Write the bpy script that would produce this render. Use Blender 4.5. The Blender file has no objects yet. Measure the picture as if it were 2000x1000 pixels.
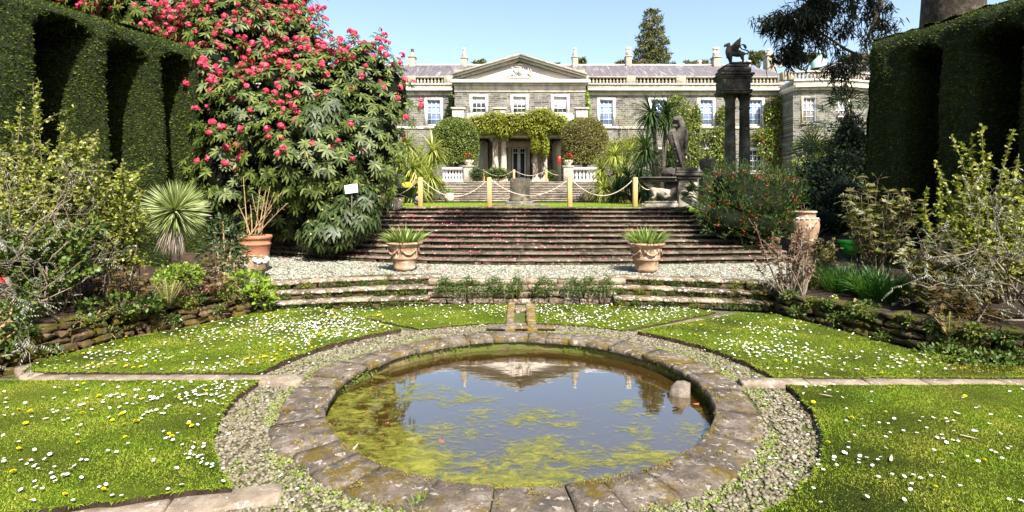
import bpy, bmesh, math, random
import numpy as np
from mathutils import Vector, Matrix
random.seed(7); rng = np.random.default_rng(7)
scene = bpy.context.scene
C = scene.collection
R = math.radians
# ---------------------------------------------------------------- camera
F_, CX, CY, EYE = 1045.0, 1016.0, 386.0, 1.6
cam = bpy.data.cameras.new('camera'); cam.sensor_width = 36; cam.lens = F_ / 2000 * 36
cam.shift_x = -(CX - 1000) / 2000; cam.shift_y = (CY - 500) / 2000
cam.clip_end = 2000; cam.clip_start = .05
camo = bpy.data.objects.new('camera', cam); C.objects.link(camo)
camo.location = (0, 0, EYE); camo.rotation_euler = (R(90), 0, 0); scene.camera = camo
def at(x, y, Y):                     # a point of the place from its sight line and distance
    return ((x - CX) * Y / F_, Y, EYE - (y - CY) * Y / F_)
# ---------------------------------------------------------------- light
SUN_EL, SUN_AZ = 49.0, 24.0          # azimuth measured from -Y towards +X
w = bpy.data.worlds.new('World'); scene.world = w; w.use_nodes = True
nt = w.node_tree; bg = nt.nodes['Background']
sky = nt.nodes.new('ShaderNodeTexSky'); sky.sky_type = 'NISHITA'; sky.sun_disc = False
sky.sun_elevation = R(SUN_EL); sky.sun_rotation = R(180 - SUN_AZ); sky.air_density = 1.15; sky.dust_density = 1.8; sky.ozone_density = .25
nt.links.new(sky.outputs[0], bg.inputs[0]); bg.inputs[1].default_value = .105
sl = bpy.data.lights.new('sun', 'SUN'); sl.energy = 5.0; sl.angle = R(.5); sl.color = (1, .955, .88)
so = bpy.data.objects.new('sun', sl); C.objects.link(so)
sd = Vector((math.sin(R(SUN_AZ)) * math.cos(R(SUN_EL)), -math.cos(R(SUN_AZ)) * math.cos(R(SUN_EL)), math.sin(R(SUN_EL))))
so.rotation_euler = (-sd).to_track_quat('-Z', 'Y').to_euler(); so.location = (10, -20, 30)
scene.view_settings.view_transform = 'Standard'; scene.view_settings.look = 'None'
scene.view_settings.exposure = 1.38; scene.view_settings.gamma = 1
scene.cycles.max_bounces = 6; scene.cycles.transparent_max_bounces = 8
scene.cycles.diffuse_bounces = 1; scene.cycles.glossy_bounces = 3; scene.cycles.transmission_bounces = 3
# ---------------------------------------------------------------- object helpers
def tag(o, label=None, cat=None, group=None, kind=None):
    if label: o['label'] = label
    if cat: o['category'] = cat
    if group: o['group'] = group
    if kind: o['kind'] = kind
    return o
def thing(name, label, cat, loc=(0, 0, 0), rz=0, group=None):
    o = bpy.data.objects.new(name, None); C.objects.link(o); o.empty_display_size = .2
    o.location = loc; o.rotation_euler = (0, 0, rz)
    return tag(o, label, cat, group)
def origin(o):
    v = np.zeros(3)
    while o is not None:
        v += np.array(o.location); o = o.parent
    return v
class MB:                            # collects vertices and faces (with material slots) of one mesh
    def __init__(s): s.V = []; s.F = []; s.n = 0
    def add(s, V, F, m=0):
        V = np.asarray(V, float).reshape(-1, 3); s.V.append(V)
        F = np.asarray(F, int)
        if F.ndim == 1: F = F[None]
        s.F.append((F + s.n, m)); s.n += len(V); return s
    def addl(s, V, Fs, m=0):         # list of faces of mixed size
        b = {}
        for f in Fs: b.setdefault(len(f), []).append(f)
        V = np.asarray(V, float); s.V.append(V)
        for k, l in b.items(): s.F.append((np.array(l, int) + s.n, m))
        s.n += len(V); return s
    def box(s, x0, x1, y0, y1, z0, z1, m=0, jit=0):
        V = np.array([(x, y, z) for z in (z0, z1) for y in (y0, y1) for x in (x0, x1)], float)
        if jit: V += rng.uniform(-jit, jit, V.shape)
        return s.add(V, [(0, 2, 3, 1), (4, 5, 7, 6), (0, 1, 5, 4), (2, 6, 7, 3), (0, 4, 6, 2), (1, 3, 7, 5)], m)
    def bbox(s, x0, x1, y0, y1, z0, z1, b=.02, m=0, jit=0):    # box with chamfered edges
        return s.rock(((x0+x1)/2, (y0+y1)/2, (z0+z1)/2), ((x1-x0)/2, (y1-y0)/2, (z1-z0)/2), b, m, jit)
    def rock(s, c, h, b=.03, m=0, jit=0, rz=0):
        V, F = CHB; P = np.array(c, float)
        h = np.array(h); bb = np.minimum(b, h * .8)
        W = np.sign(V) * (h - np.where(np.abs(V) > 1.5, 0, bb))
        if jit: W = W + rng.uniform(-jit, jit, W.shape)
        if rz:
            ca, sa = math.cos(rz), math.sin(rz); W = np.stack([W[:, 0]*ca - W[:, 1]*sa, W[:, 0]*sa + W[:, 1]*ca, W[:, 2]], 1)
        return s.addl(W + P, F, m)
    def tube(s, pts, rad, n=8, m=0, caps=True):
        pts = np.array(pts, float); k = len(pts); rad = np.broadcast_to(np.array(rad, float), (k,))
        T = np.gradient(pts, axis=0); T /= np.linalg.norm(T, axis=1)[:, None] + 1e-9
        ref = np.array((0, 0, 1.)) if abs(T[0, 2]) < .9 else np.array((1., 0, 0))
        V = []
        u = np.cross(T[0], ref); u /= np.linalg.norm(u)
        for i in range(k):
            u = u - T[i] * u.dot(T[i]); u /= np.linalg.norm(u) + 1e-9; v = np.cross(T[i], u)
            a = np.arange(n) / n * 2 * np.pi
            V.append(pts[i] + rad[i] * (np.cos(a)[:, None] * u + np.sin(a)[:, None] * v))
        V = np.concatenate(V)
        i, j = np.meshgrid(np.arange(k-1), np.arange(n), indexing='ij'); j2 = (j+1) % n
        Fq = np.stack([i*n+j, i*n+j2, (i+1)*n+j2, (i+1)*n+j], -1).reshape(-1, 4)
        s.add(V, Fq, m)
        if caps:
            b0 = s.n - len(V)
            s.F.append((np.array([list(range(n))[::-1]]) + b0, m)); s.F.append((np.array([list(range(n))]) + b0 + (k-1)*n, m))
        return s
    def lathe(s, prof, n=32, c=(0, 0, 0), m=0, jit=0, lobes=0, lam=0):     # prof: (radius, z)
        prof = np.array(prof, float); k = len(prof); a = np.arange(n) / n * 2 * np.pi
        rr = prof[:, 0][:, None] * (1 + lam * np.cos(a * lobes)[None] if lobes else np.ones((1, n)))
        V = np.stack([rr*np.cos(a), rr*np.sin(a), np.broadcast_to(prof[:, 1][:, None], (k, n))], -1).reshape(-1, 3)
        if jit: V = V + rng.uniform(-jit, jit, V.shape)
        i, j = np.meshgrid(np.arange(k-1), np.arange(n), indexing='ij'); j2 = (j+1) % n
        s.add(V + np.array(c), np.stack([i*n+j, i*n+j2, (i+1)*n+j2, (i+1)*n+j], -1).reshape(-1, 4), m); return s
    def prism(s, poly, z0, z1, m=0):     # poly (x,y) ccw, extruded in z; top triangulated
        poly = [tuple(p[:2]) for p in poly]; n = len(poly)
        from mathutils.geometry import tessellate_polygon
        tris = tessellate_polygon([[Vector((p[0], p[1], 0)) for p in poly]])
        V = [(x, y, z0) for x, y in poly] + [(x, y, z1) for x, y in poly]
        Fs = []
        for t in tris:
            a, b, c = [Vector(poly[i]) for i in t]
            if (b-a).cross(c-a) < 0: t = (t[0], t[2], t[1])
            Fs.append(tuple(i + n for i in t))
        ar = sum(poly[i][0]*poly[(i+1) % n][1] - poly[(i+1) % n][0]*poly[i][1] for i in range(n))
        for i in range(n):
            j = (i+1) % n; Fs.append((i, j, j+n, i+n) if ar > 0 else (j, i, i+n, j+n))
        return s.addl(V, Fs, m)
    def extr(s, poly, y0, y1, m=0):      # poly (x,z) extruded along y
        t = MB(); t.prism(poly, 0, 1)
        V = np.concatenate(t.V); W = np.stack([V[:, 0], np.where(V[:, 2] < .5, y1, y0), V[:, 1]], 1)
        k = len(poly); s.V.append(W)
        for F, _ in t.F: s.F.append((F + s.n, m))
        s.F.append((np.array([list(range(k))]) + s.n, m))
        s.n += len(W); return s
    def mesh(s, name, off=None):
        V = np.concatenate(s.V) if s.V else np.zeros((0, 3))
        if off is not None: V = V - off
        me = bpy.data.meshes.new(name); me.vertices.add(len(V)); me.vertices.foreach_set('co', V.astype(np.float32).ravel())
        L = np.concatenate([F.ravel() for F, _ in s.F]); tot = np.concatenate([np.full(len(F), F.shape[1]) for F, _ in s.F])
        me.loops.add(len(L)); me.loops.foreach_set('vertex_index', L.astype(np.int32))
        st = np.concatenate([[0], np.cumsum(tot)[:-1]]); me.polygons.add(len(tot)); me.polygons.foreach_set('loop_start', st.astype(np.int32))
        me.polygons.foreach_set('material_index', np.concatenate([np.full(len(F), m) for F, m in s.F]).astype(np.int32))
        me.update(calc_edges=True); return me
# chamfered box template: values +-1 get shrunk by the bevel, +-2 stay at full size
def _chb():
    V = []; idx = {}
    for ax in range(3):
        for sg in (-1, 1):
            for a in (-1, 1):
                for b in (-1, 1):
                    v = [0, 0, 0]; v[ax] = 2*sg; o = [k for k in range(3) if k != ax]; v[o[0]] = a; v[o[1]] = b
                    idx[(ax, sg, a, b)] = len(V); V.append(v)
    V = np.array(V, float); bm = bmesh.new(); vs = [bm.verts.new(v * np.where(np.abs(v) > 1.5, .5, .8)) for v in V]
    r = bmesh.ops.convex_hull(bm, input=vs); bmesh.ops.recalc_face_normals(bm, faces=bm.faces)
    bmesh.ops.dissolve_limit(bm, angle_limit=.01, verts=bm.verts, edges=bm.edges)
    bm.verts.ensure_lookup_table(); key = {tuple(np.round(v * np.where(np.abs(v) > 1.5, .5, .8), 4)): i for i, v in enumerate(V)}
    F = [[key[tuple(np.round(np.array(vv.co), 4))] for vv in f.verts] for f in bm.faces]; bm.free()
    return V, F
CHB = _chb()
def link(name, mb, mats, parent=None, world=True, smooth=False, base=None):
    """one mesh object; world: vertices are world coordinates of the parent's (or base's) frame"""
    off = None
    if world:
        off = origin(parent) if parent is not None else (np.array(base, float) if base is not None else None)
    me = mb.mesh(name, off)
    for m in (mats if isinstance(mats, (list, tuple)) else [mats]): me.materials.append(m)
    if smooth: me.polygons.foreach_set('use_smooth', np.ones(len(me.polygons), bool))
    o = bpy.data.objects.new(name, me); C.objects.link(o)
    if parent is not None: o.parent = parent
    elif base is not None: o.location = base
    return o
def copy_tree(o, parent=None):
    c = o.copy(); C.objects.link(c); c.parent = parent
    for ch in list(o.children): copy_tree(ch, c)
    return c
def skin(name, joints, edges, m, parent=None, base=None, sub=2, disp=0, dsize=.05):
    """one continuous body grown from a skeleton: joints = [(x,y,z,r)], evaluated to a mesh"""
    me = bpy.data.meshes.new(name); me.from_pydata([j[:3] for j in joints], edges, [])
    o = bpy.data.objects.new(name, me); C.objects.link(o)
    md = o.modifiers.new('s', 'SKIN'); md.use_smooth_shade = True
    sv = me.skin_vertices[0].data
    for i, j in enumerate(joints): sv[i].radius = (j[3], j[4] if len(j) > 4 else j[3])
    sv[0].use_root = True
    o.modifiers.new('b', 'SUBSURF').levels = sub
    if disp:
        tx = bpy.data.textures.new('n', 'CLOUDS'); tx.noise_scale = dsize
        d = o.modifiers.new('d', 'DISPLACE'); d.texture = tx; d.strength = disp
    dg = bpy.context.evaluated_depsgraph_get(); ev = o.evaluated_get(dg)
    nm = bpy.data.meshes.new_from_object(ev); nm.name = name
    o.modifiers.clear(); o.data = nm; nm.materials.clear(); nm.materials.append(m)
    off = origin(parent) if parent is not None else (np.array(base) if base is not None else np.zeros(3))
    nm.transform(Matrix.Translation(-Vector(off)))
    if parent is not None: o.parent = parent
    elif base is not None: o.location = base
    return o
# ---------------------------------------------------------------- materials
class NM:
    def __init__(s, name):
        s.m = bpy.data.materials.new(name); s.m.use_nodes = True; s.t = s.m.node_tree; s.t.nodes.clear()
        s.out = s.n('ShaderNodeOutputMaterial')
    def n(s, typ, **k):
        nd = s.t.nodes.new(typ)
        for a, v in k.items():
            if a[0] == '_': nd.inputs[a[1:].replace('_', ' ')].default_value = v
            else: setattr(nd, a, v)
        return nd
    def l(s, a, b): s.t.links.new(a, b)
    def coord(s, which='Object', scale=(1, 1, 1), loc=(0, 0, 0)):
        tc = s.n('ShaderNodeTexCoord'); mp = s.n('ShaderNodeMapping'); s.l(tc.outputs[which], mp.inputs[0])
        mp.inputs['Scale'].default_value = scale; mp.inputs['Location'].default_value = loc; return mp.outputs[0]
    def noise(s, co, scale, det=6, rough=.6, dist=0):
        n = s.n('ShaderNodeTexNoise'); n.inputs['Scale'].default_value = scale; n.inputs['Detail'].default_value = det
        n.inputs['Roughness'].default_value = rough; n.inputs['Distortion'].default_value = dist
        s.l(co, n.inputs['Vector']); return n.outputs[0]
    def ramp(s, fac, stops, interp='LINEAR'):
        r = s.n('ShaderNodeValToRGB'); r.color_ramp.interpolation = interp; e = r.color_ramp.elements
        while len(e) < len(stops): e.new(.5)
        for i, (p, c) in enumerate(stops):
            e[i].position = p; e[i].color = (c if isinstance(c, (tuple, list)) else (c, c, c))[:3] + (1,) if not isinstance(c, float) else (c, c, c, 1)
        s.l(fac, r.inputs[0]); return r.outputs[0]
    def mix(s, fac, a, b, typ='MIX'):
        m = s.n('ShaderNodeMix', data_type='RGBA', blend_type=typ)
        for v, i in ((fac, 0), (a, 6), (b, 7)):
            if isinstance(v, bpy.types.NodeSocket): s.l(v, m.inputs[i])
            elif isinstance(v, (tuple, list)): m.inputs[i].default_value = tuple(v[:3]) + (1,)
            else: m.inputs[i].default_value = v
        return m.outputs[2]
    def bump(s, h, st=.5, dist=.02, nrm=None):
        b = s.n('ShaderNodeBump'); b.inputs['Strength'].default_value = st; b.inputs['Distance'].default_value = dist
        s.l(h, b.inputs['Height'])
        if nrm: s.l(nrm, b.inputs['Normal'])
        return b.outputs[0]
    def bsdf(s, col, rough=.8, nrm=None, spec=.3, **k):
        p = s.n('ShaderNodeBsdfPrincipled')
        if isinstance(col, bpy.types.NodeSocket): s.l(col, p.inputs['Base Color'])
        else: p.inputs['Base Color'].default_value = tuple(col[:3]) + (1,)
        if isinstance(rough, bpy.types.NodeSocket): s.l(rough, p.inputs['Roughness'])
        else: p.inputs['Roughness'].default_value = rough
        p.inputs['Specular IOR Level'].default_value = spec
        for a, v in k.items(): p.inputs[a.replace('_', ' ')].default_value = v
        if nrm: s.l(nrm, p.inputs['Normal'])
        return p.outputs[0]
    def done(s, sh): s.l(sh, s.out.inputs[0]); return s.m
def stone(name, c1, c2, c3, scale=3, moss=None, mossamt=.5, lich=None, bump=.5, rough=.9, stains=None, lamt=.66, per_island=0, mscale=1.3):
    m = NM(name); co = m.coord()
    n1 = m.noise(co, scale, 8, .65); col = m.ramp(n1, [(.3, c1), (.5, c2), (.72, c3)])
    if per_island:
        g = m.n('ShaderNodeNewGeometry'); v = m.ramp(g.outputs['Random Per Island'], [(0, 1 - per_island), (1, 1 + per_island * .6)])
        col = m.mix(1.0, col, v, 'MULTIPLY')
    fine = m.noise(co, scale * 14, 6, .7); col = m.mix(.35, col, m.ramp(fine, [(.35, .45), (.65, 1.0)]), 'MULTIPLY')
    if stains: col = m.mix(m.ramp(m.noise(m.coord(scale=(1, 1, .25)), scale * 1.7, 6, .7), [(.5, 0.0), (.62, 1.0)]), col, stains)
    if lich: col = m.mix(m.ramp(m.noise(co, scale * 3.1, 4, .6, .5), [(lamt - .03, 0.0), (lamt, .9)]), col, lich)
    if moss:
        mc = m.mix(m.noise(co, 30, 4), moss, tuple(c * .5 for c in moss))
        col = m.mix(m.ramp(m.noise(co, mscale, 8, .75, .3), [(1 - mossamt - .04, 0.0), (1 - mossamt + .04, 1.0)]), col, mc)
    b = m.bump(m.noise(co, scale * 9, 8, .7), bump, .02, m.bump(n1, bump, .05))
    return m.done(m.bsdf(col, rough, b, .25))
def leafm(name, cols, rough=.45, trans=.25, spec=.4, vein=0):
    """cols: 2-4 colours picked leaf by leaf"""
    m = NM(name); g = m.n('ShaderNodeNewGeometry')
    k = len(cols); col = m.ramp(g.outputs['Random Per Island'], [(i / (k - 1), c) for i, c in enumerate(cols)])
    co = m.coord(); col = m.mix(.5, col, m.ramp(m.noise(co, 2.2, 3), [(.35, .62), (.65, 1.15)]), 'MULTIPLY')
    p = m.bsdf(col, rough, None, spec)
    t = m.n('ShaderNodeBsdfTranslucent'); m.l(m.mix(1, col, (1.25, 1.35, .6), 'MULTIPLY'), t.inputs[0])
    x = m.n('ShaderNodeMixShader'); x.inputs[0].default_value = trans; m.l(p, x.inputs[1]); m.l(t.outputs[0], x.inputs[2])
    return m.done(x.outputs[0])
def plain(name, c, rough=.6, spec=.3, var=.2, scale=8, metal=0):
    m = NM(name); co = m.coord(); n = m.noise(co, scale, 6, .65)
    col = m.mix(1, c, m.ramp(n, [(.3, 1 - var), (.7, 1 + var * .6)]), 'MULTIPLY')
    return m.done(m.bsdf(col, rough, m.bump(n, .15, .01), spec, Metallic=metal))
# ---------------------------------------------------------------- foliage helpers
def unit(v): return v / (np.linalg.norm(v, axis=-1, keepdims=True) + 1e-9)
def rdir(n, up=0):
    v = rng.normal(size=(n, 3)); v[:, 2] += up; return unit(v)
def leaves(mb, P, D, N, L, W, droop=0, seg=1, m=0, tipw=0.0, widest=.45, fold=0, oval=False):
    """leaf blades: base P, direction D, facing N; seg 1 = diamond, seg>1 = strap with droop"""
    n = len(P); D = unit(D); S = unit(np.cross(D, N)); N2 = unit(np.cross(S, D))
    L = np.broadcast_to(L, (n,))[:, None]; W = np.broadcast_to(W, (n,))[:, None]
    if seg == 1:
        mid = P + D * L * widest - np.array([0, 0, 1]) * droop * L * .2
        tip = P + D * L - np.array([0, 0, 1]) * droop * L
        if oval:
            a_ = P + D * L * .3 - np.array([0, 0, 1]) * droop * L * .1; b_ = P + D * L * .72 - np.array([0, 0, 1]) * droop * L * .5
            V = np.stack([P, a_ + S * W * .43, b_ + S * W * .46, tip, b_ - S * W * .46, a_ - S * W * .43], 1).reshape(-1, 3)
            mb.add(V, np.arange(n * 6).reshape(n, 6), m); return mb
        V = np.stack([P, mid + S * W / 2 + N2 * W * fold, tip, mid - S * W / 2 + N2 * W * fold], 1).reshape(-1, 3)
        mb.add(V, np.arange(n * 4).reshape(n, 4), m); return mb
    prev = P; rows = []; d = D.copy()
    ws = [math.sin(math.pi * (.15 + .85 * (1 - abs(2 * t - .8) / 1.2))) if False else (1 - max(0, (t - .35) / .65) ** 1.6) * (.7 + .3 * min(1, t / .3)) for t in np.linspace(0, 1, seg + 1)]
    for i in range(seg + 1):
        wv = W / 2 * max(ws[i], tipw + .04); rows += [prev - S * wv, prev + S * wv]
        d = unit(d + np.array([0, 0, -1]) * droop / seg); prev = prev + d * L / seg
    V = np.stack(rows, 1).reshape(-1, 3); k = 2 * (seg + 1); F = []
    for i in range(seg): F.append(np.arange(n)[:, None] * k + np.array([2*i, 2*i+1, 2*i+3, 2*i+2]))
    mb.add(V, np.concatenate(F), m); return mb
def ellips(n, c, r, shell=.85):
    v = rdir(n); f = rng.uniform(shell, 1, (n, 1)); return np.array(c) + v * np.array(r) * f, unit(v / np.array(r))
def hull_pts(lobes, n, shell=.8, keepin=.75):
    """points on the joint surface of several ellipsoids (those buried in a neighbour dropped)"""
    A = np.array([(l[3]*l[4] + l[4]*l[5] + l[3]*l[5]) for l in lobes]); ns = (A / A.sum() * n).astype(int) + 1
    Ps, Ns = [], []
    for l, k in zip(lobes, ns):
        P, N = ellips(k, l[:3], l[3:6], shell); ok = np.ones(len(P), bool)
        for q in lobes:
            if q is l: continue
            ok &= (((P - np.array(q[:3])) / np.array(q[3:6])) ** 2).sum(1) > keepin ** 2
        Ps.append(P[ok]); Ns.append(N[ok])
    return np.concatenate(Ps), np.concatenate(Ns)
def core(mb, lobes, f=.72, m=0, n=3):
    for l in lobes:
        bm = bmesh.new(); bmesh.ops.create_icosphere(bm, subdivisions=n, radius=1)
        V = np.array([v.co[:] for v in bm.verts]); F = np.array([[v.index for v in fc.verts] for fc in bm.faces]); bm.free()
        V = V * (1 + rng.uniform(-.1, .1, (len(V), 1))); mb.add(np.array(l[:3]) + V * np.array(l[3:6]) * f, F, m)
def inpoly(P, poly):
    x, y = P[:, 0], P[:, 1]; c = np.zeros(len(P), bool); n = len(poly)
    for i in range(n):
        x1, y1 = poly[i]; x2, y2 = poly[(i+1) % n]
        if y1 == y2: continue
        c ^= ((y1 > y) != (y2 > y)) & (x < (x2 - x1) * (y - y1) / (y2 - y1) + x1)
    return c
def scatter(poly, n, dens=None):
    a = np.array(poly); lo, hi = a.min(0), a.max(0); out = np.zeros((0, 2))
    while len(out) < n:
        P = rng.uniform(lo, hi, (n * 2, 2)); P = P[inpoly(P, poly)]
        if dens is not None: P = P[rng.uniform(size=len(P)) < dens(P)]
        out = np.concatenate([out, P])
        if len(P) == 0: break
    return out[:n]
def bush(name, label, cat, base, lobes, n, L, W, mats, core_m=None, up=.4, shell=.6, corf=.7, group=None, droop=.1, stems=6, stem_m=None, flowers=None, leaf_name='foliage'):
    """thing > foliage, stems, blossom; lobes in world coordinates"""
    t = thing(name, label, cat, base, group=group)
    mb = MB(); P, N = hull_pts(lobes, n, shell); D = unit(N * .7 + rdir(len(P), up) * .8)
    leaves(mb, P, D, unit(N + rdir(len(P)) * .6), rng.uniform(.6, 1.2, len(P)) * L, rng.uniform(.7, 1.1, len(P)) * W, droop, oval=True)
    ms = [mats]
    if core_m is not None: core(mb, lobes, corf, 1); ms.append(core_m)
    link(leaf_name, mb, ms, t)
    if stems and stem_m:
        sb = MB(); b = np.array(base, float)
        for i in range(stems):
            l = lobes[i % len(lobes)]; e = np.array(l[:3]) + rdir(1)[0] * np.array(l[3:6]) * .5; s0 = b + rng.uniform(-.06, .06, 3) * (1, 1, 0)
            mid = (s0 + e) / 2 + rng.uniform(-.1, .1, 3); sb.tube([s0, mid, e], [.022, .015, .006], 6)
        link('stems', sb, stem_m, t)
    if flowers:
        fn, fs, fm, fname = flowers; fb = MB(); P, N = hull_pts(lobes, fn, .95); k = 5
        P = np.repeat(P, k, 0); N = np.repeat(N, k, 0)
        leaves(fb, P, unit(N + rdir(len(P)) * .9), rdir(len(P)), fs, fs * .7); link(fname, fb, fm, t)
    return t
# ---------------------------------------------------------------- material library
G = {}
G['coping'] = stone('weathered_coping', (.075, .055, .042), (.185, .145, .112), (.35, .29, .235), 6, moss=(.17, .115, .018), mossamt=.44, lich=(.42, .37, .3), bump=1, per_island=.35, lamt=.63, mscale=3.6, stains=(.08, .07, .055))
G['poolwall'] = stone('mossy_pool_wall', (.05, .045, .02), (.11, .09, .03), (.2, .15, .07), 5, moss=(.10, .12, .02), mossamt=.5, bump=1)
G['wallstone'] = stone('dry_stone', (.05, .028, .015), (.14, .085, .045), (.32, .23, .14), 9, moss=(.15, .12, .012), mossamt=.5, mscale=3, rough=.95, bump=1, per_island=.4, lich=(.5, .47, .4), lamt=.72)
G['wallstone_dark'] = stone('dry_stone_mossy', (.025, .02, .012), (.08, .06, .035), (.2, .16, .1), 9, mscale=3, moss=(.11, .105, .012), mossamt=.5, bump=1, per_island=.4, lich=(.4, .38, .3), lamt=.75)
G['paleslab'] = stone('pale_slab', (.1, .07, .04), (.23, .17, .11), (.44, .37, .28), 6, moss=(.15, .11, .015), mossamt=.44, bump=.9, per_island=.45, lich=(.72, .69, .62), lamt=.6)
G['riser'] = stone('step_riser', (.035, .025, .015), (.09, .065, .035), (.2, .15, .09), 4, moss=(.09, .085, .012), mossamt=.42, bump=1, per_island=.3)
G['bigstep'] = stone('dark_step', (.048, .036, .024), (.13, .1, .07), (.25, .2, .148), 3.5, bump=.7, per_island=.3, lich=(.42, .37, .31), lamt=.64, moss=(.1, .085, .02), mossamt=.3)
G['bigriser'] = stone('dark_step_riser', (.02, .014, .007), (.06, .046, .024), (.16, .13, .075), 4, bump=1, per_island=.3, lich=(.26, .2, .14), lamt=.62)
G['soil'] = stone('soil', (.03, .018, .01), (.065, .04, .025), (.11, .07, .045), 9, bump=1.2)
G['mulch'] = stone('bark_mulch', (.02, .013, .008), (.06, .04, .025), (.14, .1, .07), 14, bump=1.5)
G['kerb'] = stone('kerb_stone', (.13, .1, .07), (.24, .19, .14), (.38, .32, .25), 6, lich=(.5, .45, .38), bump=.5, moss=(.16, .14, .03), mossamt=.28)
G['rillmoss'] = stone('golden_moss_stone', (.17, .13, .09), (.27, .22, .165), (.42, .36, .29), 8, moss=(.26, .17, .02), mossamt=.5, bump=1, mscale=5)
G['path'] = stone('path_grit', (.1, .085, .055), (.17, .15, .1), (.25, .23, .16), 20, moss=(.13, .17, .03), mossamt=.5, bump=1)
G['terrace'] = stone('terrace_grit', (.09, .08, .05), (.15, .14, .1), (.24, .23, .18), 18, moss=(.2, .22, .09), mossamt=.4, bump=1)
def pebm(name, cols):
    m = NM(name); g = m.n('ShaderNodeNewGeometry'); co = m.coord()
    col = m.ramp(g.outputs['Random Per Island'], [(i / (len(cols) - 1), c) for i, c in enumerate(cols)])
    col = m.mix(.5, col, m.ramp(m.noise(co, 60, 4), [(.3, .6), (.7, 1.1)]), 'MULTIPLY')
    return m.done(m.bsdf(col, .75, None, .3))
G['pebble'] = pebm('pebble', [(.08, .065, .042), (.135, .115, .075), (.18, .16, .11), (.24, .215, .155), (.12, .085, .05)])
G['pebble_white'] = pebm('pale_pebble', [(.13, .12, .08), (.22, .215, .17), (.33, .325, .28), (.17, .18, .1), (.46, .455, .41)])
# lawn
def lawnm(name, c1, c2):
    m = NM(name); co = m.coord(); n = m.noise(co, 1.4, 5, .65); f = m.noise(co, 90, 4, .7)
    col = m.mix(1, m.ramp(n, [(.35, c1), (.65, c2)]), m.ramp(f, [(.3, .4), (.7, 1.1)]), 'MULTIPLY')
    return m.done(m.bsdf(col, .9, m.bump(f, 1, .03), .1))
G['lawn'] = lawnm('turf', (.07, .11, .008), (.12, .15, .014))
G['lawnfar'] = lawnm('far_turf', (.16, .27, .02), (.2, .3, .03))
def bladem():
    m = NM('grass_blade'); g = m.n('ShaderNodeNewGeometry'); co = m.coord()
    a = m.ramp(m.noise(co, 1.6, 5, .7), [(.33, (.13, .22, .012)), (.48, (.22, .31, .018)), (.62, (.33, .36, .045))])
    col = m.mix(1, a, m.ramp(g.outputs['Random Per Island'], [(0, .62), (.8, 1.18), (.93, 1.3), (1, (1.8, 1.5, 1.9))]), 'MULTIPLY')
    p = m.bsdf(col, .5, None, .3); t = m.n('ShaderNodeBsdfTranslucent'); m.l(m.mix(1, col, (1.2, 1.25, .5), 'MULTIPLY'), t.inputs[0])
    x = m.n('ShaderNodeMixShader'); x.inputs[0].default_value = .35; m.l(p, x.inputs[1]); m.l(t.outputs[0], x.inputs[2]); return m.done(x.outputs[0])
G['blade'] = bladem()
G['white_petal'] = plain('daisy_petal', (.85, .84, .82), .6, .2, .05)
G['yellow'] = plain('yellow_floret', (.85, .6, .01), .6, .2, .15)
G['pink_petal'] = leafm('fallen_petal', [(.75, .08, .22), (.85, .25, .35), (.6, .05, .15)], .6, .3)
# leaves
G['rhodo_leaf'] = leafm('rhododendron_leaf', [(.02, .036, .006), (.045, .07, .01), (.085, .115, .018), (.16, .185, .045)], .5, .15, .28)
G['rhodo_flower'] = leafm('rhododendron_flower', [(.48, .02, .055), (.66, .05, .12), (.76, .17, .24)], .5, .35)
G['dark_core'] = leafm('crown_shade_core', [(.003, .005, .001), (.005, .008, .002)], .8, 0, .1)  # near-black filler inside crowns; the shade between leaves is put into its colour
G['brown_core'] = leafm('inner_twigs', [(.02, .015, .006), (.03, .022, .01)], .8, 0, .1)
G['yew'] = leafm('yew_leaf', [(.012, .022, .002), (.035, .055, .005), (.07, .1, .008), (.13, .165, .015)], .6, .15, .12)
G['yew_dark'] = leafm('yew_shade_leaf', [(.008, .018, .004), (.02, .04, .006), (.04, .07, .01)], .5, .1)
G['viburnum'] = leafm('viburnum_leaf', [(.02, .036, .008), (.045, .07, .016), (.1, .13, .045)], .5, .2)
G['cream_bud'] = leafm('cream_bud', [(.55, .52, .3), (.7, .66, .42)], .7, .2)
G['shrub_lime'] = leafm('lime_shrub_leaf', [(.07, .1, .008), (.16, .195, .018), (.29, .31, .045), (.42, .41, .11)], .45, .35)
G['shrub_mid'] = leafm('green_shrub_leaf', [(.03, .06, .01), (.07, .12, .018), (.15, .2, .03)], .45, .25)
G['fresh'] = leafm('fresh_leaf', [(.1, .18, .012), (.18, .28, .02), (.27, .35, .05)], .4, .35)
G['vine'] = leafm('wisteria_leaf', [(.1, .13, .01), (.22, .24, .015), (.36, .34, .03), (.16, .22, .016)], .5, .35)
G['bay'] = leafm('bay_leaf', [(.04, .06, .012), (.11, .15, .02), (.23, .28, .05)], .4, .15)
G['bay_brown'] = leafm('bay_leaf_scorched', [(.09, .1, .015), (.17, .17, .03), (.13, .09, .04), (.28, .24, .05)], .5, .15)
G['camellia'] = leafm('climber_leaf', [(.035, .055, .006), (.1, .135, .014), (.28, .31, .045)], .35, .2)
G['climber_flower'] = leafm('red_climber_flower', [(.6, .02, .03), (.7, .06, .05)], .6, .2)
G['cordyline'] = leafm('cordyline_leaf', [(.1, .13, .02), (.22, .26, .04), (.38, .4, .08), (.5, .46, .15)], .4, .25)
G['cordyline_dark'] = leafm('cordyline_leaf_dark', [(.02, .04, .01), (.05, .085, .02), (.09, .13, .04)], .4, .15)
G['yucca'] = leafm('blue_yucca_leaf', [(.14, .19, .05), (.28, .34, .11), (.46, .49, .24)], .45, .15, .35)
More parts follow.
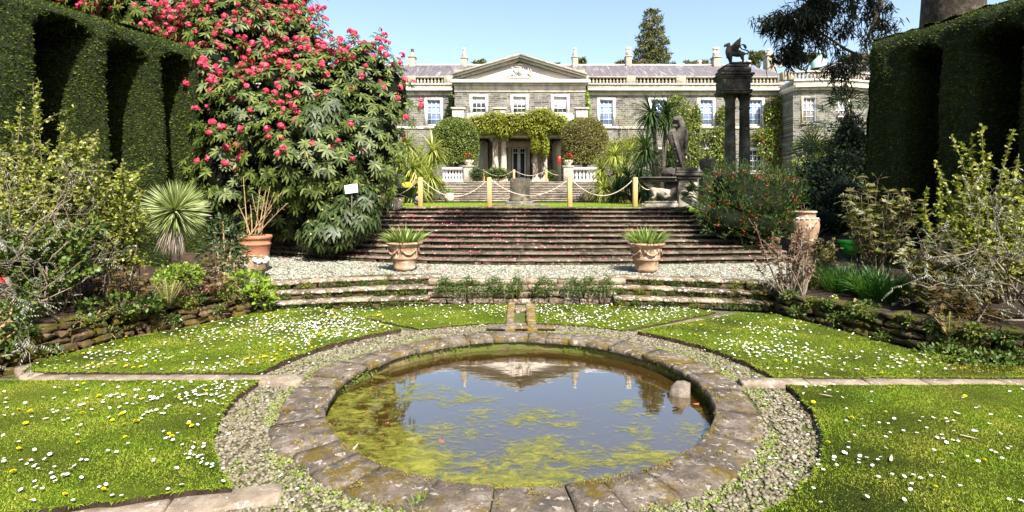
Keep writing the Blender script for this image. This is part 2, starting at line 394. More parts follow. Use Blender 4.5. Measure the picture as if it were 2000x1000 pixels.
G['deadleaf'] = leafm('dead_leaf', [(.35, .28, .2), (.5, .42, .34)], .8, .1)
G['strap'] = leafm('pot_strap_leaf', [(.09, .17, .03), (.17, .27, .05), (.3, .38, .1), (.36, .4, .16)], .4, .3)
G['blueleaf'] = leafm('long_grass_leaf', [(.03, .1, .015), (.06, .17, .03), (.12, .24, .05)], .45, .25)
G['peony'] = leafm('bronze_leaf', [(.06, .03, .012), (.1, .06, .02), (.13, .1, .03), (.2, .13, .055)], .5, .25)
G['olivepeony'] = leafm('olive_bronze_leaf', [(.05, .06, .014), (.1, .11, .025), (.18, .18, .05), (.15, .08, .035)], .5, .25)
G['redleaf'] = leafm('red_brown_leaf', [(.12, .04, .03), (.2, .09, .06), (.16, .14, .04)], .5, .25)
G['wispy'] = leafm('grey_feather_leaf', [(.1, .11, .07), (.2, .2, .15), (.34, .33, .28)], .7, .15)
G['grevillea'] = leafm('fine_green_leaf', [(.018, .045, .006), (.045, .085, .01), (.1, .15, .02)], .5, .2)
G['redflower'] = leafm('red_flower', [(.5, .01, .012), (.65, .035, .03)], .5, .3)
G['eucal'] = leafm('eucalyptus_leaf', [(.008, .012, .005), (.018, .024, .01), (.03, .035, .016)], .6, .03, .15)  # near-black: shade under the crown and backlight are put into the leaf colour
G['conifer'] = leafm('conifer_needle', [(.05, .06, .02), (.1, .105, .035), (.16, .155, .06)], .8, .1, .1)
G['fern'] = leafm('fern_frond', [(.08, .14, .02), (.14, .21, .035), (.2, .25, .06)], .5, .3)
G['trail'] = leafm('trailing_leaf', [(.025, .05, .008), (.06, .11, .015), (.13, .2, .03)], .5, .3)
G['steptuft'] = leafm('step_moss_leaf', [(.08, .11, .01), (.15, .19, .02)], .6, .2)
G['bark'] = stone('bark', (.07, .05, .035), (.14, .11, .08), (.22, .18, .14), 6, bump=1)
G['palebark'] = stone('pale_twig', (.12, .09, .06), (.24, .19, .14), (.4, .34, .28), 9, bump=.8)
G['tanstem'] = stone('tan_stem', (.28, .17, .08), (.38, .25, .13), (.45, .34, .2), 12, bump=.5)
G['eucbark'] = stone('eucalyptus_bark', (.02, .015, .01), (.055, .042, .028), (.16, .13, .09), 5, bump=1)
G['yew_body'] = stone('yew_body', (.006, .01, .002), (.015, .024, .003), (.035, .05, .007), 14, bump=1)
# house
def rubble(name, c1, c2, mortar, sx=.42, sy=.16, flat=0):
    m = NM(name); tc = m.n('ShaderNodeTexCoord'); sp = m.n('ShaderNodeSeparateXYZ'); m.l(tc.outputs['Object'], sp.inputs[0])
    cb = m.n('ShaderNodeCombineXYZ'); m.l(sp.outputs[0], cb.inputs[0]); m.l(sp.outputs[2], cb.inputs[1])
    dn = m.n('ShaderNodeVectorMath', operation='ADD'); nz = m.n('ShaderNodeTexNoise'); nz.inputs['Scale'].default_value = 1.8
    m.l(cb.outputs[0], nz.inputs['Vector']); sc = m.n('ShaderNodeVectorMath', operation='SCALE'); m.l(nz.outputs['Color'], sc.inputs[0]); sc.inputs['Scale'].default_value = .24
    m.l(cb.outputs[0], dn.inputs[0]); m.l(sc.outputs[0], dn.inputs[1])
    br = m.n('ShaderNodeTexBrick'); m.l(dn.outputs[0], br.inputs['Vector']); br.inputs['Scale'].default_value = 1
    br.inputs['Brick Width'].default_value = sx; br.inputs['Row Height'].default_value = sy; br.inputs['Mortar Size'].default_value = .02
    br.inputs['Mortar Smooth'].default_value = .3; br.inputs['Bias'].default_value = -.1; br.offset = .43; br.squash = 1.35; br.squash_frequency = 3
    br.inputs['Color1'].default_value = c1 + (1,); br.inputs['Color2'].default_value = c2 + (1,); br.inputs['Mortar'].default_value = mortar + (1,)
    co = m.coord(); col = m.mix(1, br.outputs['Color'], m.ramp(m.noise(co, 1.2, 8, .75), [(.3, .5), (.7, 1.4)]), 'MULTIPLY')
    col = m.mix(m.ramp(m.noise(co, 4.5, 5, .7), [(.58, 0.0), (.7, .7)]), col, (.36, .33, .26))
    col = m.mix(m.ramp(m.noise(co, 6.5, 3, .7, 1), [(.62, 0.0), (.66, .6)]), col, (.2, .13, .07))
    b = m.bump(br.outputs['Fac'], -.6, .04, m.bump(m.noise(co, 7, 6, .7), .9, .04))
    return m.done(m.bsdf(col, .9, b, .2))
G['rubble'] = rubble('grey_rubble', (.072, .07, .062), (.2, .188, .16), (.25, .23, .19))
G['dressed'] = stone('dressed_stone', (.42, .35, .27), (.58, .5, .41), (.68, .6, .52), 1.1, bump=.25, stains=(.3, .28, .24), lich=(.28, .25, .19), lamt=.7)
G['tympanum'] = stone('pediment_stone', (.5, .43, .35), (.58, .5, .42), (.64, .57, .49), 1.1, bump=.2)
G['parapet'] = stone('lichened_parapet', (.24, .2, .14), (.37, .31, .23), (.5, .44, .35), 1.6, bump=.5, lich=(.2, .18, .1), lamt=.6, stains=(.2, .18, .14))
G['whitetop'] = stone('white_coping', (.55, .52, .48), (.72, .69, .65), (.8, .78, .75), 2, bump=.2)
G['greytop'] = stone('grey_cornice', (.2, .17, .12), (.32, .28, .22), (.42, .38, .32), 2.4, bump=.5)
G['columnstone'] = stone('portico_column', (.42, .32, .24), (.55, .44, .35), (.62, .53, .45), 1.5, bump=.4, stains=(.36, .3, .24))
G['darkmonument'] = stone('lichened_monument', (.028, .024, .02), (.08, .07, .056), (.2, .18, .14), 3, bump=1, lich=(.28, .27, .23), lamt=.7, moss=(.05, .05, .02), mossamt=.35)
G['graniteold'] = stone('old_pedestal', (.05, .042, .03), (.14, .12, .09), (.33, .29, .22), 1.8, bump=.6, lich=(.5, .46, .36), lamt=.68, stains=(.035, .03, .022))
G['palestone'] = stone('pale_plinth_stone', (.32, .27, .18), (.48, .42, .33), (.6, .55, .47), 2, bump=.5, lich=(.24, .2, .1), lamt=.66)
G['marble'] = stone('carved_pale_stone', (.2, .17, .12), (.36, .32, .25), (.52, .47, .39), 3, bump=.6, lich=(.25, .2, .14), lamt=.68)
def slate():
    m = NM('slate'); co = m.coord(scale=(1, 1, 1)); st = m.noise(m.coord(scale=(2.2, .25, .25)), 1.6, 8, .75)
    col = m.ramp(m.noise(co, 4, 5, .7), [(.3, (.07, .058, .06)), (.7, (.135, .115, .12))])
    col = m.mix(m.ramp(st, [(.52, 0.0), (.66, .75)]), col, (.34, .315, .32))
    b = m.n('ShaderNodeTexBrick'); tc = m.coord(); b.inputs['Scale'].default_value = 3; m.l(tc, b.inputs['Vector'])
    return m.done(m.bsdf(col, .6, m.bump(b.outputs['Fac'], -.3, .02), .4))
G['slate'] = slate()
G['white'] = plain('white_paint', (.8, .79, .76), .5, .4, .06)
G['creampaint'] = plain('cream_stone_frame', (.66, .55, .36), .6, .3, .12)
def glassm(name, tint, rough=.04, base=(.02, .025, .03)):
    m = NM(name); n = m.noise(m.coord(), .8, 3)
    return m.done(m.bsdf(m.mix(n, base, tint), rough, m.bump(n, .06, .05), .9))
G['glass_blue'] = glassm('blue_blind_glass', (.15, .22, .42), .1, (.26, .36, .6))
G['glass_dark'] = glassm('dark_glass', (.05, .055, .06))
G['glass_lace'] = glassm('lace_glass', (.5, .48, .5), .2, (.12, .07, .07))
G['blind'] = plain('white_blind', (.82, .8, .76), .7, .2, .05)
G['dark'] = plain('deep_interior', (.012, .01, .009), .9, .1)
G['pot'] = stone('terracotta', (.26, .15, .085), (.38, .245, .155), (.48, .36, .26), 3, bump=.35, lich=(.62, .52, .42), lamt=.62)
G['potred'] = stone('red_terracotta', (.33, .12, .06), (.42, .17, .095), (.47, .24, .15), 3, bump=.25, lich=(.48, .36, .28), lamt=.66)
G['potold'] = stone('old_stoneware', (.22, .13, .08), (.36, .23, .15), (.5, .38, .28), 4, bump=.5, lich=(.75, .73, .7), lamt=.64, stains=(.16, .12, .07))
G['potpale'] = stone('pale_pot', (.4, .32, .25), (.55, .46, .37), (.68, .6, .5), 3, bump=.4, lich=(.74, .7, .64), lamt=.6)
G['post'] = stone('new_timber', (.5, .29, .1), (.6, .38, .16), (.66, .45, .22), 2, bump=.1, rough=.6)
G['rope'] = plain('rope', (.55, .47, .35), .9, .1, .3, 60)
G['black'] = plain('black_plastic', (.012, .012, .014), .4, .4)
G['yellowtub'] = plain('yellow_plastic', (.85, .62, .02), .4, .4, .1)
G['bluebag'] = plain('navy_cloth', (.02, .02, .06), .8, .2)
G['greenplastic'] = plain('green_plastic', (.03, .5, .04), .35, .5, .08)
G['paper'] = plain('white_board', (.8, .78, .78), .6, .3, .03)
G['orange_fish'] = plain('orange_fish_skin', (.8, .12, .05), .4, .5, .2, 40)
G['dark_fish'] = plain('dark_fish_skin', (.05, .03, .03), .4, .5, .2, 40)
G['copper'] = plain('verdigris_copper', (.35, .5, .4), .7, .3, .2)
G['chimneypot'] = plain('cream_chimney_pot', (.7, .62, .5), .7, .2, .2, 3)
G['iron'] = plain('black_iron', (.02, .02, .02), .5, .4)
G['redplastic'] = plain('red_casing', (.6, .02, .02), .4, .5)
# ================================================================= GROUND AND POOL
PC = (0, 4.54); RI, RO = 1.56, 1.895
def arc(r, a0, a1, n=24, j=0): return [(PC[0] + (r + rng.uniform(-j, j)) * math.cos(R(a)), PC[1] + (r + rng.uniform(-j, j)) * math.sin(R(a))) for a in np.linspace(a0, a1, n)]
mb = MB(); rs = [1.75, 3, 6, 12, 30, 100, 900]; n = 72
V = []; 
for r in rs:
    for i in range(n): V.append((PC[0] + r * math.cos(2*math.pi*i/n), PC[1] + r * math.sin(2*math.pi*i/n), -.075))
F = [(i*n + j, i*n + n + j, i*n + n + (j+1) % n, i*n + (j+1) % n) for i in range(len(rs)-1) for j in range(n)]
mb.add(V, F); tag(link('ground', mb, G['soil']), kind='structure')
mb = MB(); V = []
for r in (1.8, 2.45, 7): V += [(PC[0] + r * math.cos(2*math.pi*i/n), PC[1] + r * math.sin(2*math.pi*i/n), -.03) for i in range(n)]
mb.add(V, [(i*n + j, i*n + n + j, i*n + n + (j+1) % n, i*n + (j+1) % n) for i in range(2) for j in range(n)])
tag(link('path', mb, G['path']), kind='structure')
def pebbles(name, P, z, r0, r1, m, squash=.6, sub=1):
    bm = bmesh.new(); bmesh.ops.create_icosphere(bm, subdivisions=sub, radius=1)
    SV = np.array([v.co[:] for v in bm.verts]); SF = np.array([[v.index for v in f.verts] for f in bm.faces]); bm.free()
    k = len(P); a = rng.uniform(0, math.pi, k); s = rng.uniform(r0, r1, k)
    sc = np.stack([s * rng.uniform(.8, 1.35, k), s * rng.uniform(.6, 1, k), s * squash * rng.uniform(.7, 1.3, k)], 1)
    W = SV[None] * sc[:, None]; ca, sa = np.cos(a)[:, None], np.sin(a)[:, None]
    W = np.stack([W[..., 0]*ca - W[..., 1]*sa, W[..., 0]*sa + W[..., 1]*ca, W[..., 2]], -1)
    c = np.stack([P[:, 0], P[:, 1], np.full(k, z) + rng.uniform(-.004, .004, k)], 1)
    V = (W + c[:, None]).reshape(-1, 3); F = (SF[None] + (np.arange(k) * len(SV))[:, None, None]).reshape(-1, 3)
    mb = MB(); mb.add(V, F); return tag(link(name, mb, m, smooth=True), kind='stuff')
k = 11000; a = rng.uniform(-1.22, math.pi + 1.22, k); r = np.sqrt(rng.uniform(1.88**2, 2.36**2, k))
a2 = rng.uniform(-math.pi/2 - .4, -math.pi/2 + .4, 3200) if False else rng.uniform(0, 2*math.pi, 5000); r2 = np.sqrt(rng.uniform(1.88**2, 2.36**2, 5000))
a = np.concatenate([a, a2]); r = np.concatenate([r, r2])
pebbles('cobbles', np.stack([r * np.cos(a), PC[1] + r * np.sin(a)], 1), -.024, .009, .018, G['pebble'])
bpy.data.objects['cobbles']['label'] = 'small grey brown cobbles set in a ring round the pool'; bpy.data.objects['cobbles']['category'] = 'cobbles'
# pool
pool = thing('garden_pool', 'round pool basin ringed by worn grey stone slabs with moss', 'pool', (PC[0], PC[1], -.6))
mb = MB(); mb.lathe([(RO - .12, -.05), (RI + .045, -.05), (RI + .03, -.14), (RI + .03, -.36)], 96, (PC[0], PC[1], 0), jit=.008)
V = [(PC[0], PC[1], -.42)] + [(PC[0] + (RI + .03) * math.cos(2*math.pi*i/96), PC[1] + (RI + .03) * math.sin(2*math.pi*i/96), -.36) for i in range(96)]
mb.addl(V, [(0, i + 1, (i + 1) % 96 + 1) for i in range(96)], 1)
def mud():
    m = NM('pool_mud'); co = m.coord(); col = m.ramp(m.noise(co, 3, 8, .7), [(.3, (.05, .025, .006)), (.7, (.15, .085, .025))]); return m.done(m.bsdf(col, .9))
link('basin', mb, [G['poolwall'], mud()], pool)
a = -90.0 - 5
while a < 265 - 6:
    da = rng.uniform(7, 17); da = min(da, 265 - a)
    if 265 - a - da < 7: da = 265 - a
    a0, a1 = a + .2, a + da - .2; mb = MB(); ns = 6
    ri, ro = RI + rng.uniform(-.018, .012), RO + rng.uniform(-.04, .05); zt = rng.uniform(-.007, .006); tl = rng.uniform(-.006, .006)
    V, Fs = [], []
    for i, t in enumerate(np.linspace(a0, a1, ns)):
        c, s_ = math.cos(R(t)), math.sin(R(t)); e = .004 if i in (0, ns-1) else 0
        j = rng.uniform(-.007, .007, 2)
        prof = [(ri + .012 + j[0], -.055), (ri + j[0], -.045), (ri + j[0], -.014), (ri + .014 + j[0], -e * .6), (ri + (ro - ri) * .5, rng.uniform(-.004, .004) - e * .4), (ro - .02 + j[1], -e * .6 - .002), (ro + j[1], -.02), (ro + j[1], -.06)]
        V += [(PC[0] + p * c, PC[1] + p * s_, z + zt + tl * (p - RI) * 3) for p, z in prof]
    kk = 8
    for i in range(ns - 1):
        for q in range(kk - 1): Fs.append((i*kk + q, (i+1)*kk + q, (i+1)*kk + q + 1, i*kk + q + 1))
    Fs += [tuple(range(kk)), tuple(range((ns-1)*kk, ns*kk))[::-1]]
    mb.addl(V, Fs); link('coping_slab', mb, G['coping'], pool)
    a += da
# moss cushions and small growth on the pool wall
mb = MB()
a = rng.uniform(0, 2*math.pi, 1500); th = np.sin(a * 7) + np.sin(a * 3 + 1) + rng.normal(size=1500) * .5 > .3; a = a[th]
P = np.stack([PC[0] + (RI + .02) * np.cos(a), PC[1] + (RI + .02) * np.sin(a), rng.uniform(-.1, -.03, len(a))], 1)
leaves(mb, P, np.stack([-np.cos(a), -np.sin(a), rng.uniform(-.6, .6, len(a))], 1) + rdir(len(a)) * .7, rdir(len(a), 1), rng.uniform(.015, .04, len(a)), rng.uniform(.01, .02, len(a)))
o = link('moss', mb, G['steptuft'], pool); o['kind'] = 'stuff'
mb = MB(); n = 190; a = np.repeat(rng.uniform(0, 2*math.pi, n), 26); rr = np.repeat(np.where(rng.uniform(size=n) < .6, RI + rng.uniform(-.01, .05, n), rng.uniform(RI, RO, n)), 26)
a = a + rng.normal(size=len(a)) * .016; rr = rr + rng.normal(size=len(a)) * .012
P = np.stack([PC[0] + rr * np.cos(a), PC[1] + rr * np.sin(a), np.full(len(a), .001)], 1); P[:, 2] -= np.clip(RI + .01 - rr, 0, .04) * .8
leaves(mb, P, rdir(len(a), .9), rdir(len(a), 1), rng.uniform(.008, .018, len(a)), rng.uniform(.005, .009, len(a)))
o = link('rim_moss', mb, leafm('rim_moss_leaf', [(.14, .09, .015), (.24, .17, .02), (.2, .2, .03)], .8, .1), pool); o['kind'] = 'stuff'
# water and algae
def waterm():
    m = NM('pool_water'); fr = m.n('ShaderNodeFresnel'); fr.inputs[0].default_value = 2.1
    co = m.coord(scale=(1, 2.2, 1)); b = m.bump(m.noise(co, 3.2, 3, .5), .02, .03)
    gl = m.n('ShaderNodeBsdfGlossy'); gl.inputs['Roughness'].default_value = .015; m.l(b, gl.inputs['Normal']); m.l(b, fr.inputs['Normal'])
    tr = m.n('ShaderNodeBsdfTransparent'); tr.inputs[0].default_value = (.72, .6, .36, 1)
    murk = m.bsdf((.1, .055, .012), .6, None, 0)
    x0 = m.n('ShaderNodeMixShader'); x0.inputs[0].default_value = .5; m.l(tr.outputs[0], x0.inputs[1]); m.l(murk, x0.inputs[2])
    x = m.n('ShaderNodeMixShader'); mul = m.n('ShaderNodeMath', operation='MULTIPLY'); mul.inputs[1].default_value = 2.1; m.l(fr.outputs[0], mul.inputs[0]); mul.use_clamp = True
    m.l(mul.outputs[0], x.inputs[0]); m.l(x0.outputs[0], x.inputs[1]); m.l(gl.outputs[0], x.inputs[2])
    return m.done(x.outputs[0])
WZ = -.14
def disc(z, r=RI + .032): 
    mb = MB(); mb.addl([(PC[0] + r * math.cos(2*math.pi*i/96), PC[1] + r * math.sin(2*math.pi*i/96), z) for i in range(96)], [tuple(range(96))]); return mb
tag(link('water', disc(WZ), waterm(), base=(PC[0], PC[1], WZ)), kind='structure')
def algaem():
    m = NM('algae'); tc = m.n('ShaderNodeTexCoord'); sp = m.n('ShaderNodeSeparateXYZ'); m.l(tc.outputs['Object'], sp.inputs[0])
    co = m.coord(scale=(1, 1.5, 1)); n1 = m.noise(co, 1.7, 3, .5, .6); n2 = m.noise(co, 9, 9, .72, .8); n3 = m.noise(co, 26, 6, .7)
    def mt(op, a, b):
        q = m.n('ShaderNodeMath', operation=op)
        for i, v in enumerate((a, b)):
            if isinstance(v, (int, float)): q.inputs[i].default_value = v
            else: m.l(v, q.inputs[i])
        return q.outputs[0]
    # growth is thickest along the near edge and the left side of the basin
    dens = mt('ADD', mt('MULTIPLY', sp.outputs[1], -.1), mt('MULTIPLY', sp.outputs[0], -.035))
    s = mt('ADD', mt('ADD', mt('MULTIPLY', n1, .5), mt('MULTIPLY', n2, .5)), mt('ADD', dens, mt('MULTIPLY', n3, .34)))
    fac = m.ramp(s, [(.7, 0.0), (.75, .35), (.82, .6), (.92, .82)])
    col = m.mix(n3, m.ramp(n2, [(.4, (.13, .13, .02)), (.56, (.3, .27, .045)), (.68, (.44, .37, .09))]), (.1, .12, .01))
    d = m.bsdf(col, .7, m.bump(n3, .3, .01), .2); t = m.n('ShaderNodeBsdfTransparent'); x = m.n('ShaderNodeMixShader')
    m.l(fac, x.inputs[0]); m.l(t.outputs[0], x.inputs[1]); m.l(d, x.inputs[2]); return m.done(x.outputs[0])
o = tag(link('algae', disc(WZ + .004, RI + .02), algaem(), base=(PC[0], PC[1], WZ + .004)), 'yellow green algae floating in mats on the pool', 'algae', kind='stuff')
# fish just under and at the surface
def fish(X, Y, L, rz, m, label):
    t = MB(); n = 9
    pts = [(L * (i / (n-1) - .5), .06 * L * math.sin(i * .7), 0) for i in range(n)]
    rad = [L * r for r in (.02, .07, .1, .11, .1, .08, .05, .03, .02)]
    t.tube(pts, rad, 8); t.addl([(L*.48, .03*L, 0), (L*.68, .12*L, .06*L), (L*.6, .0, 0), (L*.68, -.1*L, -.06*L)], [(0, 1, 2, 3)])
    t.addl([(-L*.1, 0, .09*L), (L*.18, 0, .09*L), (L*.1, 0, .18*L)], [(0, 1, 2)])
    o = link('fish', t, m, world=False, smooth=True); o.location = (X, Y, WZ - .006); o.rotation_euler = (0, 0, rz)
    return tag(o, label, 'fish', 'small fish in the pool')
def onwater(x, y): Y = F_ * (EYE - WZ) / (y - CY); return ((x - CX) * Y / F_, Y)
FL = [(748, 776, .09, 2.6, 'red fish in the shaded water near the left wall'), (769, 778, .08, .4, 'red fish right of another in the upper left of the pool'), (715, 807, .1, 1.3, 'orange red fish among dark water by the left coping'),
      (757, 826, .09, .3, 'orange red fish in dark water between two algae mats'), (664, 799, .08, 2, 'orange red fish nearest the left edge of the pool'), (747, 852, .08, 1, 'small red fish at the lower edge of the dark reflection'),
      (861, 860, .13, 2.5, 'bright pink red fish alone in clear water left of centre'), (680, 852, .09, .2, 'pink fish beside the lower left coping'), (1006, 937, .07, 1.2, 'tiny red fish at the near edge of the pool'),
      (948, 914, .1, .05, 'long thin red fish in the algae near the front'), (1362, 789, .12, .05, 'orange fish beside the stone block'), (1296, 795, .08, .3, 'small pink fish left of the stone block')]
for x, y, L, rz, lb in FL: X, Y = onwater(x, y); fish(X, Y, L * .75, rz, G['orange_fish'], lb)
X, Y = onwater(1082, 897); fish(X, Y, .1, 3.0, G['dark_fish'], 'dark fish in the middle of the near algae mat')
X, Y = onwater(850, 899); fish(X, Y, .09, .4, G['dark_fish'], 'dark fish low at the left of the pool')
# stone block against the pool wall
X, Y = onwater(1335, 778)
t = MB(); t.extr([(-.085, -.1), (.085, -.1), (.085, .085), (.03, .1), (-.035, .09), (-.085, .03)], -.075, .075)
o = link('stone_block', t, stone('block_stone', (.15, .12, .09), (.26, .215, .17), (.4, .35, .28), 12, bump=.8, moss=(.2, .16, .04), mossamt=.36), world=False)
o.location = (X, Y + .1, WZ); o.rotation_euler = (0, 0, -.35); tag(o, 'small curved stone block standing in the water at the right wall of the pool', 'stone')
# stone kerb strips between the lawns
def strip(name, P, wd, label, z=.0, m='kerb', seg=(.5, .9), h=.09):
    mb = MB(); P = [np.array(p, float) for p in P]
    for a, b in zip(P[:-1], P[1:]):
        d = b - a; L = np.linalg.norm(d); d /= L; s = 0; an = math.atan2(d[1], d[0])
        while s < L - .02:
            l = min(rng.uniform(*seg), L - s)
            if L - s - l < .2: l = L - s
            c = a + d * (s + l/2); mb.rock((c[0], c[1], z - h/2 + rng.uniform(-.003, .003)), (l/2 - .003, wd/2 + rng.uniform(-.008, .008), h/2), .012, 0, .004, an + rng.uniform(-.01, .01)); s += l
    return tag(link(name, mb, G[m], base=(P[0][0], P[0][1], z)), label, 'kerb')
strip('stone_kerb', [(-1.9, 4.68), (-4.3, 4.72), (-4.72, 5.1)], .17, 'long flat stone kerb running left from the pool between two lawns', .018)
strip('stone_kerb', [(1.9, 4.63), (5.6, 4.6)], .14, 'long flat stone kerb running right from the pool between two lawns', .018)
strip('stone_kerb', [(-1.33, 6.38), (-2.75, 7.62)], .17, 'slanting stone kerb between the two upper left lawns', -.03)
strip('stone_kerb', [(1.28, 6.3), (2.75, 7.42)], .17, 'slanting stone kerb between the two upper right lawns', -.03)
strip('stone_kerb', [(-1.3, 2.93), (-2.3, 2.66), (-5, 1.8)], .2, 'pale flat stone kerb at the foot of the near left lawn', -.0)
# rill from the low wall into the pool
ril = thing('water_rill', 'narrow stone rill with golden moss leading to the pool', 'rill', (.02, 7.2, -.05))
for sx, x0, x1 in ((-1, -.185, -.075), (1, .085, .205)):
    mb = MB(); y = 6.42
    while y < 7.95:
        l = rng.uniform(.1, .2); mb.rock(((x0+x1)/2, y + l/2, -.015), ((x1-x0)/2 + rng.uniform(-.006, .006), l/2 - .003, .045), .015, 0, .006); y += l
    link('rill_edge', mb, G['rillmoss'], ril)
mb = MB(); mb.box(-.08, .09, 6.4, 7.6, -.07, -.042, 0, .0); link('channel', mb, stone('rill_bed', (.03, .035, .015), (.06, .07, .03), (.1, .11, .05), 5, bump=.5, rough=.2), ril)
mb = MB(); mb.rock((.005, 7.72, -.01), (.078, .16, .03), .02, 0, .01); link('spout_slab', mb, G['paleslab'], ril)
mb = MB(); mb.rock((.01, 6.5, .02), (.42, .045, .02), .012, 0, .005); link('lintel', mb, G['coping'], ril)
# ---------------------------------------------------------------- lawns
def stepY(k, X): return 8.0 + .27 * k - (.0386 + .009 * k) * X * X
wl = [(-4.62, 5.1), (-4.42, 5.93), (-3.95, 6.58), (-3.58, 7.42)]      # foot of the left wall
wr = [(3.44, 7.2), (3.76, 6.33), (4.02, 5.55), (4.38, 5.2), (4.66, 4.9), (5.3, 4.75)]
def edge(pts, j=.02, st=.12):
    out = []
    for a, b in zip(pts, pts[1:] + pts[:1]):
        a = np.array(a); b = np.array(b); L = np.linalg.norm(b - a); n = max(1, int(L / st))
        for i in range(n): out.append(tuple(a + (b - a) * i / n + rng.uniform(-j, j, 2)))
    return out
LAW = {
 'A': (arc(2.36, 173.5, 127.5) + [(-2.62, 7.42)] + [(x, stepY(0, x) - .06) for x in (-2.9, -3.3, -3.6)] + wl[::-1] + [(-4.5, 4.86), (-4.2, 4.82)], 'upper left lawn thick with daisies between the retaining wall and the pool', .03),
 'B': ([(5.8, 4.7), (5.3, 4.8)] + wr[::-1] + [(3.0, 7.28)] + arc(2.24, 52, 3.5), 'upper right lawn curving below the mossy retaining wall', .03),
 'C': (arc(2.32, 121.5, 94.9, 14) + [(-.2, 8.04), (-1.3, 8.0)] + [(x, stepY(0, x) - .05) for x in (-1.7, -2.2, -2.75)] , 'small lawn left of the mossy rill at the foot of the low wall', .0),
 'D': ([(.22, 8.04)] + arc(2.3, 84.5, 57, 14) + [(2.75, 7.5)] + [(x, stepY(0, x) - .05) for x in (2.4, 1.9, 1.45)] + [(1.3, 8.0)], 'small lawn right of the mossy rill white with daisies', .0),
 'E': (arc(2.26, 178.3, 226, 20) + [(-2.0, 2.80), (-2.6, 2.66), (-5.2, 1.95), (-6, 4.58)], 'near left lawn covered with daisies and dandelions', .03),
 'F': ([(6.5, 4.5)] + arc(2.24, -1.5, -62, 24) + [(1.3, 1.6), (6.5, 1.4)], 'near right lawn with scattered daisies', .03)}
polys = {}
for k_, (pl, lb, z) in LAW.items():
    pl = edge(pl, .014, .1); polys[k_] = (pl, z)
    mb = MB(); mb.prism(pl, -.07, z); 
    t_ = link('lawn', mb, [G['lawn'], G['soil']]); me = t_.data
    nz = np.zeros(len(me.polygons) * 3); me.polygons.foreach_get('normal', nz); nz = nz.reshape(-1, 3)[:, 2]
    me.polygons.foreach_set('material_index', (nz < .5).astype(np.int32)); tag(t_, kind='structure')
def area(p): p = np.array(p); x, y = p[:, 0], p[:, 1]; return abs((x*np.roll(y, -1) - y*np.roll(x, -1)).sum()) / 2
# grass
mb = MB()
for k_, (pl, z) in polys.items():
    dn = {'E': 26000, 'F': 26000, 'A': 15000, 'B': 15000, 'C': 9000, 'D': 9000}[k_]
    n = int(area(pl) * dn * .9); P = scatter(pl, n)
    if k_ in 'EF': P = P[(P[:, 1] > 2.35) & (np.abs(P[:, 0]) < P[:, 1] * 1.08 + .4)]
    n = len(P); B = np.concatenate([P, np.full((n, 1), z - .004)], 1); D = rdir(n) * .75 + np.array([0, 0, 1.])
    pat = .8 + .35 * np.sin(P[:, 0] * 5 + np.sin(P[:, 1] * 4)) * np.sin(P[:, 1] * 6.3)
    leaves(mb, B, D, rdir(n), rng.uniform(.012, .03, n) * pat, rng.uniform(.0025, .0045, n) * (1 if k_ in 'EF' else 1.4), .25, widest=.3)
    # overhang at the cut edge
    q = np.array(pl); nn = np.roll(q, -1, 0) - q; m_ = rng.integers(0, len(q), int(len(q) * 28)); tt = rng.uniform(0, 1, (len(m_), 1))
    E_ = q[m_] + nn[m_] * tt; out = unit(np.stack([nn[m_][:, 1], -nn[m_][:, 0]], 1))
    B = np.concatenate([E_, np.full((len(E_), 1), z)], 1); leaves(mb, B, np.concatenate([rng.normal(size=(len(E_), 2)), rng.uniform(0, 1, (len(E_), 1))], 1), rdir(len(E_)), .03, .004, .5)
tag(link('grass', mb, G['blade']), 'short bright green grass on the lawns round the pool', 'grass', kind='stuff')
# weeds between the cobbles
mb = MB(); k = 2600; a = rng.uniform(0, 2*math.pi, k); r = np.concatenate([rng.normal(1.93, .035, k//2), rng.uniform(1.95, 2.32, k - k//2)])
ok = (np.sin(a * 5) + np.sin(a * 11 + 2) + np.sin(r * 30)) > -.3; a, r = a[ok], r[ok]; k = 7
B = np.stack([PC[0] + r*np.cos(a), PC[1] + r*np.sin(a), np.full(len(a), -.018)], 1); B = np.repeat(B, k, 0) + rng.uniform(-.012, .012, (len(a)*k, 3)) * (1, 1, 0)
leaves(mb, B, rdir(len(B), .8), rdir(len(B), 1), rng.uniform(.012, .026, len(B)), rng.uniform(.005, .01, len(B)), .2)
tag(link('weeds', mb, leafm('weed_leaf', [(.16, .24, .03), (.28, .36, .06), (.34, .36, .12)], .5, .3)), 'tiny yellow green weeds growing between the cobbles', 'weeds', kind='stuff')
# ---------------------------------------------------------------- daisies and dandelions
def daisy_mb(r=.0125, petals=12, c=(0, 0, 0), tilt=None):
    V, Fs = [], []; mb = MB(); a = np.arange(petals) / petals * 2 * math.pi
    M = np.eye(3) if tilt is None else tilt
    P = np.zeros((petals, 3)) + (0, 0, .0); D = np.stack([np.cos(a), np.sin(a), np.full(petals, .12)], 1)
    leaves(mb, P, D, np.tile([0, 0, 1.], (petals, 1)), r, r * .62, 0, widest=.7)
    V = np.concatenate(mb.V) @ M.T + np.array(c); mb.V = [V]
    hx = np.array([(r*.3*math.cos(i*math.pi/3), r*.3*math.sin(i*math.pi/3), .0016) for i in range(6)] + [(0, 0, .0034)]) @ M.T + np.array(c)
    mb.addl(hx, [(i, (i+1) % 6, 6) for i in range(6)], 1)
    return mb
def tilt(a, b): return np.array(Matrix.Rotation(b, 3, 'Z') @ Matrix.Rotation(a, 3, 'X'))
def clump(P, s, ph): x, y = P[:, 0], P[:, 1]; return np.clip(.42 + .6 * np.sin(x * s + ph + 1.3 * np.sin(y * s * .7)) * np.sin(y * s * 1.3 + ph * 2 + np.sin(x * s * .9)), 0, 1) ** 2.5
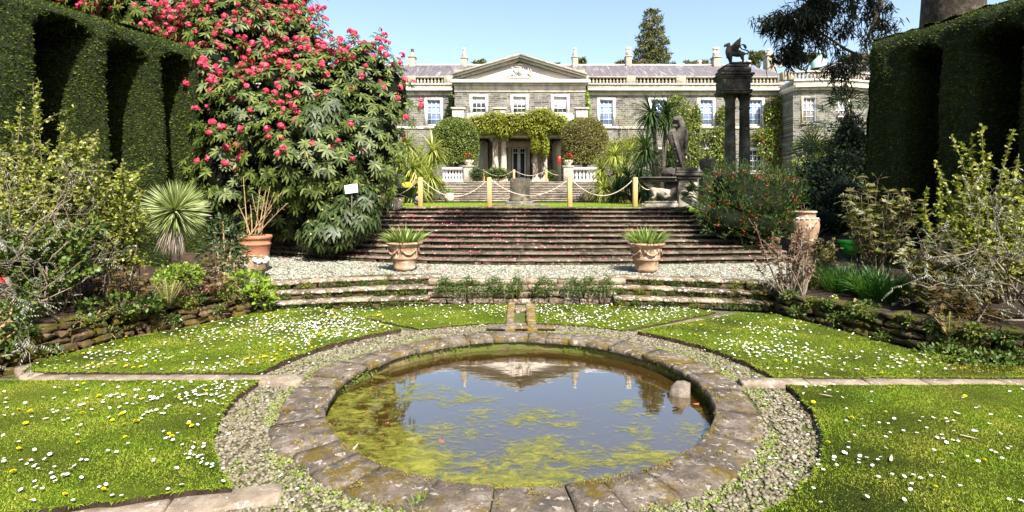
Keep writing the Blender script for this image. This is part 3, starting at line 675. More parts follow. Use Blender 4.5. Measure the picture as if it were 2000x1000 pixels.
cnt = {'E': 560, 'F': 480, 'A': 1300, 'B': 480, 'C': 260, 'D': 620}
DP = []
def dfun(k_):
    def f(P):
        x, y = P[:, 0], P[:, 1]; c = clump(P, 3.2, ord(k_))
        if k_ == 'A': return .06 + c * .3 + 1.0 * np.exp(-(((x + 2.35 + (y-6.2)*.3) / .75) ** 2 + ((y - 6.45) / .5) ** 2))
        if k_ == 'E': return .05 + c * .35 + 1.0 * np.exp(-((x + 2.6) / .6) ** 2 - ((y - 4.2) / .3) ** 2)
        if k_ == 'D': return .35 + .5 * c
        if k_ == 'B': return .05 + c * .3 + .9 * np.exp(-((x - 2.6) / .5) ** 2 - ((y - 5.4) / .35) ** 2)
        return .06 + c * .6
    return f
for k_, n in cnt.items():
    pl, z = polys[k_]; P = scatter(pl, n, dfun(k_)); DP += [(p[0], p[1], z + rng.uniform(.012, .03), k_) for p in P]
k = 150; a = rng.uniform(0, 2*math.pi, k); r = rng.uniform(1.93, 2.36, k); DP += [(PC[0] + r[i]*math.cos(a[i]), PC[1] + r[i]*math.sin(a[i]), rng.uniform(-.012, .01), 'K') for i in range(k)]
inview = [p for p in DP if abs(p[0] - .0) < p[1] * .97 and p[1] > 2.72]
inview.sort(key=lambda p: p[1]); near, rest = inview[:300], inview[300:]
dme = []
for v in range(6):
    m_ = daisy_mb(.0095 + .0012 * (v % 3), 13, (0, 0, 0), tilt(rng.uniform(0, .5), rng.uniform(0, 6.28))); me = m_.mesh('daisy'); me.materials.append(G['white_petal']); me.materials.append(G['yellow']); dme.append(me)
lawn_txt = {'E': 'white daisy in the near left lawn', 'F': 'white daisy in the near right lawn', 'K': 'white daisy on the cobble ring round the pool', 'A': 'white daisy in the upper left lawn', 'B': 'white daisy in the upper right lawn', 'C': 'white daisy in the lawn left of the rill', 'D': 'white daisy in the lawn right of the rill'}
for i, p in enumerate(near):
    o = bpy.data.objects.new('daisy', dme[i % 6]); C.objects.link(o); o.location = p[:3]; o.rotation_euler = (0, 0, rng.uniform(0, 6))
    tag(o, lawn_txt[p[3]], 'daisy', lawn_txt[p[3]].replace('white daisy', 'white daisies'))
mb = MB()
for i, p in enumerate(rest):
    t_ = daisy_mb(rng.uniform(.009, .013), 7, p[:3], tilt(rng.uniform(0, .5), rng.uniform(0, 6.28)))
    mb.V += t_.V; mb.F += [(F + mb.n, m) for F, m in t_.F]; mb.n += t_.n
tag(link('daisies', mb, [G['white_petal'], G['yellow']]), 'white daisies farther back in the lawns', 'daisies', kind='stuff')
t_ = MB()
for ring, (rr, zz, np_) in enumerate(((.021, 0, 14), (.015, .004, 11), (.008, .007, 7))):
    a = np.arange(np_) / np_ * 2 * math.pi + ring
    leaves(t_, np.zeros((np_, 3)) + (0, 0, zz), np.stack([np.cos(a), np.sin(a), np.full(np_, .2 + ring * .25)], 1), np.tile([0, 0, 1.], (np_, 1)), rr, .008, 0, widest=.8)
dme = t_.mesh('dandelion'); dme.materials.append(G['yellow'])
dd = {'E': 44, 'F': 24, 'A': 90, 'B': 12, 'C': 8, 'D': 10}
nm = {'E': 'near left lawn', 'F': 'near right lawn', 'A': 'upper left lawn', 'B': 'upper right lawn', 'C': 'lawn left of the rill', 'D': 'lawn right of the rill'}
for k_, n in dd.items():
    pl, z = polys[k_]; P = scatter(pl, n * 2, lambda P: .1 + clump(P, 2.4, ord(k_) + 1))
    P = [p for p in P if abs(p[0]) < p[1] * .97 and p[1] > 2.75][:n]
    for p in P:
        o = bpy.data.objects.new('dandelion', dme); C.objects.link(o); o.location = (p[0], p[1], z + rng.uniform(.014, .03)); o.rotation_euler = (rng.uniform(-.3, .3), rng.uniform(-.3, .3), rng.uniform(0, 6))
        s = rng.uniform(.5, .85); o.scale = (s, s, s); tag(o, 'yellow dandelion in the ' + nm[k_], 'dandelion', 'yellow dandelions in the ' + nm[k_])
# ================================================================= LOW STEPS, LOW WALL, TERRACE, STAIRS
def flight(name, label, X0, X1, ks, yf, z0, rise, depth, mt, mr, cat='steps', seg=(.35, .75), th=.05, over=.03, base=None, jz=.006, jy=.02, riserd=.25):
    t = thing(name, label, cat, base)
    for k in ks:
        mb = MB(); x0, x1 = X0(k), X1(k); x = x0
        while x < x1 - .03:
            l = min(rng.uniform(*seg), x1 - x)
            if x1 - x - l < .15: l = x1 - x
            dz = rng.uniform(-jz, jz); dy = rng.uniform(-jy, jy); z = z0 + rise * (k + 1) + dz; ns = max(2, int(l / .15) + 1); V, Fs = [], []
            for i, xx in enumerate(np.linspace(x + .003, x + l - .003, ns)):
                y = yf(k, xx) + dy + rng.uniform(-jy, jy) * .35; e = rng.uniform(-.002, .002)
                V += [(xx, y + .0, z - th + .006), (xx, y - .006, z - th * .5), (xx, y + .008, z - .008 + e), (xx, y + .03, z), (xx, yf(k, xx) + depth, z), (xx, yf(k, xx) + depth, z - th)]
            for i in range(ns - 1):
                for q in range(6): Fs.append((i*6 + q, (i+1)*6 + q, (i+1)*6 + (q+1) % 6, i*6 + (q+1) % 6))
            Fs += [tuple(range(6)), tuple(range((ns-1)*6, ns*6))[::-1]]; mb.addl(V, Fs, 0)
            x += l
        # riser stones, set back beneath the nosing
        x = x0
        while x < x1 - .03:
            l = min(rng.uniform(seg[0] * .6, seg[1] * .7), x1 - x); xm = x + l/2; sl = (yf(k, x + l) - yf(k, x)) / l
            mb.rock((xm, yf(k, xm) + over + riserd/2, z0 + rise * (k + .5) - th/2 - .0), (l/2 - .002, riserd/2 + rng.uniform(-.006, .006), (rise - th)/2 + .016), .012, 1, .004, math.atan(sl)); x += l
        link('step', mb, [mt, mr], t)
    return t
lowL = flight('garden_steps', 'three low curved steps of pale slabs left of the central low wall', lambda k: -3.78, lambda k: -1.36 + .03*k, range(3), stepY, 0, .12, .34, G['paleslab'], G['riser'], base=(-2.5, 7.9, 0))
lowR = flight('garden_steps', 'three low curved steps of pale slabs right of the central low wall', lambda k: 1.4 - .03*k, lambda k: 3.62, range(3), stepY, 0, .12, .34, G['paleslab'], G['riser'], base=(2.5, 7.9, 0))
def stonewall(name, label, pts, z0, zf, th, mats, courses=4, base=None, seg=(.14, .42), cat='wall', batter=.03, cap=True, jit=.014):
    """dry stone wall along pts (face on the right-hand side of travel), course by course"""
    mb = MB(); P = [np.array(p, float) for p in pts]; S = [0]
    for a, b in zip(P[:-1], P[1:]): S.append(S[-1] + np.linalg.norm(b - a))
    def pos(s):
        i = min(max(int(np.searchsorted(S, s)) - 1, 0), len(P) - 2); f = (s - S[i]) / (S[i+1] - S[i]); return P[i] + (P[i+1] - P[i]) * f, (P[i+1] - P[i]) / (S[i+1] - S[i])
    for c in range(courses):
        s = -rng.uniform(0, .1); top = c == courses - 1
        while s < S[-1]:
            l = rng.uniform(*seg) * (1.35 if top and cap else 1); p, d = pos(min(max(s + l/2, 0), S[-1])); H = zf(min(max(s, 0), S[-1]) / S[-1]) - z0
            h = H / courses; nrm = np.array([d[1], -d[0]]); z = z0 + h * (c + .5) + rng.uniform(-.006, .006)
            off = rng.uniform(-.022, .016) - batter * c + (.02 if top and cap else 0); q = p - nrm * (th/2 - off)
            mb.rock((q[0], q[1], z), (l/2 - .005, th/2, h/2 - rng.uniform(.001, .007)), .014, 0, jit, math.atan2(d[1], d[0]) + rng.uniform(-.03, .03)); s += l
    # dark fill behind the joints
    for a, b in zip(P[:-1], P[1:]):
        d = (b - a) / np.linalg.norm(b - a); nrm = np.array([d[1], -d[0]]); dd_ = .1 + batter * courses; a2, b2 = a - nrm * dd_, b - nrm * dd_; a3, b3 = a - nrm * (th + .2), b - nrm * (th + .2)
        zt = min(zf(0), zf(1), zf(.5)) - .03; V = [(*a2, z0 - .05), (*b2, z0 - .05), (*b3, z0 - .05), (*a3, z0 - .05), (*a2, zt), (*b2, zt), (*b3, zt), (*a3, zt)]
        mb.addl(V, [(0, 1, 5, 4), (2, 3, 7, 6), (4, 5, 6, 7), (1, 2, 6, 5), (0, 4, 7, 3)], 1)
    return tag(link(name, mb, mats, base=base or (*pts[0], z0)), label, cat)
stonewall('low_wall', 'low rough stone wall in the centre under trailing plants above the mossy rill', [(-1.38, 8.14), (1.42, 8.14)], -.03, lambda t: .35, .22, [stone('low_wall_stone', (.2, .14, .1), (.36, .27, .2), (.55, .46, .38), 4, moss=(.15, .13, .02), mossamt=.35, bump=1, per_island=.4), G['soil']], 4, seg=(.15, .45))
stonewall('retaining_wall', 'mossy brown dry stone retaining wall beside the upper left lawn', [(-4.95, 3.4), (-4.75, 4.4), (-4.68, 5.1), (-4.46, 5.93), (-4.0, 6.58), (-3.62, 7.3), (-3.74, 8.0), (-4.1, 8.6)], -.05, lambda t: .33 - .05 * t, .26, [G['wallstone'], G['soil']], 5, seg=(.08, .27), jit=.026, cap=True)
stonewall('retaining_wall', 'dark mossy dry stone retaining wall beside the upper right lawn', [(3.75, 8.4), (3.56, 7.7), (3.47, 7.2), (3.8, 6.33), (4.06, 5.55), (4.42, 5.2), (4.7, 4.9), (5.6, 4.5)], -.05, lambda t: .27 + .12 * t, .26, [G['wallstone_dark'], G['soil']], 5, seg=(.1, .32), jit=.022)
# terrace of pale pebbles
def tY(X): return 8.74 - .057 * X * X if abs(X) > 1.3 else 8.24
xs = np.linspace(-4.1, 4.1, 42); tp = [(x, tY(x)) for x in xs] + [(6.8, 8.3), (6.8, 13.2), (-6.8, 13.2), (-6.8, 8.0)]
mb = MB(); mb.prism(tp, .2, .352); tag(link('terrace', mb, G['terrace']), kind='structure')
SY0, SR, STR = 9.9, .0918, .32
def bigY(k, X): return SY0 + STR * k + np.where(np.asarray(X) < 0, .062, .018) * np.clip(1 - k / 11, 0, 1.2) ** 1.6 * X * X
P = scatter([(x, tY(x) + .03) for x in xs] + [(5.2, 9), (5.4, 10.3)] + [(x, 9.85 + (.058 if x < 0 else .016) * x * x) for x in np.linspace(5.2, -5.4, 30)] + [(-5.6, 11.6), (-5.4, 8.6)], 17000)
pebbles('pebble_terrace', P, .352, .012, .026, G['pebble_white'], .5)
tag(bpy.data.objects['pebble_terrace'], 'pale pebbles covering the strip between the low steps and the wide stairs', 'pebbles', kind='stuff')
# wide flight of steps up to the lawn
hw = lambda k: 5.7 - .13 * k
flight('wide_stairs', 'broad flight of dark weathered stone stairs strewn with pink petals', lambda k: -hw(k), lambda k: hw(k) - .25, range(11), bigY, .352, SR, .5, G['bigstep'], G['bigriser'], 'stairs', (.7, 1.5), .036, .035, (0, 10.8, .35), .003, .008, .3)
# solid body below the stairs, upper lawn, beds
mb = MB()
for k in range(11):
    V = [(x, bigY(k, x) + .2, z) for x in np.linspace(-hw(k) + .1, hw(k) - .4, 15) for z in (.1, .352 + SR * (k + 1) - .05)]
    V += [(x, bigY(k, x) + .75, z) for x in np.linspace(-hw(k) + .1, hw(k) - .4, 15) for z in (.1, .352 + SR * (k + 1) - .05)]
    Fs = []
    for i in range(14): Fs += [(2*i, 2*i+2, 2*i+3, 2*i+1), (2*i+1, 2*i+3, 30+2*i+3, 30+2*i+1)]
    mb.addl(V, Fs)
tag(link('stair_bank', mb, G['soil']), kind='structure')
ZL = 1.362
mb = MB(); mb.box(-60, 60, 13.4, 27.1, 0, ZL); mb.box(-200, 200, 27.1, 300, 0, ZL - .004); tag(link('lawn', mb, G['lawnfar']), kind='structure')
mb = MB(); n = 26000; P = np.stack([rng.uniform(-4.6, 4.9, n), 13.42 + 11 * rng.uniform(0, 1, n) ** 1.6, np.full(n, ZL)], 1)
leaves(mb, P, rdir(n) * .6 + (0, 0, 1.), rdir(n), rng.uniform(.02, .045, n), .006, .2); tag(link('grass', mb, G['blade']), 'bright grass of the upper lawn above the wide stairs', 'grass', kind='stuff')
# flower beds (soil banks rising to the upper level)
def bank(name, poly, zf, m):
    """height field over a polygon outline"""
    x0, y0 = np.min(poly, 0); x1, y1 = np.max(poly, 0); nx, ny = int((x1-x0)/.16) + 2, int((y1-y0)/.16) + 2
    X, Y = np.meshgrid(np.linspace(x0, x1, nx), np.linspace(y0, y1, ny)); P = np.stack([X.ravel(), Y.ravel()], 1)
    Z = zf(P[:, 0], P[:, 1]) + rng.uniform(-.015, .015, len(P)); ins = inpoly(P, poly)
    i, j = np.meshgrid(np.arange(ny-1), np.arange(nx-1), indexing='ij'); q = np.stack([i*nx+j, i*nx+j+1, (i+1)*nx+j+1, (i+1)*nx+j], -1).reshape(-1, 4)
    q = q[ins[q].all(1)]; mb = MB(); mb.add(np.stack([P[:, 0], P[:, 1], Z], 1), q); return tag(link(name, mb, m, smooth=True), kind='structure')
def zbed(x, y): return .29 + np.clip((np.abs(x) - 4.6) * .05, 0, .2) + np.clip((y - np.where(x > 0, 11.9, 9.8)) / np.where(x > 0, 1.7, 3.6), 0, 1) * (ZL - .4)
bank('flower_bed', [(-4.8, 3.2), (-4.82, 5.1), (-4.6, 6.0), (-4.15, 6.7), (-3.76, 7.4), (-3.86, 8.0), (-4.2, 8.7), (-4.9, 8.9), (-5.7, 10.5), (-5.75, 12.2), (-4.2, 14), (-4, 16), (-16, 16), (-16, 1), (-6, 1)], zbed, G['soil'])
bank('flower_bed', [(5.7, 4.4), (4.85, 5.0), (4.5, 5.35), (4.2, 5.7), (3.95, 6.4), (3.62, 7.25), (3.72, 7.7), (3.95, 8.4), (4.6, 8.8), (5.2, 10.5), (5.4, 12.0), (4.4, 13.6), (4.2, 16), (16, 16), (16, 1), (6.5, 1)], zbed, G['mulch'])
# fallen petals on the stairs and terrace
mb = MB(); n = 2100; k = rng.integers(0, 12, n); X = np.where(rng.uniform(size=n) < .62, -1.6 + rng.normal(size=n) * 1.9, rng.uniform(-5, 4.6, n)); X = np.clip(X, -5.2, 4.8)
cl = np.sin(X * 4 + k * 2.1) + rng.normal(size=n) * .6 > -.2; k, X = k[cl], X[cl]; n = len(X)
yy = bigY(k - 1, X) + .05 + np.abs(rng.normal(size=n)) * .1; yy = np.where(k == 0, bigY(0, X) - rng.uniform(.05, 1.2, n), np.minimum(yy, bigY(k - 1, X) + .27))
P = np.stack([X, yy, .352 + SR * k + .008 + (k == 0) * .012], 1); P = np.repeat(P, 2, 0) + rng.uniform(-.015, .015, (2*n, 3)) * (1, 1, .3)
leaves(mb, P, rdir(2*n) * (1, 1, .3), rdir(2*n, 1.2), rng.uniform(.025, .05, 2*n), rng.uniform(.015, .03, 2*n), 0)
tag(link('fallen_petals', mb, G['pink_petal']), 'pink rhododendron petals fallen on the wide stairs', 'petals', kind='stuff')
# small plants rooted on the low wall and low steps
def tuft(P0, r, n, L, W, mat, label, group, cat='plant', hang=0.0):
    mb = MB(); v = rdir(n, .5) * rng.uniform(.3, 1, (n, 1)) * np.array(r); P = np.array(P0) + v; P[:, 2] -= hang * np.abs(v[:, 0]) 
    leaves(mb, P, unit(v) + rdir(n, .3) * .7, rdir(n, .6), rng.uniform(.7, 1.3, n) * L, rng.uniform(.7, 1.2, n) * W, .2)
    sb = MB()
    for i in range(4): e = P[rng.integers(n)]; sb.tube([P0, (np.array(P0) + e)/2 + (0, 0, .01), e], [.004, .003, .002], 4)
    t = thing('trailing_plant', label, cat, P0, group=group); link('leaves', mb, mat, t); link('stems', sb, G['tanstem'], t)
    return t
TR = [(-1.14, .15, 'first clump of trailing green leaves at the left end of the central low wall'), (-.78, .2, 'broad trailing clump hanging furthest down left of the middle of the low wall'), (-.38, .2, 'dense trailing clump just left of the middle of the low wall'), (-.05, .13, 'narrow trailing clump above the rill on the low wall'),
      (.36, .17, 'rounded green clump just right of the middle of the low wall'), (.78, .13, 'thin trailing clump in the right half of the low wall'), (1.02, .16, 'low trailing clump near the right end of the low wall'), (1.3, .14, 'last trailing clump at the right end of the low wall')]
for x, r, lb in TR: tuft((x, 8.05, .27), (r * 1.25, .1, .15), int(5200 * r), .03, .016, G['trail'], lb, 'trailing plants on the central low wall', hang=.3)
side = {-1: 'left', 1: 'right'}; kk_ = ['lowest', 'middle', 'top']
for sx in (-1, 1):
    for i in range(33):
        k = i % 3; x = sx * (1.5 + (i * .61) % 2.1); y = float(stepY(k, x)) - .0
        tuft((x, y + .01, .12 * k + .05), (rng.uniform(.06, .16), .04, .05), int(rng.uniform(110, 260)), .026, .014, G['steptuft'] if i % 4 == 0 else G['trail'],
             'small green tuft on the %s riser of the low %s steps' % (kk_[k], side[sx]), 'green tufts on the %s riser of the low %s steps' % (kk_[k], side[sx]))
# far flight up to the house terrace
FZ = 2.5; t = thing('far_stairs', 'distant flight of mossy stone stairs leading up to the house', 'stairs', (0, 27.2, ZL))
for k in range(12):
    mb = MB(); x = -4.4; z = ZL + (FZ - ZL) / 12 * (k + 1)
    while x < 4.2:
        l = min(rng.uniform(.8, 1.6), 4.2 - x); mb.rock((x + l/2, 27.2 + .29 * k + .2, z - .02), (l/2 - .003, .2 + rng.uniform(-.01, .01), .024), .01, 0, .003); mb.box(x, x + l, 27.2 + .29*k + .04, 27.2 + .29*k + .3, z - .098, z - .04, 1); x += l
    link('step', mb, [stone('far_step', (.2, .15, .12), (.34, .28, .23), (.5, .44, .38), 2, bump=.4, per_island=.3) if k == 0 else bpy.data.materials['far_step'], G['bigriser']], t)
mb = MB(); n = 5200; k = rng.integers(0, 12, n); X = rng.uniform(-4.3, 4.1, n); ok = np.sin(X * 6 + k * 1.7) + np.sin(X * 2.3 - k) > rng.uniform(-1, 1.2, n); k, X = k[ok], X[ok]
P = np.stack([X, 27.2 + .29 * k + rng.uniform(.0, .12, len(X)), ZL + (FZ - ZL) / 12 * (k + 1) - rng.uniform(-.015, .06, len(X))], 1)
leaves(mb, P, rdir(len(P), .5) + (0, -.5, 0), rdir(len(P), 1), .07, .04, .2); tag(link('moss', mb, G['steptuft']), 'yellow green moss and weeds on the far stairs', 'moss', kind='stuff')
mb = MB(); mb.box(-60, 60, 30.7, 60, ZL - .2, FZ); mb.box(-60, -4.43, 29.6, 30.7, ZL-.2, FZ); mb.box(4.23, 60, 29.6, 30.7, ZL-.2, FZ); tag(link('house_terrace', mb, G['path']), kind='structure')
stonewall('terrace_wall', 'far stone wall left of the distant stairs', [(-14, 29.5), (-4.5, 29.5)], ZL - .05, lambda t: FZ + .02, .3, [G['wallstone'], G['soil']], 7, seg=(.3, .7))
stonewall('terrace_wall', 'far stone wall right of the distant stairs', [(4.3, 29.5), (14, 29.5)], ZL - .05, lambda t: FZ + .02, .3, [G['wallstone'], G['soil']], 7, seg=(.3, .7))
# ================================================================= HOUSE
WY = 42.0; def_px = lambda x, Y: (x - CX) * Y / F_
zpx = lambda y, Y: EYE - (y - CY) * Y / F_
house = thing('country_house', 'long grey stone country house with central pediment and slate roof', 'house', (0, 40, FZ))
def hp(name, mb, m, parent=house, **k): return link(name, mb, m, parent, **k)
ZW = zpx(183, WY)                    # top of rubble wall
def wall_with_holes(mb, x0, x1, z0, z1, y0, y1, holes, m=0):
    """front skin of a wall cut round rectangular holes, y0 front, y1 back"""
    xs = sorted({x0, x1} | {h[0] for h in holes} | {h[1] for h in holes}); zs = sorted({z0, z1} | {h[2] for h in holes} | {h[3] for h in holes})
    for a, b in zip(xs[:-1], xs[1:]):
        for c, d in zip(zs[:-1], zs[1:]):
            cx, cz = (a+b)/2, (c+d)/2
            if any(h[0] < cx < h[1] and h[2] < cz < h[3] for h in holes): continue
            mb.add([(a, y0, c), (b, y0, c), (b, y0, d), (a, y0, d)], [(0, 1, 2, 3)], m)
    for h in holes:
        a, b, c, d = h[:4]
        mb.add([(a, y0, c), (b, y0, c), (b, y0, d), (a, y0, d), (a, y1, c), (b, y1, c), (b, y1, d), (a, y1, d)], [(0, 4, 5, 1), (1, 5, 6, 2), (2, 6, 7, 3), (3, 7, 4, 0)], m)
def window(x0, x1, z0, z1, y, glass, cols=3, rows=4, fm=None, blind=0, surround=.19, sm=None, parent=house, label=None, ry=0, recess=.12):
    """window with stone surround proud of the wall (front plane y), sash bars and pane"""
    fm = fm or G['white']; s = surround; mb = MB()
    for a, b, c, d in ((x0 - s, x0, z0 - s*.6, z1 + s), (x1, x1 + s, z0 - s*.6, z1 + s), (x0, x1, z1, z1 + s)): mb.box(a, b, y - .045, y + .02, c, d)
    w = hp('window', mb, sm or G['whitetop'], parent)
    mb = MB(); mb.box(x0 - s - .06, x1 + s + .06, y - .11, y + .02, z0 - s*.6 - .1, z0 - s*.6); hp('sill', mb, sm or G['dressed'], w)
    mb = MB(); yf = y + recess; t = .055
    mb.box(x0, x0 + t, yf - .04, yf + .02, z0, z1); mb.box(x1 - t, x1, yf - .04, yf + .02, z0, z1); mb.box(x0 + t, x1 - t, yf - .04, yf + .02, z1 - t, z1); mb.box(x0 + t, x1 - t, yf - .04, yf + .02, z0, z0 + t * 1.4)
    for i in range(1, cols): xx = x0 + (x1 - x0) * i / cols; mb.box(xx - .016, xx + .016, yf - .02, yf + .015, z0 + t, z1 - t)
    for i in range(1, rows):
        zz = z0 + (z1 - z0) * i / rows; h = .03 if i == rows // 2 else .014; mb.box(x0 + t, x1 - t, yf - .026, yf + .012, zz - h, zz + h)
    hp('frame', mb, fm, w)
    mb = MB(); mb.box(x0, x1, yf + .022, yf + .04, z0, z1); hp('pane', mb, glass, w)
    if blind: mb = MB(); mb.box(x0 + t, x1 - t, yf - .005, yf + .019, z1 - (z1 - z0) * blind, z1 - t); hp('blind', mb, G['blind'], w)
    if label: w['label'] = label
    return w
def hole(x0, x1, z0, z1): return (x0, x1, z0, z1)
# wings
UW = [(834, 860), (1171, 1197), (1271, 1297), (1367, 1392), (1463, 1488)]
holes, wins = [], []
for a, b in UW: wins.append((def_px(a, WY), def_px(b, WY), zpx(245, WY), zpx(196, WY), G['glass_blue'], 4))
for a, b in [(1367, 1392), (1463, 1488), (1285, 1310), (1200, 1225)]: wins.append((def_px(a, WY), def_px(b, WY), zpx(335, WY), zpx(293, WY), G['glass_dark'], 4))
for a in (700, 755, 600): wins.append((def_px(a, WY), def_px(a + 26, WY), zpx(245, WY), zpx(196, WY), G['glass_blue'], 4))
mb = MB(); wall_with_holes(mb, def_px(430, WY), def_px(1536, WY), FZ - .1, ZW, WY, WY + .3, [w_[:4] for w_ in wins])
hp('wall', mb, G['rubble'])
mb = MB(); mb.box(def_px(430, WY), def_px(1536, WY), WY + .35, WY + 11, FZ - .1, ZW + .5); hp('interior', mb, G['dark'])
for w_ in wins: window(*w_[:4], WY, w_[4], 3, w_[5])
for a, b in ((1171, 1197), (834, 860)): pass
xa, xb = def_px(430, WY), def_px(1530, WY); cl, cr = def_px(884, WY), def_px(1147, WY)
def course(name, z0, z1, out, m, spans=((xa, cl), (cr, xb)), y=WY, b=.015):
    for a, c in spans: mb = MB(); mb.bbox(a, c, y - out, y + .25, z0, z1, b); o = hp(name, mb, m)
    return o
course('string_course', zpx(252, WY), zpx(247, WY), .08, G['dressed'])
course('frieze', zpx(186, WY), zpx(178.5, WY), .06, G['dressed'])
course('cornice', zpx(178.4, WY), zpx(174, WY), .42, G['whitetop'])
course('parapet_base', zpx(173.9, WY), zpx(166, WY), .1, G['parapet'])
course('ledge', zpx(165.9, WY), zpx(163.4, WY), .2, G['whitetop'])
# balustrade bays of the roof line
BP = [(1.0 - .85, 0), (.085, .02), (.085, .05), (.05, .07), (.06, .1), (.095, .2), (.1, .26), (.07, .36), (.045, .46), (.07, .49), (.085, .52), (.085, .56)]
BP = [(.08, 0), (.08, .06), (.05, .09), (.1, .2), (.105, .28), (.06, .4), (.045, .48), (.08, .52), (.08, .58)]
zb0, zb1 = zpx(163.3, WY), zpx(149, WY)
def bal_bay(x0, x1, y, z0, z1, parent, m=G['parapet'], rail=G['greytop'], n=None, name='balustrade', s=1.0, white=None):
    mb = MB(); h = z1 - z0 - .12; n = n or int((x1 - x0) / .27)
    for i in range(n):
        x = x0 + (x1 - x0) * (i + .5) / n; mb.lathe([(r * s, z / .58 * h) for r, z in BP], 8, (x, y, z0))
    o = link(name, mb, m, parent, smooth=True); mb = MB(); mb.bbox(x0 - .02, x1 + .02, y - .16, y + .16, z1 - .12, z1, .02); link('rail', mb, rail, o); return o
peds = [(640, 655), (738, 753), (797, 812), (867, 886), (1143, 1149), (1223, 1241), (1320, 1339), (1430, 1447), (1518, 1532)]
for a, b in peds: mb = MB(); mb.bbox(def_px(a, WY), def_px(b, WY), WY - .12, WY + .3, zb0, zb1 + .03, .02); hp('parapet_pier', mb, G['parapet'])
for (a, b), (c, d) in zip(peds[:-1], peds[1:]):
    if b == 886: continue
    bal_bay(def_px(b, WY), def_px(c, WY), WY + .1, zb0, zb1, house)
# slate roof
mb = MB(); zr, ze = zpx(128, WY + 5), zpx(150, WY + 1.2)
mb.addl([(xa, WY + 1.2, ze), (xb + 1.2, WY + 1.2, ze), (xb - .5, WY + 5, zr), (xa, WY + 5, zr), (xb + 1.2, WY + 9, ze), (xa, WY + 9, ze)], [(0, 1, 2, 3), (3, 2, 4, 5), (1, 4, 2), (0, 3, 5)])
roof = hp('roof', mb, G['slate']); mb = MB(); mb.bbox(xa, xb - .5, WY + 4.9, WY + 5.1, zr - .03, zr + .1, .03); link('ridge', mb, G['whitetop'], roof)
def chimney(x, ytop, ybase, Y, wpx, capo=False, pots=1, lean=0, twin=False):
    X = def_px(x, Y); hw_ = wpx / 2 * Y / F_; zt, z0 = zpx(ytop, Y), zpx(132, Y); zs = zpx(ybase, Y)
    mb = MB(); mb.bbox(X - hw_, X + hw_, Y - hw_ * 1.3, Y + hw_ * 1.3, z0 - 1, zs, .02); mb.bbox(X - hw_ * 1.2, X + hw_ * 1.2, Y - hw_ * 1.5, Y + hw_ * 1.5, zs, zs + .14, .03)
    mb.lathe([(hw_ * .95, 0), (hw_ * .9, .25), (hw_ * .6, .4)], 10, (X, Y, zs + .14)); ch = link('chimney', mb, G['greytop'], roof)
    mb = MB(); zz = zs + .5; h = zt - zz; r = hw_ * .55
    for dx in ([0] if not twin else [-r * .7, r * .9]): mb.lathe([(r, 0), (r * .85, .06), (r * .8, h - .18), (r * 1.05, h - .16), (r * 1.05, h - .04), (r * .9, h), (r * .6, h)], 12, (X + dx, Y, zz))
    # chimney pot stays on its stack
    o = link('chimney_pot', mb, G['chimneypot'], roof, smooth=True)
    if capo: mb = MB(); mb.lathe([(r * .6, 0), (r * 1.2, .1), (r * 1.2, .25), (r * .7, .35), (r * 1.1, .45), (.01, .55)], 10, (X, Y, zt)); link('cowl', mb, G['iron'], roof)
chimney(805.5, 107, 114, 47, 12, True); chimney(907, 94, 116, 47, 11); chimney(1123, 94, 114, 47, 11); chimney(1227, 93, 113, 47, 11, twin=True)
chimney(1398, 93, 115, 47, 14, twin=True); chimney(1502, 96, 112, 49, 15)
mb = MB()
for x in (1366, 1449, 1462, 1514, 1524): X = def_px(x, 50); mb.lathe([(.18, 0), (.2, .45), (.25, .5), (.2, .6)], 10, (X, 50, zpx(131, 50)))
link('chimney_pot', mb, G['chimneypot'], roof)
# central block with pediment (front plane PY)
PY = 40.0; pxl, pxr = def_px(888, PY), def_px(1143, PY); ze1 = zpx(180, PY); zc = zpx(157.5, PY)
cw = [(def_px(a, PY), def_px(b, PY), zpx(221, PY), zpx(190, PY)) for a, b in ((922, 948), (1002, 1027), (1081, 1107))]
mb = MB(); wall_with_holes(mb, pxl, pxr, FZ, ze1, PY, PY + .3, [h for h in cw] + [(def_px(964, PY), def_px(1066, PY), FZ, zpx(272, PY)), (def_px(936, PY), def_px(955, PY), FZ, zpx(272, PY)), (def_px(1078, PY), def_px(1096, PY), FZ, zpx(272, PY))])
for x in (pxl, pxr): mb.add([(x, PY, FZ), (x, WY, FZ), (x, WY, ze1), (x, PY, ze1)], [(0, 1, 2, 3)])
hp('wall', mb, G['rubble'])
mb = MB(); mb.box(pxl + .3, pxr - .3, PY + .5, WY + 6, zpx(262, PY), ze1 + .3); hp('interior', mb, G['dark'])
for i, h in enumerate(cw): window(*h, PY, G['glass_dark'], 3, 3, blind=(.38, .5, .62)[i])
sp = ((pxl - .04, pxr + .04),)
course('frieze', ze1, zpx(174, PY), .06, G['dressed'], sp, PY); course('frieze_upper', zpx(173.9, PY), zpx(166.6, PY), .1, G['dressed'], sp, PY)
course('moulding', zpx(166.5, PY), zpx(163.5, PY), .2, G['dressed'], ((pxl - .15, pxr + .15),), PY)
course('cornice', zpx(163.4, PY), zpx(157.5, PY), .5, G['whitetop'], ((pxl - .25, pxr + .25),), PY)
xl, xr, xap, zap = def_px(884, PY - .5), def_px(1146, PY - .5), def_px(1015, PY - .5), zpx(105, PY - .5)
mb = MB(); mb.extr([(pxl, zc - .02), (pxr, zc - .02), (xap, zap - .5)], PY - .02, PY + .4); hp('tympanum', mb, G['tympanum'])
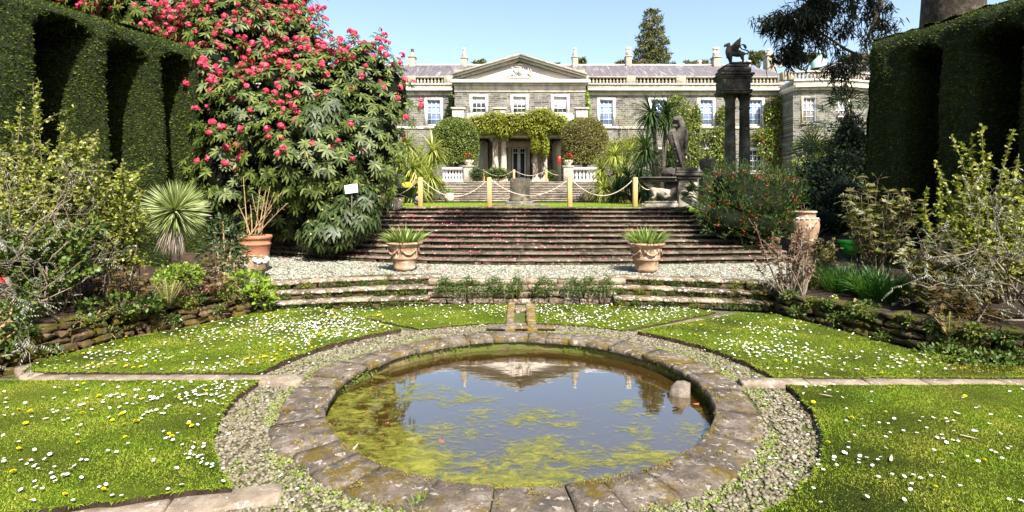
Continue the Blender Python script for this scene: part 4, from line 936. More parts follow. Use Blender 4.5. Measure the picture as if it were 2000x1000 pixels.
def rake(x0, z0, d, t0, t1, ya, yb):      # sloping cornice piece
    mb = MB(); nx, nz = -(zap - z0), (xap - x0); L = math.hypot(nx, nz); nx, nz = nx / L, nz / L
    if nz < 0: nx, nz = -nx, -nz
    q = [(x0 - nx * t0 * 0, z0 + t0 / nz * 1.0), (xap, zap - d + t0 / nz), (xap, zap - d + t1 / nz), (x0, z0 + t1 / nz)]
    if x0 > xap: q = q[::-1]
    mb.extr(q, ya, yb); return mb
for x0 in (xl, xr):
    z0 = zc - .0; r = rake(x0, z0, .42, .0, .2, PY - .3, PY + .4); hp('raking_cornice', r, G['greytop'])
    r = rake(x0, z0, .42, .202, .26, PY - .52, PY + .4); o = hp('raking_cornice', r, G['whitetop']); r = rake(x0, z0, .42, .262, .42, PY - .6, PY + .4); hp('raking_cornice', r, G['greytop'])
mb = MB(); mb.addl([(pxl, PY + .4, zc), (pxr, PY + .4, zc), (xap, PY + .4, zap - .1), (pxl, PY + 9, zc), (pxr, PY + 9, zc), (xap, PY + 9, zap - .1)], [(0, 2, 5, 3), (1, 4, 5, 2)]); hp('roof', mb, G['slate'])
for a, b in ((888, 906), (1128, 1141)): mb = MB(); mb.bbox(def_px(a, WY), def_px(b, WY), WY - .6, WY + 1, zc, zpx(139.5, WY), .03); hp('parapet_block', mb, G['parapet'])
# carved arms in the pediment: two supporters, shield, crown and scroll, all modelled in relief
mb = MB(); s_ = PY / F_
def rel(pts, r, n=6): mb.tube([(def_px(x, PY), PY - .06 - (p[2] if len(p) > 2 else 0), zpx(y, PY)) for p in pts for x, y in [p[:2]]], [q * s_ for q in r], n)
rel([(983, 154), (1000, 152, .03), (1016, 151.5, .03), (1032, 152, .03), (1050, 154)], [1.3, 1.4, 1.2, 1.4, 1.3]); rel([(988, 152), (992, 148), (996, 152)], [1.2, 1.5, 1])
rel([(999, 130), (1001, 134), (1000, 141), (997, 147), (994, 152)], [1.6, 1.2, 2.6, 2, 1.2]); rel([(1001, 136), (1006, 140), (1009, 146)], [1.4, 1, .8]); rel([(999, 142), (1003, 148), (1005, 152)], [1.7, 1.3, .9])
rel([(1029, 130), (1032, 134), (1031, 141), (1035, 147), (1039, 151)], [1.5, 1.6, 2.4, 2, 1.2]); rel([(1033, 131), (1037, 137), (1036, 142)], [1, 1.8, 1]); rel([(1031, 143), (1026, 148), (1022, 151)], [1.6, 1.2, .9]); rel([(1037, 148), (1042, 150), (1044, 147)], [1, 1.4, .8])
rel([(1007, 128.5), (1016, 126), (1024, 128.5)], [1.2, 2, 1.2]); rel([(1006, 131), (1016, 131.5), (1025, 131)], [1, 1.3, 1]); rel([(1010, 133), (1009, 141), (1016, 149), (1023, 141), (1022, 133)], [.8] * 5); rel([(1016, 134), (1016, 141, .03), (1016, 147)], [3.5, 5, 2])
hp('carved_arms', mb, G['tympanum'], smooth=True)
# bay at the right end (bowed)
BX0, BXm, BX1 = def_px(1532, 41), def_px(1620, 39.6), def_px(1725, 41)
def bayY(X): return 39.4 + .058 * (X - (def_px(1612, 39.4))) ** 2
bxs = np.linspace(BX0, BX1 + 1.5, 26)
def bow(z0, z1, out, m, name, par=house, xs_=bxs, holes=()):
    mb = MB()
    for a, b in zip(xs_[:-1], xs_[1:]):
        for c, d in ([(z0, z1)] if not holes else holes((a + b) / 2)):
            ya, yb = bayY(a) - out, bayY(b) - out; mb.add([(a, ya, c), (b, yb, c), (b, yb, d), (a, ya, d)], [(0, 1, 2, 3)]); mb.add([(a, ya, d), (b, yb, d), (b, yb + out + .3, d), (a, ya + out + .3, d)], [(0, 1, 2, 3)]); mb.add([(a, ya, c), (b, yb, c), (b, yb + out + .3, c), (a, ya + out + .3, c)], [(0, 3, 2, 1)])
    x, y = xs_[0], bayY(xs_[0]) - out; mb.add([(x, y, z0), (x, y, z1), (x, WY + .3, z1), (x, WY + .3, z0)], [(0, 1, 2, 3)])
    return hp(name, mb, m, par)
bw = [(def_px(1567, 39.6), def_px(1592, 39.6)), (def_px(1631, 39.5), def_px(1657, 39.5))]; bz0, bz1 = zpx(239, 39.5), zpx(191, 39.5); lz0, lz1 = zpx(330, 39.5), zpx(288, 39.5)
bxs2 = sorted(set(list(bxs) + [v for w_ in bw for v in w_]))
def bh(xm):
    for a, b in bw:
        if a < xm < b: return [(FZ, lz0), (lz1, bz0), (bz1, ze_b)]
    return [(FZ, ze_b)]
ze_b = zpx(176, 39.5)
bow(FZ, ze_b, 0, G['rubble'], 'wall', xs_=bxs2, holes=bh)
for a, b in bw:
    y = max(bayY(a), bayY(b)) - .03; window(a, b, bz0, bz1, y, G['glass_lace'], 3, 4, sm=G['creampaint'], surround=.1); window(a, b, lz0, lz1, y, G['glass_dark'], 3, 3, sm=G['creampaint'], surround=.1)
bow(ze_b, zpx(171, 39.5), .08, G['dressed'], 'frieze'); bow(zpx(170.9, 39.5), zpx(166, 39.5), .4, G['whitetop'], 'cornice'); bow(zpx(165.9, 39.5), zpx(158, 39.5), .1, G['parapet'], 'parapet_base')
bow(zpx(157.9, 39.5), zpx(155, 39.5), .2, G['whitetop'], 'ledge')
zz0, zz1 = zpx(154.9, 39.5), zpx(139, 39.5); mb = MB()
for x in np.arange(def_px(1556, 39.4), def_px(1600, 39.4), .27): mb.lathe([(r, z / .58 * (zz1 - zz0 - .1)) for r, z in BP], 8, (x, bayY(x) + .05, zz0))
for x in np.arange(def_px(1622, 39.4), def_px(1645, 39.4), .27): mb.lathe([(r, z / .58 * (zz1 - zz0 - .1)) for r, z in BP], 8, (x, bayY(x) + .05, zz0))
for x in np.arange(def_px(1662, 39.4), def_px(1700, 39.4), .27): mb.lathe([(r, z / .58 * (zz1 - zz0 - .1)) for r, z in BP], 8, (x, bayY(x) + .05, zz0))
o = hp('balustrade', mb, G['parapet'], smooth=True); mb = MB()
for a, b in zip(bxs[:-1], bxs[1:]): mb.addl([(x, bayY(x) + dy, z) for x in (a, b) for dy in (-.12, .22) for z in (zz1 - .1, zz1 + .02)], [(0, 4, 5, 1), (1, 5, 7, 3), (2, 3, 7, 6)])
hp('rail', mb, G['greytop'])
mb = MB()
for a, b in ((1532, 1541), (1542, 1556), (1600, 1622), (1645, 1662)): xx = (def_px(a, 39.5), def_px(b, 39.5)); y = min(bayY(xx[0]), bayY(xx[1])); mb = MB(); mb.bbox(xx[0], xx[1], y - .04, y + .5, zz0, zz1 + .04, .02); hp('parapet_pier', mb, G['parapet'])
mb = MB(); cxb = def_px(1640, 43); zt = zpx(122, 43); b4 = [(cxb - 3.4, 40.6, zz1 - .3), (cxb + 4, 40.6, zz1 - .3), (cxb + 4, 47, zz1 - .3), (cxb - 3.4, 47, zz1 - .3)]
mb.addl(b4 + [(cxb - .8, 43, zt), (cxb + 1.2, 43, zt)], [(0, 1, 5, 4), (1, 2, 5), (2, 3, 4, 5), (3, 0, 4)]); hp('roof', mb, G['slate'])
mb = MB(); X = def_px(1600, 44); zc0 = zpx(120, 44); mb.lathe([(.65, -.6), (.55, 0), (.4, .15), (.22, .3), (.2, .6), (.28, .62), (.28, .68), (.1, .8), (.05, 1.0), (.0, 1.15)], 12, (X, 44, zc0)); hp('cupola', mb, G['copper'], smooth=True)
# ---------------------------------------------------------------- portico
QY = 37.0; pf = 2.72; qz = zpx(268, QY)
mb = MB(); mb.bbox(def_px(895, QY), def_px(1138, QY), QY - .6, PY, FZ - .02, pf, .02); mb.bbox(def_px(935, QY), def_px(1096, QY), QY - 1.0, QY - .6, FZ - .02, pf - .11, .02); hp('portico_floor', mb, G['paleslab'])
mb = MB(); mb.bbox(def_px(885, QY), def_px(1148, QY), QY - .25, QY + .35, qz, zpx(236, QY), .02); mb.bbox(def_px(883, QY), def_px(1150, QY), QY - .5, QY + .5, zpx(239, QY), zpx(234, QY), .03)
mb.box(def_px(885, QY), def_px(1148, QY), QY + .35, PY, zpx(262, QY), zpx(240, QY)); hp('portico_entablature', mb, G['dressed'])
mb = MB(); mb.bbox(def_px(912, QY), def_px(1121, QY), QY - .1, QY + .2, zpx(233.9, QY), zpx(221, QY), .02); hp('portico_parapet', mb, G['dressed'])
for a, b in ((884, 907), (965, 987), (1047, 1065), (1124, 1147)):
    mb = MB(); mb.bbox(def_px(a, QY), def_px(b, QY), QY - .3, QY + .4, zpx(233.9, QY), zpx(215, QY), .02); mb.bbox(def_px(a - 2.5, QY), def_px(b + 2.5, QY), QY - .4, QY + .5, zpx(214.9, QY), zpx(211, QY), .03); hp('parapet_block', mb, G['dressed'])
for x in (967.5, 983.5, 1046.5, 1063):
    X = def_px(x, QY); mb = MB(); h = qz - pf; r = .215
    mb.bbox(X - .3, X + .3, QY - .2, QY + .4, pf, pf + .12, .02); mb.lathe([(.27, .12), (.28, .18), (.25, .22), (.26, .26), (r, .32), (r, h * .35), (r * .86, h - .34), (r * .95, h - .32), (r * .95, h - .28), (r * .85, h - .26), (.24, h - .1)], 20, (X, QY + .1, pf))
    col = hp('column', mb, G['columnstone'], smooth=False); mb = MB(); mb.bbox(X - .3, X + .3, QY - .2, QY + .4, qz - .1, qz, .02)
    for sx in (-1, 1): mb.tube([(X + sx * .26, QY - .24, qz - .17), (X + sx * .26, QY + .44, qz - .17)], .085, 10)
    link('capital', mb, G['columnstone'], col)
for a, b in ((884, 934), (1097, 1148)):      # end walls of the portico with round arched niches
    mb = MB(); mb.box(def_px(a, QY), def_px(b, QY) - .0, QY - .1, QY + .35, pf, qz); hp('portico_wall', mb, G['rubble'])
for a, b in ((935, 953), (1079, 1097)):
    x0, x1 = def_px(a, PY - .1), def_px(b, PY - .1); zt = zpx(283, PY); mb = MB(); r = (x1 - x0) / 2; cx = (x0 + x1) / 2
    pts = [(x0, pf), (x1, pf)] + [(cx + r * math.cos(t_), zt + r * math.sin(t_)) for t_ in np.linspace(0, math.pi, 12)]
    mb.extr(pts, PY - .12, PY + .1); hp('arched_niche', mb, G['columnstone'])
    mb = MB(); mb.extr([(cx + (p[0] - cx) * .82, pf + (p[1] - pf) * .94) for p in pts], PY - .13, PY - .1); hp('niche_panel', mb, G['dressed'])
# entrance: stone frame, glazed door and sidelights
dx0, dx1 = def_px(1000, PY), def_px(1027, PY); dz = zpx(288, PY)
mb = MB(); mb.box(def_px(964, PY), def_px(1066, PY), PY + .28, PY + .5, pf, zpx(262, PY)); hp('porch_wall', mb, G['columnstone'])
mb = MB(); mb.bbox(def_px(972, PY), def_px(1058, PY), PY + .1, PY + .3, dz + .03, zpx(275, PY), .02)
for a, b in ((972, 981), (991, 998), (1029, 1035), (1046, 1057)): mb.bbox(def_px(a, PY), def_px(b, PY), PY + .1, PY + .3, pf, dz + .03, .02)
hp('door_surround', mb, G['columnstone'])
mb = MB(); mb.box(def_px(981, PY), def_px(991, PY), PY + .2, PY + .26, pf + .02, dz); mb.box(def_px(1035, PY), def_px(1046, PY), PY + .2, PY + .26, pf + .02, dz); hp('sidelight', mb, G['glass_dark'])
mb = MB(); xm = (dx0 + dx1) / 2
for a, b in ((dx0, xm - .01), (xm + .01, dx1)):
    t_ = .1; mb.box(a, a + t_, PY + .12, PY + .2, pf + .02, dz); mb.box(b - t_, b, PY + .12, PY + .2, pf + .02, dz); mb.box(a + t_, b - t_, PY + .12, PY + .2, dz - .08, dz); mb.box(a + t_, b - t_, PY + .12, PY + .2, pf + .02, pf + .42)
    mb.box(a + t_, b - t_, PY + .13, PY + .19, dz - .42, dz - .38); mb.box((a+b)/2 - .012, (a+b)/2 + .012, PY + .13, PY + .19, dz - .38, dz - .08)
door = hp('door', mb, G['white']); mb = MB(); mb.box(dx0, dx1, PY + .205, PY + .22, pf + .02, dz); link('glazing', mb, glassm('door_glass', (.03, .04, .05), .03), door)
mb = MB(); mb.tube([(xm + .05, PY + .08, pf + 1.0), (xm + .05, PY + .12, pf + 1.0)], .025, 8); link('handle', mb, G['iron'], door)
X = def_px(1094, 36.2); mb = MB(); mb.bbox(X - .12, X + .12, 36.75, 36.89, zpx(318, 36.2), zpx(304, 36.2), .03); o = hp('red_box', mb, G['redplastic'])
# ---------------------------------------------------------------- terrace balustrades
for i, (x0, x1, lb) in enumerate(((864, 917, 'white stone balustrade on the terrace left of the distant stairs'), (1101, 1165, 'white stone balustrade on the terrace right of the distant stairs'))):
    Y = 31.2; X0, X1 = def_px(x0, Y), def_px(x1, Y); t = thing('stone_balustrade', lb, 'balustrade', ((X0 + X1)/2, Y, FZ)); n = 9
    mb = MB(); mb.bbox(X0, X1, Y - .2, Y + .2, FZ, FZ + .16, .02); link('base', mb, G['whitetop'], t)
    mb = MB(); mb.bbox(X0, X1, Y - .2, Y + .2, FZ + .72, FZ + .86, .02); link('rail', mb, G['whitetop'], t)
    for q in range(n):
        mb = MB(); mb.lathe([(r * .85, z / .58 * .56) for r, z in BP], 8, (X0 + (X1 - X0) * (q + .5) / n, Y, FZ + .16)); link('baluster', mb, G['whitetop'], t, smooth=True)
    xe = X1 - .05 if i == 0 else X0 + .25; mb = MB(); mb.bbox(xe - .28, xe + .28, Y - .28, Y + .28, FZ, FZ + .86, .02); mb.bbox(xe - .33, xe + .33, Y - .33, Y + .33, FZ + .86, FZ + .95, .03); link('pier', mb, G['marble'], t)
    # bowl of red flowers on the pier
    b = thing('flower_bowl', 'pale bowl of red flowers on the pier of the %s terrace balustrade' % ('left', 'right')[i], 'planter', (xe, Y, FZ + .95))
    mb = MB(); mb.lathe([(.0, 0), (.17, 0), (.16, .06), (.28, .2), (.3, .3), (.27, .34), (.25, .3)], 20, (xe, Y, FZ + .95)); link('bowl', mb, G['potpale'], b, smooth=True)
    mb = MB(); n_ = 260; v = rdir(n_, .6) * np.array([.27, .27, .25]); P = np.array([xe, Y, FZ + 1.3]) + v; leaves(mb, P, v, rdir(n_), .1, .06, .2); link('leaves', mb, G['shrub_mid'], b)
    mb = MB(); v = rdir(60, .9) * np.array([.27, .27, .3]); P = np.array([xe, Y, FZ + 1.35]) + v; leaves(mb, P, v, rdir(60), .09, .08, 0); link('blossom', mb, G['redflower'], b)
# ================================================================= HEDGES
def hedge(name, label, O, e, nrm, length, niches, zt, mats, dens, thick=2.2, z0=.2, lsz=(.045, .02)):
    """e: direction towards the viewer along the face; niches (s0,s1,ztop) arched recesses 1.2 m deep; foot flared"""
    O = np.array(O, float); e = np.array(e, float); e /= np.linalg.norm(e); nrm = np.array(nrm, float); nrm /= np.linalg.norm(nrm)
    st = .07; ss = np.arange(-.0, length + st, st); zz = np.arange(z0, zt + st, st); S, Z = np.meshgrid(ss, zz)
    D = np.zeros_like(S)
    for a, b, h in niches:
        r = (b - a) / 2; c = (a + b) / 2; fl = (zt - Z) * .028      # opening narrows towards the flared foot
        ins = (np.abs(S - c) < r - fl * .5) & (Z < h - r * .8 + np.sqrt(np.clip(r * r - (S - c) ** 2, 0, None)) * .8)
        D[ins] = -1.25
    out = D == 0
    bul = .04 * np.sin(S * 3.1 + 1) * np.sin(Z * 1.7) + .02 * np.sin(S * 7 + Z * 3); D = D + (bul + (zt - Z) * .06 + rng.uniform(-.02, .02, S.shape)) * out
    D = D - np.where(Z > zt - .25, (Z - zt + .25) ** 2 * 3.2, 0)          # rounded shoulder
    D = D - np.where(S < .25, (.25 - S) ** 2 * 4, 0)
    X = O[0] + e[0] * S + nrm[0] * D; Y = O[1] + e[1] * S + nrm[1] * D; V = np.stack([X, Y, Z], -1); ny, nx = S.shape
    i, j = np.meshgrid(np.arange(ny-1), np.arange(nx-1), indexing='ij'); q = np.stack([i*nx+j, i*nx+j+1, (i+1)*nx+j+1, (i+1)*nx+j], -1).reshape(-1, 4)
    V = V.reshape(-1, 3)
    # top and far end as grids
    def grid(p0, u, v, nu, nv, jit=.03):
        a, b = np.meshgrid(np.linspace(0, 1, nu), np.linspace(0, 1, nv)); W = np.array(p0) + a[..., None] * np.array(u) + b[..., None] * np.array(v) + rng.uniform(-jit, jit, (nv, nu, 3))
        ii, jj = np.meshgrid(np.arange(nv-1), np.arange(nu-1), indexing='ij'); return W.reshape(-1, 3), np.stack([ii*nu+jj, ii*nu+jj+1, (ii+1)*nu+jj+1, (ii+1)*nu+jj], -1).reshape(-1, 4)
    mb = MB(); mb.add(V, q)
    e3, n3 = np.array([*e, 0]), np.array([*nrm, 0]); T0 = np.array([*O, zt]) - n3 * .2
    G2 = [grid(T0 + (0, 0, .03), e3 * length, -n3 * thick, int(length / .12), int(thick / .12)), grid(np.array([*O, z0]) + n3 * .12, np.array([0, 0, zt - z0 - .02]) - n3 * .3, -n3 * (thick + .1) , int((zt - z0) / .12), int(thick / .12)),
          grid(np.array([*O, z0]) - n3 * (thick + .2), e3 * length, (0, 0, zt - z0), int(length / .25), int((zt - z0) / .25))]
    for W, f in G2: mb.add(W, f)
    hobj = thing(name, label, 'hedge', (*O, z0)); link('body', mb, G['yew_body'], hobj, smooth=False)
    def samp(V, q, n, flip):
        a, b, c, d = (V[q[:, k]] for k in range(4)); n1 = np.cross(c - a, d - b); A = np.linalg.norm(n1, axis=1); k = rng.choice(len(q), n, p=A / A.sum())
        u, v = rng.uniform(size=(2, n, 1)); P = (a[k] * (1-u) + b[k] * u) * (1-v) + (d[k] * (1-u) + c[k] * u) * v; N = unit(n1[k]) * flip; return P, N
    lm = MB()
    W = V; P, N = samp(W, q, int(dens * length * (zt - z0) * 1.5), 1); N = N * np.sign((N @ (n3 * 1.0 + e3 * .3))[:, None] + 1e-6)
    Ps, Ns = [P], [N]
    P, N = samp(*G2[0], int(dens * length * thick * .5), 1); N[:] = (0, 0, 1); Ps.append(P); Ns.append(N)
    P, N = samp(*G2[1], int(dens * thick * (zt - z0) * .5), 1); N[:] = -e3; Ps.append(P); Ns.append(N)
    P, N = np.concatenate(Ps), np.concatenate(Ns); n = len(P)
    Dd = unit(N * .45 + rdir(n) * .5 + (0, 0, .3)); leaves(lm, P - N * .01, Dd, unit(N + rdir(n) * .38 + (0, 0, .25)), rng.uniform(.6, 1.5, n) * lsz[0], rng.uniform(.6, 1.3, n) * lsz[1], .15, widest=.4)
    link('foliage', lm, mats[0], hobj); return hobj
eL = np.array([-.282, -.959]); yn = lambda Y: (10.72 - Y) / .959
hedge('clipped_hedge', 'tall clipped yew hedge with dark arched recesses on the left, lit by the sun', (-6.32, 10.72), eL, (.959, -.282), 8.0,
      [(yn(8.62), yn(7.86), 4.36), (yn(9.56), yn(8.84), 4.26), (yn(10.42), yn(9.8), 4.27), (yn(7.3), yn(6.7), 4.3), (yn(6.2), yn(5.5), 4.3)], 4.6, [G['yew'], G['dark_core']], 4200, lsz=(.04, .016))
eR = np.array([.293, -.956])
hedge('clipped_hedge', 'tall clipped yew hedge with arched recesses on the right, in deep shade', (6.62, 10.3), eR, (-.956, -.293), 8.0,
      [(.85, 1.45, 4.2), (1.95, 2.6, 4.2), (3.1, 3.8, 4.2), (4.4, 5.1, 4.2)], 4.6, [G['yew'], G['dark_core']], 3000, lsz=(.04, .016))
# ================================================================= RHODODENDRON
def lob(x, y, Y, rx, ry, ryd=None):
    p = at(x, y, Y); s = Y / F_; return (*p, rx * s, ryd or (rx + ry) / 2 * s, ry * s)
RL = [lob(470, 80, 12.6, 140, 110), lob(320, 30, 13.6, 150, 85), lob(575, 110, 12.8, 90, 95), lob(600, 190, 12, 130, 100), lob(706, 165, 12.2, 78, 100), lob(490, 250, 11.4, 105, 125), lob(600, 300, 11.1, 125, 120),
      lob(715, 290, 11.6, 88, 130), lob(450, 340, 11, 65, 100), lob(520, 10, 13.6, 105, 90), lob(760, 190, 12.3, 50, 75), lob(660, 390, 11.2, 90, 75), lob(200, 5, 13.4, 120, 60), lob(430, 150, 11.4, 60, 110), lob(540, 400, 11.4, 90, 60), lob(405, 220, 12.4, 45, 110), lob(395, 330, 12.2, 45, 70)]
t = thing('rhododendron', 'huge rhododendron in full pink flower beside the left hedge', 'shrub', (-5.2, 12.2, .6))
P, N = hull_pts(RL, 7600, .9, .88); ok = (N[:, 1] < .45); P, N = P[ok], N[ok]
P = P + N * rng.uniform(-.4, .12, (len(P), 1))
k = 9; U = unit(N + (0, -.25, .55)); n = len(P); a = rng.uniform(0, 6.28, (n, 1)) + np.arange(k)[None] / k * 2 * math.pi + rng.uniform(-.15, .15, (n, k))
A = unit(np.cross(U, rdir(n))); B = np.cross(U, A); Dl = np.cos(a)[..., None] * A[:, None] + np.sin(a)[..., None] * B[:, None] + U[:, None] * rng.uniform(-.15, .35, (n, k, 1))
Lr = np.repeat(rng.uniform(.12, .18, n), k)
mb = MB(); leaves(mb, np.repeat(P, k, 0), Dl.reshape(-1, 3), np.repeat(U, k, 0), Lr, Lr * .27, .3, oval=True); 
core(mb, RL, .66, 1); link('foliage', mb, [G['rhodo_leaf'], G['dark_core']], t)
zf = np.clip((P[:, 2] - 1.4) / 3.4, 0.02, 1); lf = .35 + .9 * np.clip((-P[:, 0] - 3) / 3, 0, 1) + .4 * (P[:, 2] > 4); pr = (zf ** 1.5) * lf * (.45 + .9 * (np.sin(P[:, 0] * 2.3 + 1) * np.sin(P[:, 2] * 2.9 + P[:, 0]) > -.2)); pr[N[:, 1] > .25] *= .3
sel = rng.choice(n, 1250, replace=False, p=pr / pr.sum()); Pf, Nf = P[sel] + U[sel] * .04, U[sel]; k = 30
c = np.repeat(Pf + Nf * .05, k, 0); v = unit(rdir(len(c)) + np.repeat(Nf, k, 0) * .7); mb = MB(); r = np.repeat(rng.uniform(.05, .082, len(Pf)), k)
tg = unit(np.cross(v, rdir(len(c)))); leaves(mb, c + v * r[:, None] * rng.uniform(.7, 1, (len(c), 1)) - tg * r[:, None] * .4, tg, unit(v + rdir(len(c)) * .3), r * .8, r * .75, 0, oval=True); o = link('blossom', mb, G['rhodo_flower'], t); o['kind'] = 'stuff'
mb = MB()
for i in range(16):
    l = RL[i % len(RL)]; b = np.array([-5.2 + rng.uniform(-.7, .9), 12.2 + rng.uniform(-.4, .4), .5]); e = np.array(l[:3]); m_ = (b + e) / 2 + rng.uniform(-.3, .3, 3); mb.tube([b, m_, e], [.09, .06, .03], 7)
link('trunk', mb, G['bark'], t)
# viburnum in front
VL = [lob(680, 430, 10.6, 62, 38), lob(640, 455, 10.5, 60, 36), lob(700, 395, 10.7, 55, 36), lob(620, 250, 10.6, 45, 60), lob(650, 220, 10.7, 35, 50)]
t = thing('viburnum', 'green shrub with cream flower buds at the left edge of the wide stairs', 'shrub', (-3.9, 10.9, .5)); mb = MB()
P, N = hull_pts(VL, 900, .6); n = len(P); k = 6; U = unit(N + (0, -.1, .2)); a = rng.uniform(0, 6.28, (n, 1)) + np.arange(k)[None] / k * 6.28
A = unit(np.cross(U, rdir(n))); B = np.cross(U, A); Dl = np.cos(a)[..., None] * A[:, None] + np.sin(a)[..., None] * B[:, None] + U[:, None] * .2
leaves(mb, np.repeat(P, k, 0), Dl.reshape(-1, 3), np.repeat(U, k, 0), rng.uniform(.1, .16, n*k), .045, .6, oval=True); link('foliage', mb, G['viburnum'], t)
mb = MB(); s = rng.choice(n, 80); k = 14; v = rdir(80 * k); v[:, 2] = np.abs(v[:, 2]) * .5; leaves(mb, np.repeat(P[s] + U[s] * .03, k, 0), v, np.tile([0, 0, 1.], (80*k, 1)), .04, .03, 0); link('buds', mb, G['cream_bud'], t)
mb = MB()
for l in VL: b = np.array([-3.9, 10.95, .5]); e = np.array(l[:3]); mb.tube([b, (b+e)/2 + (0, 0, .05), e], [.035, .025, .012], 6)
link('stems', mb, G['bark'], t)
p = at(686, 369, 10.25); mb = MB(); mb.bbox(-.12, .12, -.004, .004, -.085, .085, .002); o = link('plant_board', mb, G['paper'], world=False); o.location = p; o.rotation_euler = (R(-12), R(-8), R(8)); tag(o, 'blank white board hanging in the shrub left of the wide stairs', 'sign')
mb = MB(); mb.tube([(p[0], p[1] + .03, .7), (p[0], p[1] + .03, p[2])], .012, 6); s_ = link('stake', mb, G['bark'], None, base=(p[0], p[1] + .03, .7)); s_.parent = o; s_.matrix_parent_inverse = Matrix.LocRotScale(Vector(p), o.rotation_euler, None).inverted()
# ================================================================= SHOOTED SHRUBS
def curve3(a, b, c, n): t_ = np.linspace(0, 1, n)[:, None]; return (1-t_)**2 * np.array(a) + 2*t_*(1-t_) * np.array(b) + t_**2 * np.array(c)
def shooty(name, label, base, tips, L, W, per, mat, smat, spread=.12, rs=.011, cat='shrub', up=.4, start=.25, bow=.25, droop=.15, extra=None, side=0, group=None, lname='foliage', fold=0):
    t = thing(name, label, cat, base, group=group); lm, sb = MB(), MB(); b = np.array(base, float); Ps, Ds = [], []
    for tip in tips:
        tip = np.array(tip, float); b0 = b + rng.uniform(-spread, spread, 3) * (1, 1, 0); mid = b0 + (tip - b0) * .5 + rng.uniform(-bow, bow, 3) * (1, 1, .3) + (0, 0, bow * .4)
        c = curve3(b0, mid, tip, 14); sb.tube(c, np.linspace(rs, rs * .25, 14), 5); ln = np.linalg.norm(np.diff(c, axis=0), axis=1).sum(); nl = int(per * ln)
        u = rng.uniform(start, 1, nl) ** .9; idx = np.clip((u * 13).astype(int), 0, 12); fr = (u * 13 - idx)[:, None]; P = c[idx] * (1 - fr) + c[idx + 1] * fr; Tn = unit(c[np.clip(idx + 1, 0, 13)] - c[idx])
        Ps.append(P); Ds.append(unit(Tn * .5 + rdir(nl, up)))
        for s_ in range(side):
            i0 = rng.integers(5, 12); q0 = c[i0]; q2 = q0 + rdir(1, .5)[0] * ln * rng.uniform(.12, .25); cc = curve3(q0, (q0 + q2) / 2 + rng.uniform(-.04, .04, 3), q2, 6); sb.tube(cc, np.linspace(rs * .5, rs * .2, 6), 4)
            ns_ = int(per * ln * .22); w_ = rng.uniform(.1, 1, ns_)[:, None]; Ps.append(q0 + (q2 - q0) * w_ + rng.uniform(-.01, .01, (ns_, 3))); Ds.append(rdir(ns_, up))
    P, D = np.concatenate(Ps), np.concatenate(Ds); n = len(P)
    leaves(lm, P, D, unit(rdir(n) + (0, -.3, .8)), rng.uniform(.6, 1.25, n) * L, rng.uniform(.7, 1.2, n) * W, droop, oval=True)
    link(lname, lm, mat, t); link('stems', sb, smat, t); return t
def tipsin(x0, x1, y0, y1, Y0, Y1, n): return [at(rng.uniform(x0, x1), rng.uniform(y0, y1), rng.uniform(Y0, Y1)) for _ in range(n)]
bse = lambda x, y, Y, z=None: (at(x, y, Y)[0], Y, z if z is not None else float(zbed(at(x, y, Y)[0], Y)))
shooty('leafy_shrub', 'tall lime green shrub with upright shoots before the left hedge', bse(120, 560, 6.7), [at(75, 155, 6.6), at(70, 190, 6.7), at(118, 235, 6.6), at(190, 262, 6.5), at(40, 250, 6.6), at(15, 235, 6.5)] + tipsin(-60, 200, 250, 330, 6.3, 7.2, 18) + tipsin(-60, 250, 310, 450, 6.0, 7.2, 34), .05, .028, 74, G['shrub_lime'], G['palebark'], .35, .012, side=5)
shooty('leafy_shrub', 'tangled yellow green shrub with bare twig tips beside the blue yucca', bse(240, 560, 6.9), [at(240, 315, 6.8), at(270, 370, 6.7), at(228, 330, 6.8)] + tipsin(170, 275, 330, 460, 6.5, 7.2, 36), .05, .024, 80, G['shrub_lime'], G['palebark'], .22, .009, side=5)
shooty('leafy_shrub', 'dense mid green bush under the lime green shrub at the far left', bse(60, 590, 6.1), tipsin(-50, 230, 430, 560, 5.7, 6.6, 60), .055, .036, 90, G['shrub_mid'], G['tanstem'], .45, .009, side=4, bow=.15)
shooty('leafy_shrub', 'tall lime green shrub with leafy shoots before the right hedge', bse(1900, 560, 6.6), [at(1826, 315, 6.5), at(1858, 265, 6.5), at(1898, 262, 6.6), at(1918, 245, 6.5), at(1935, 300, 6.6), at(1978, 255, 6.5), at(1990, 300, 6.5), at(1965, 330, 6.5), at(1790, 420, 6.5)] + tipsin(1810, 2060, 330, 430, 6.2, 7, 30) + tipsin(1800, 2080, 430, 530, 6, 6.8, 26), .052, .033, 78, G['shrub_lime'], G['palebark'], .3, .012, side=4)
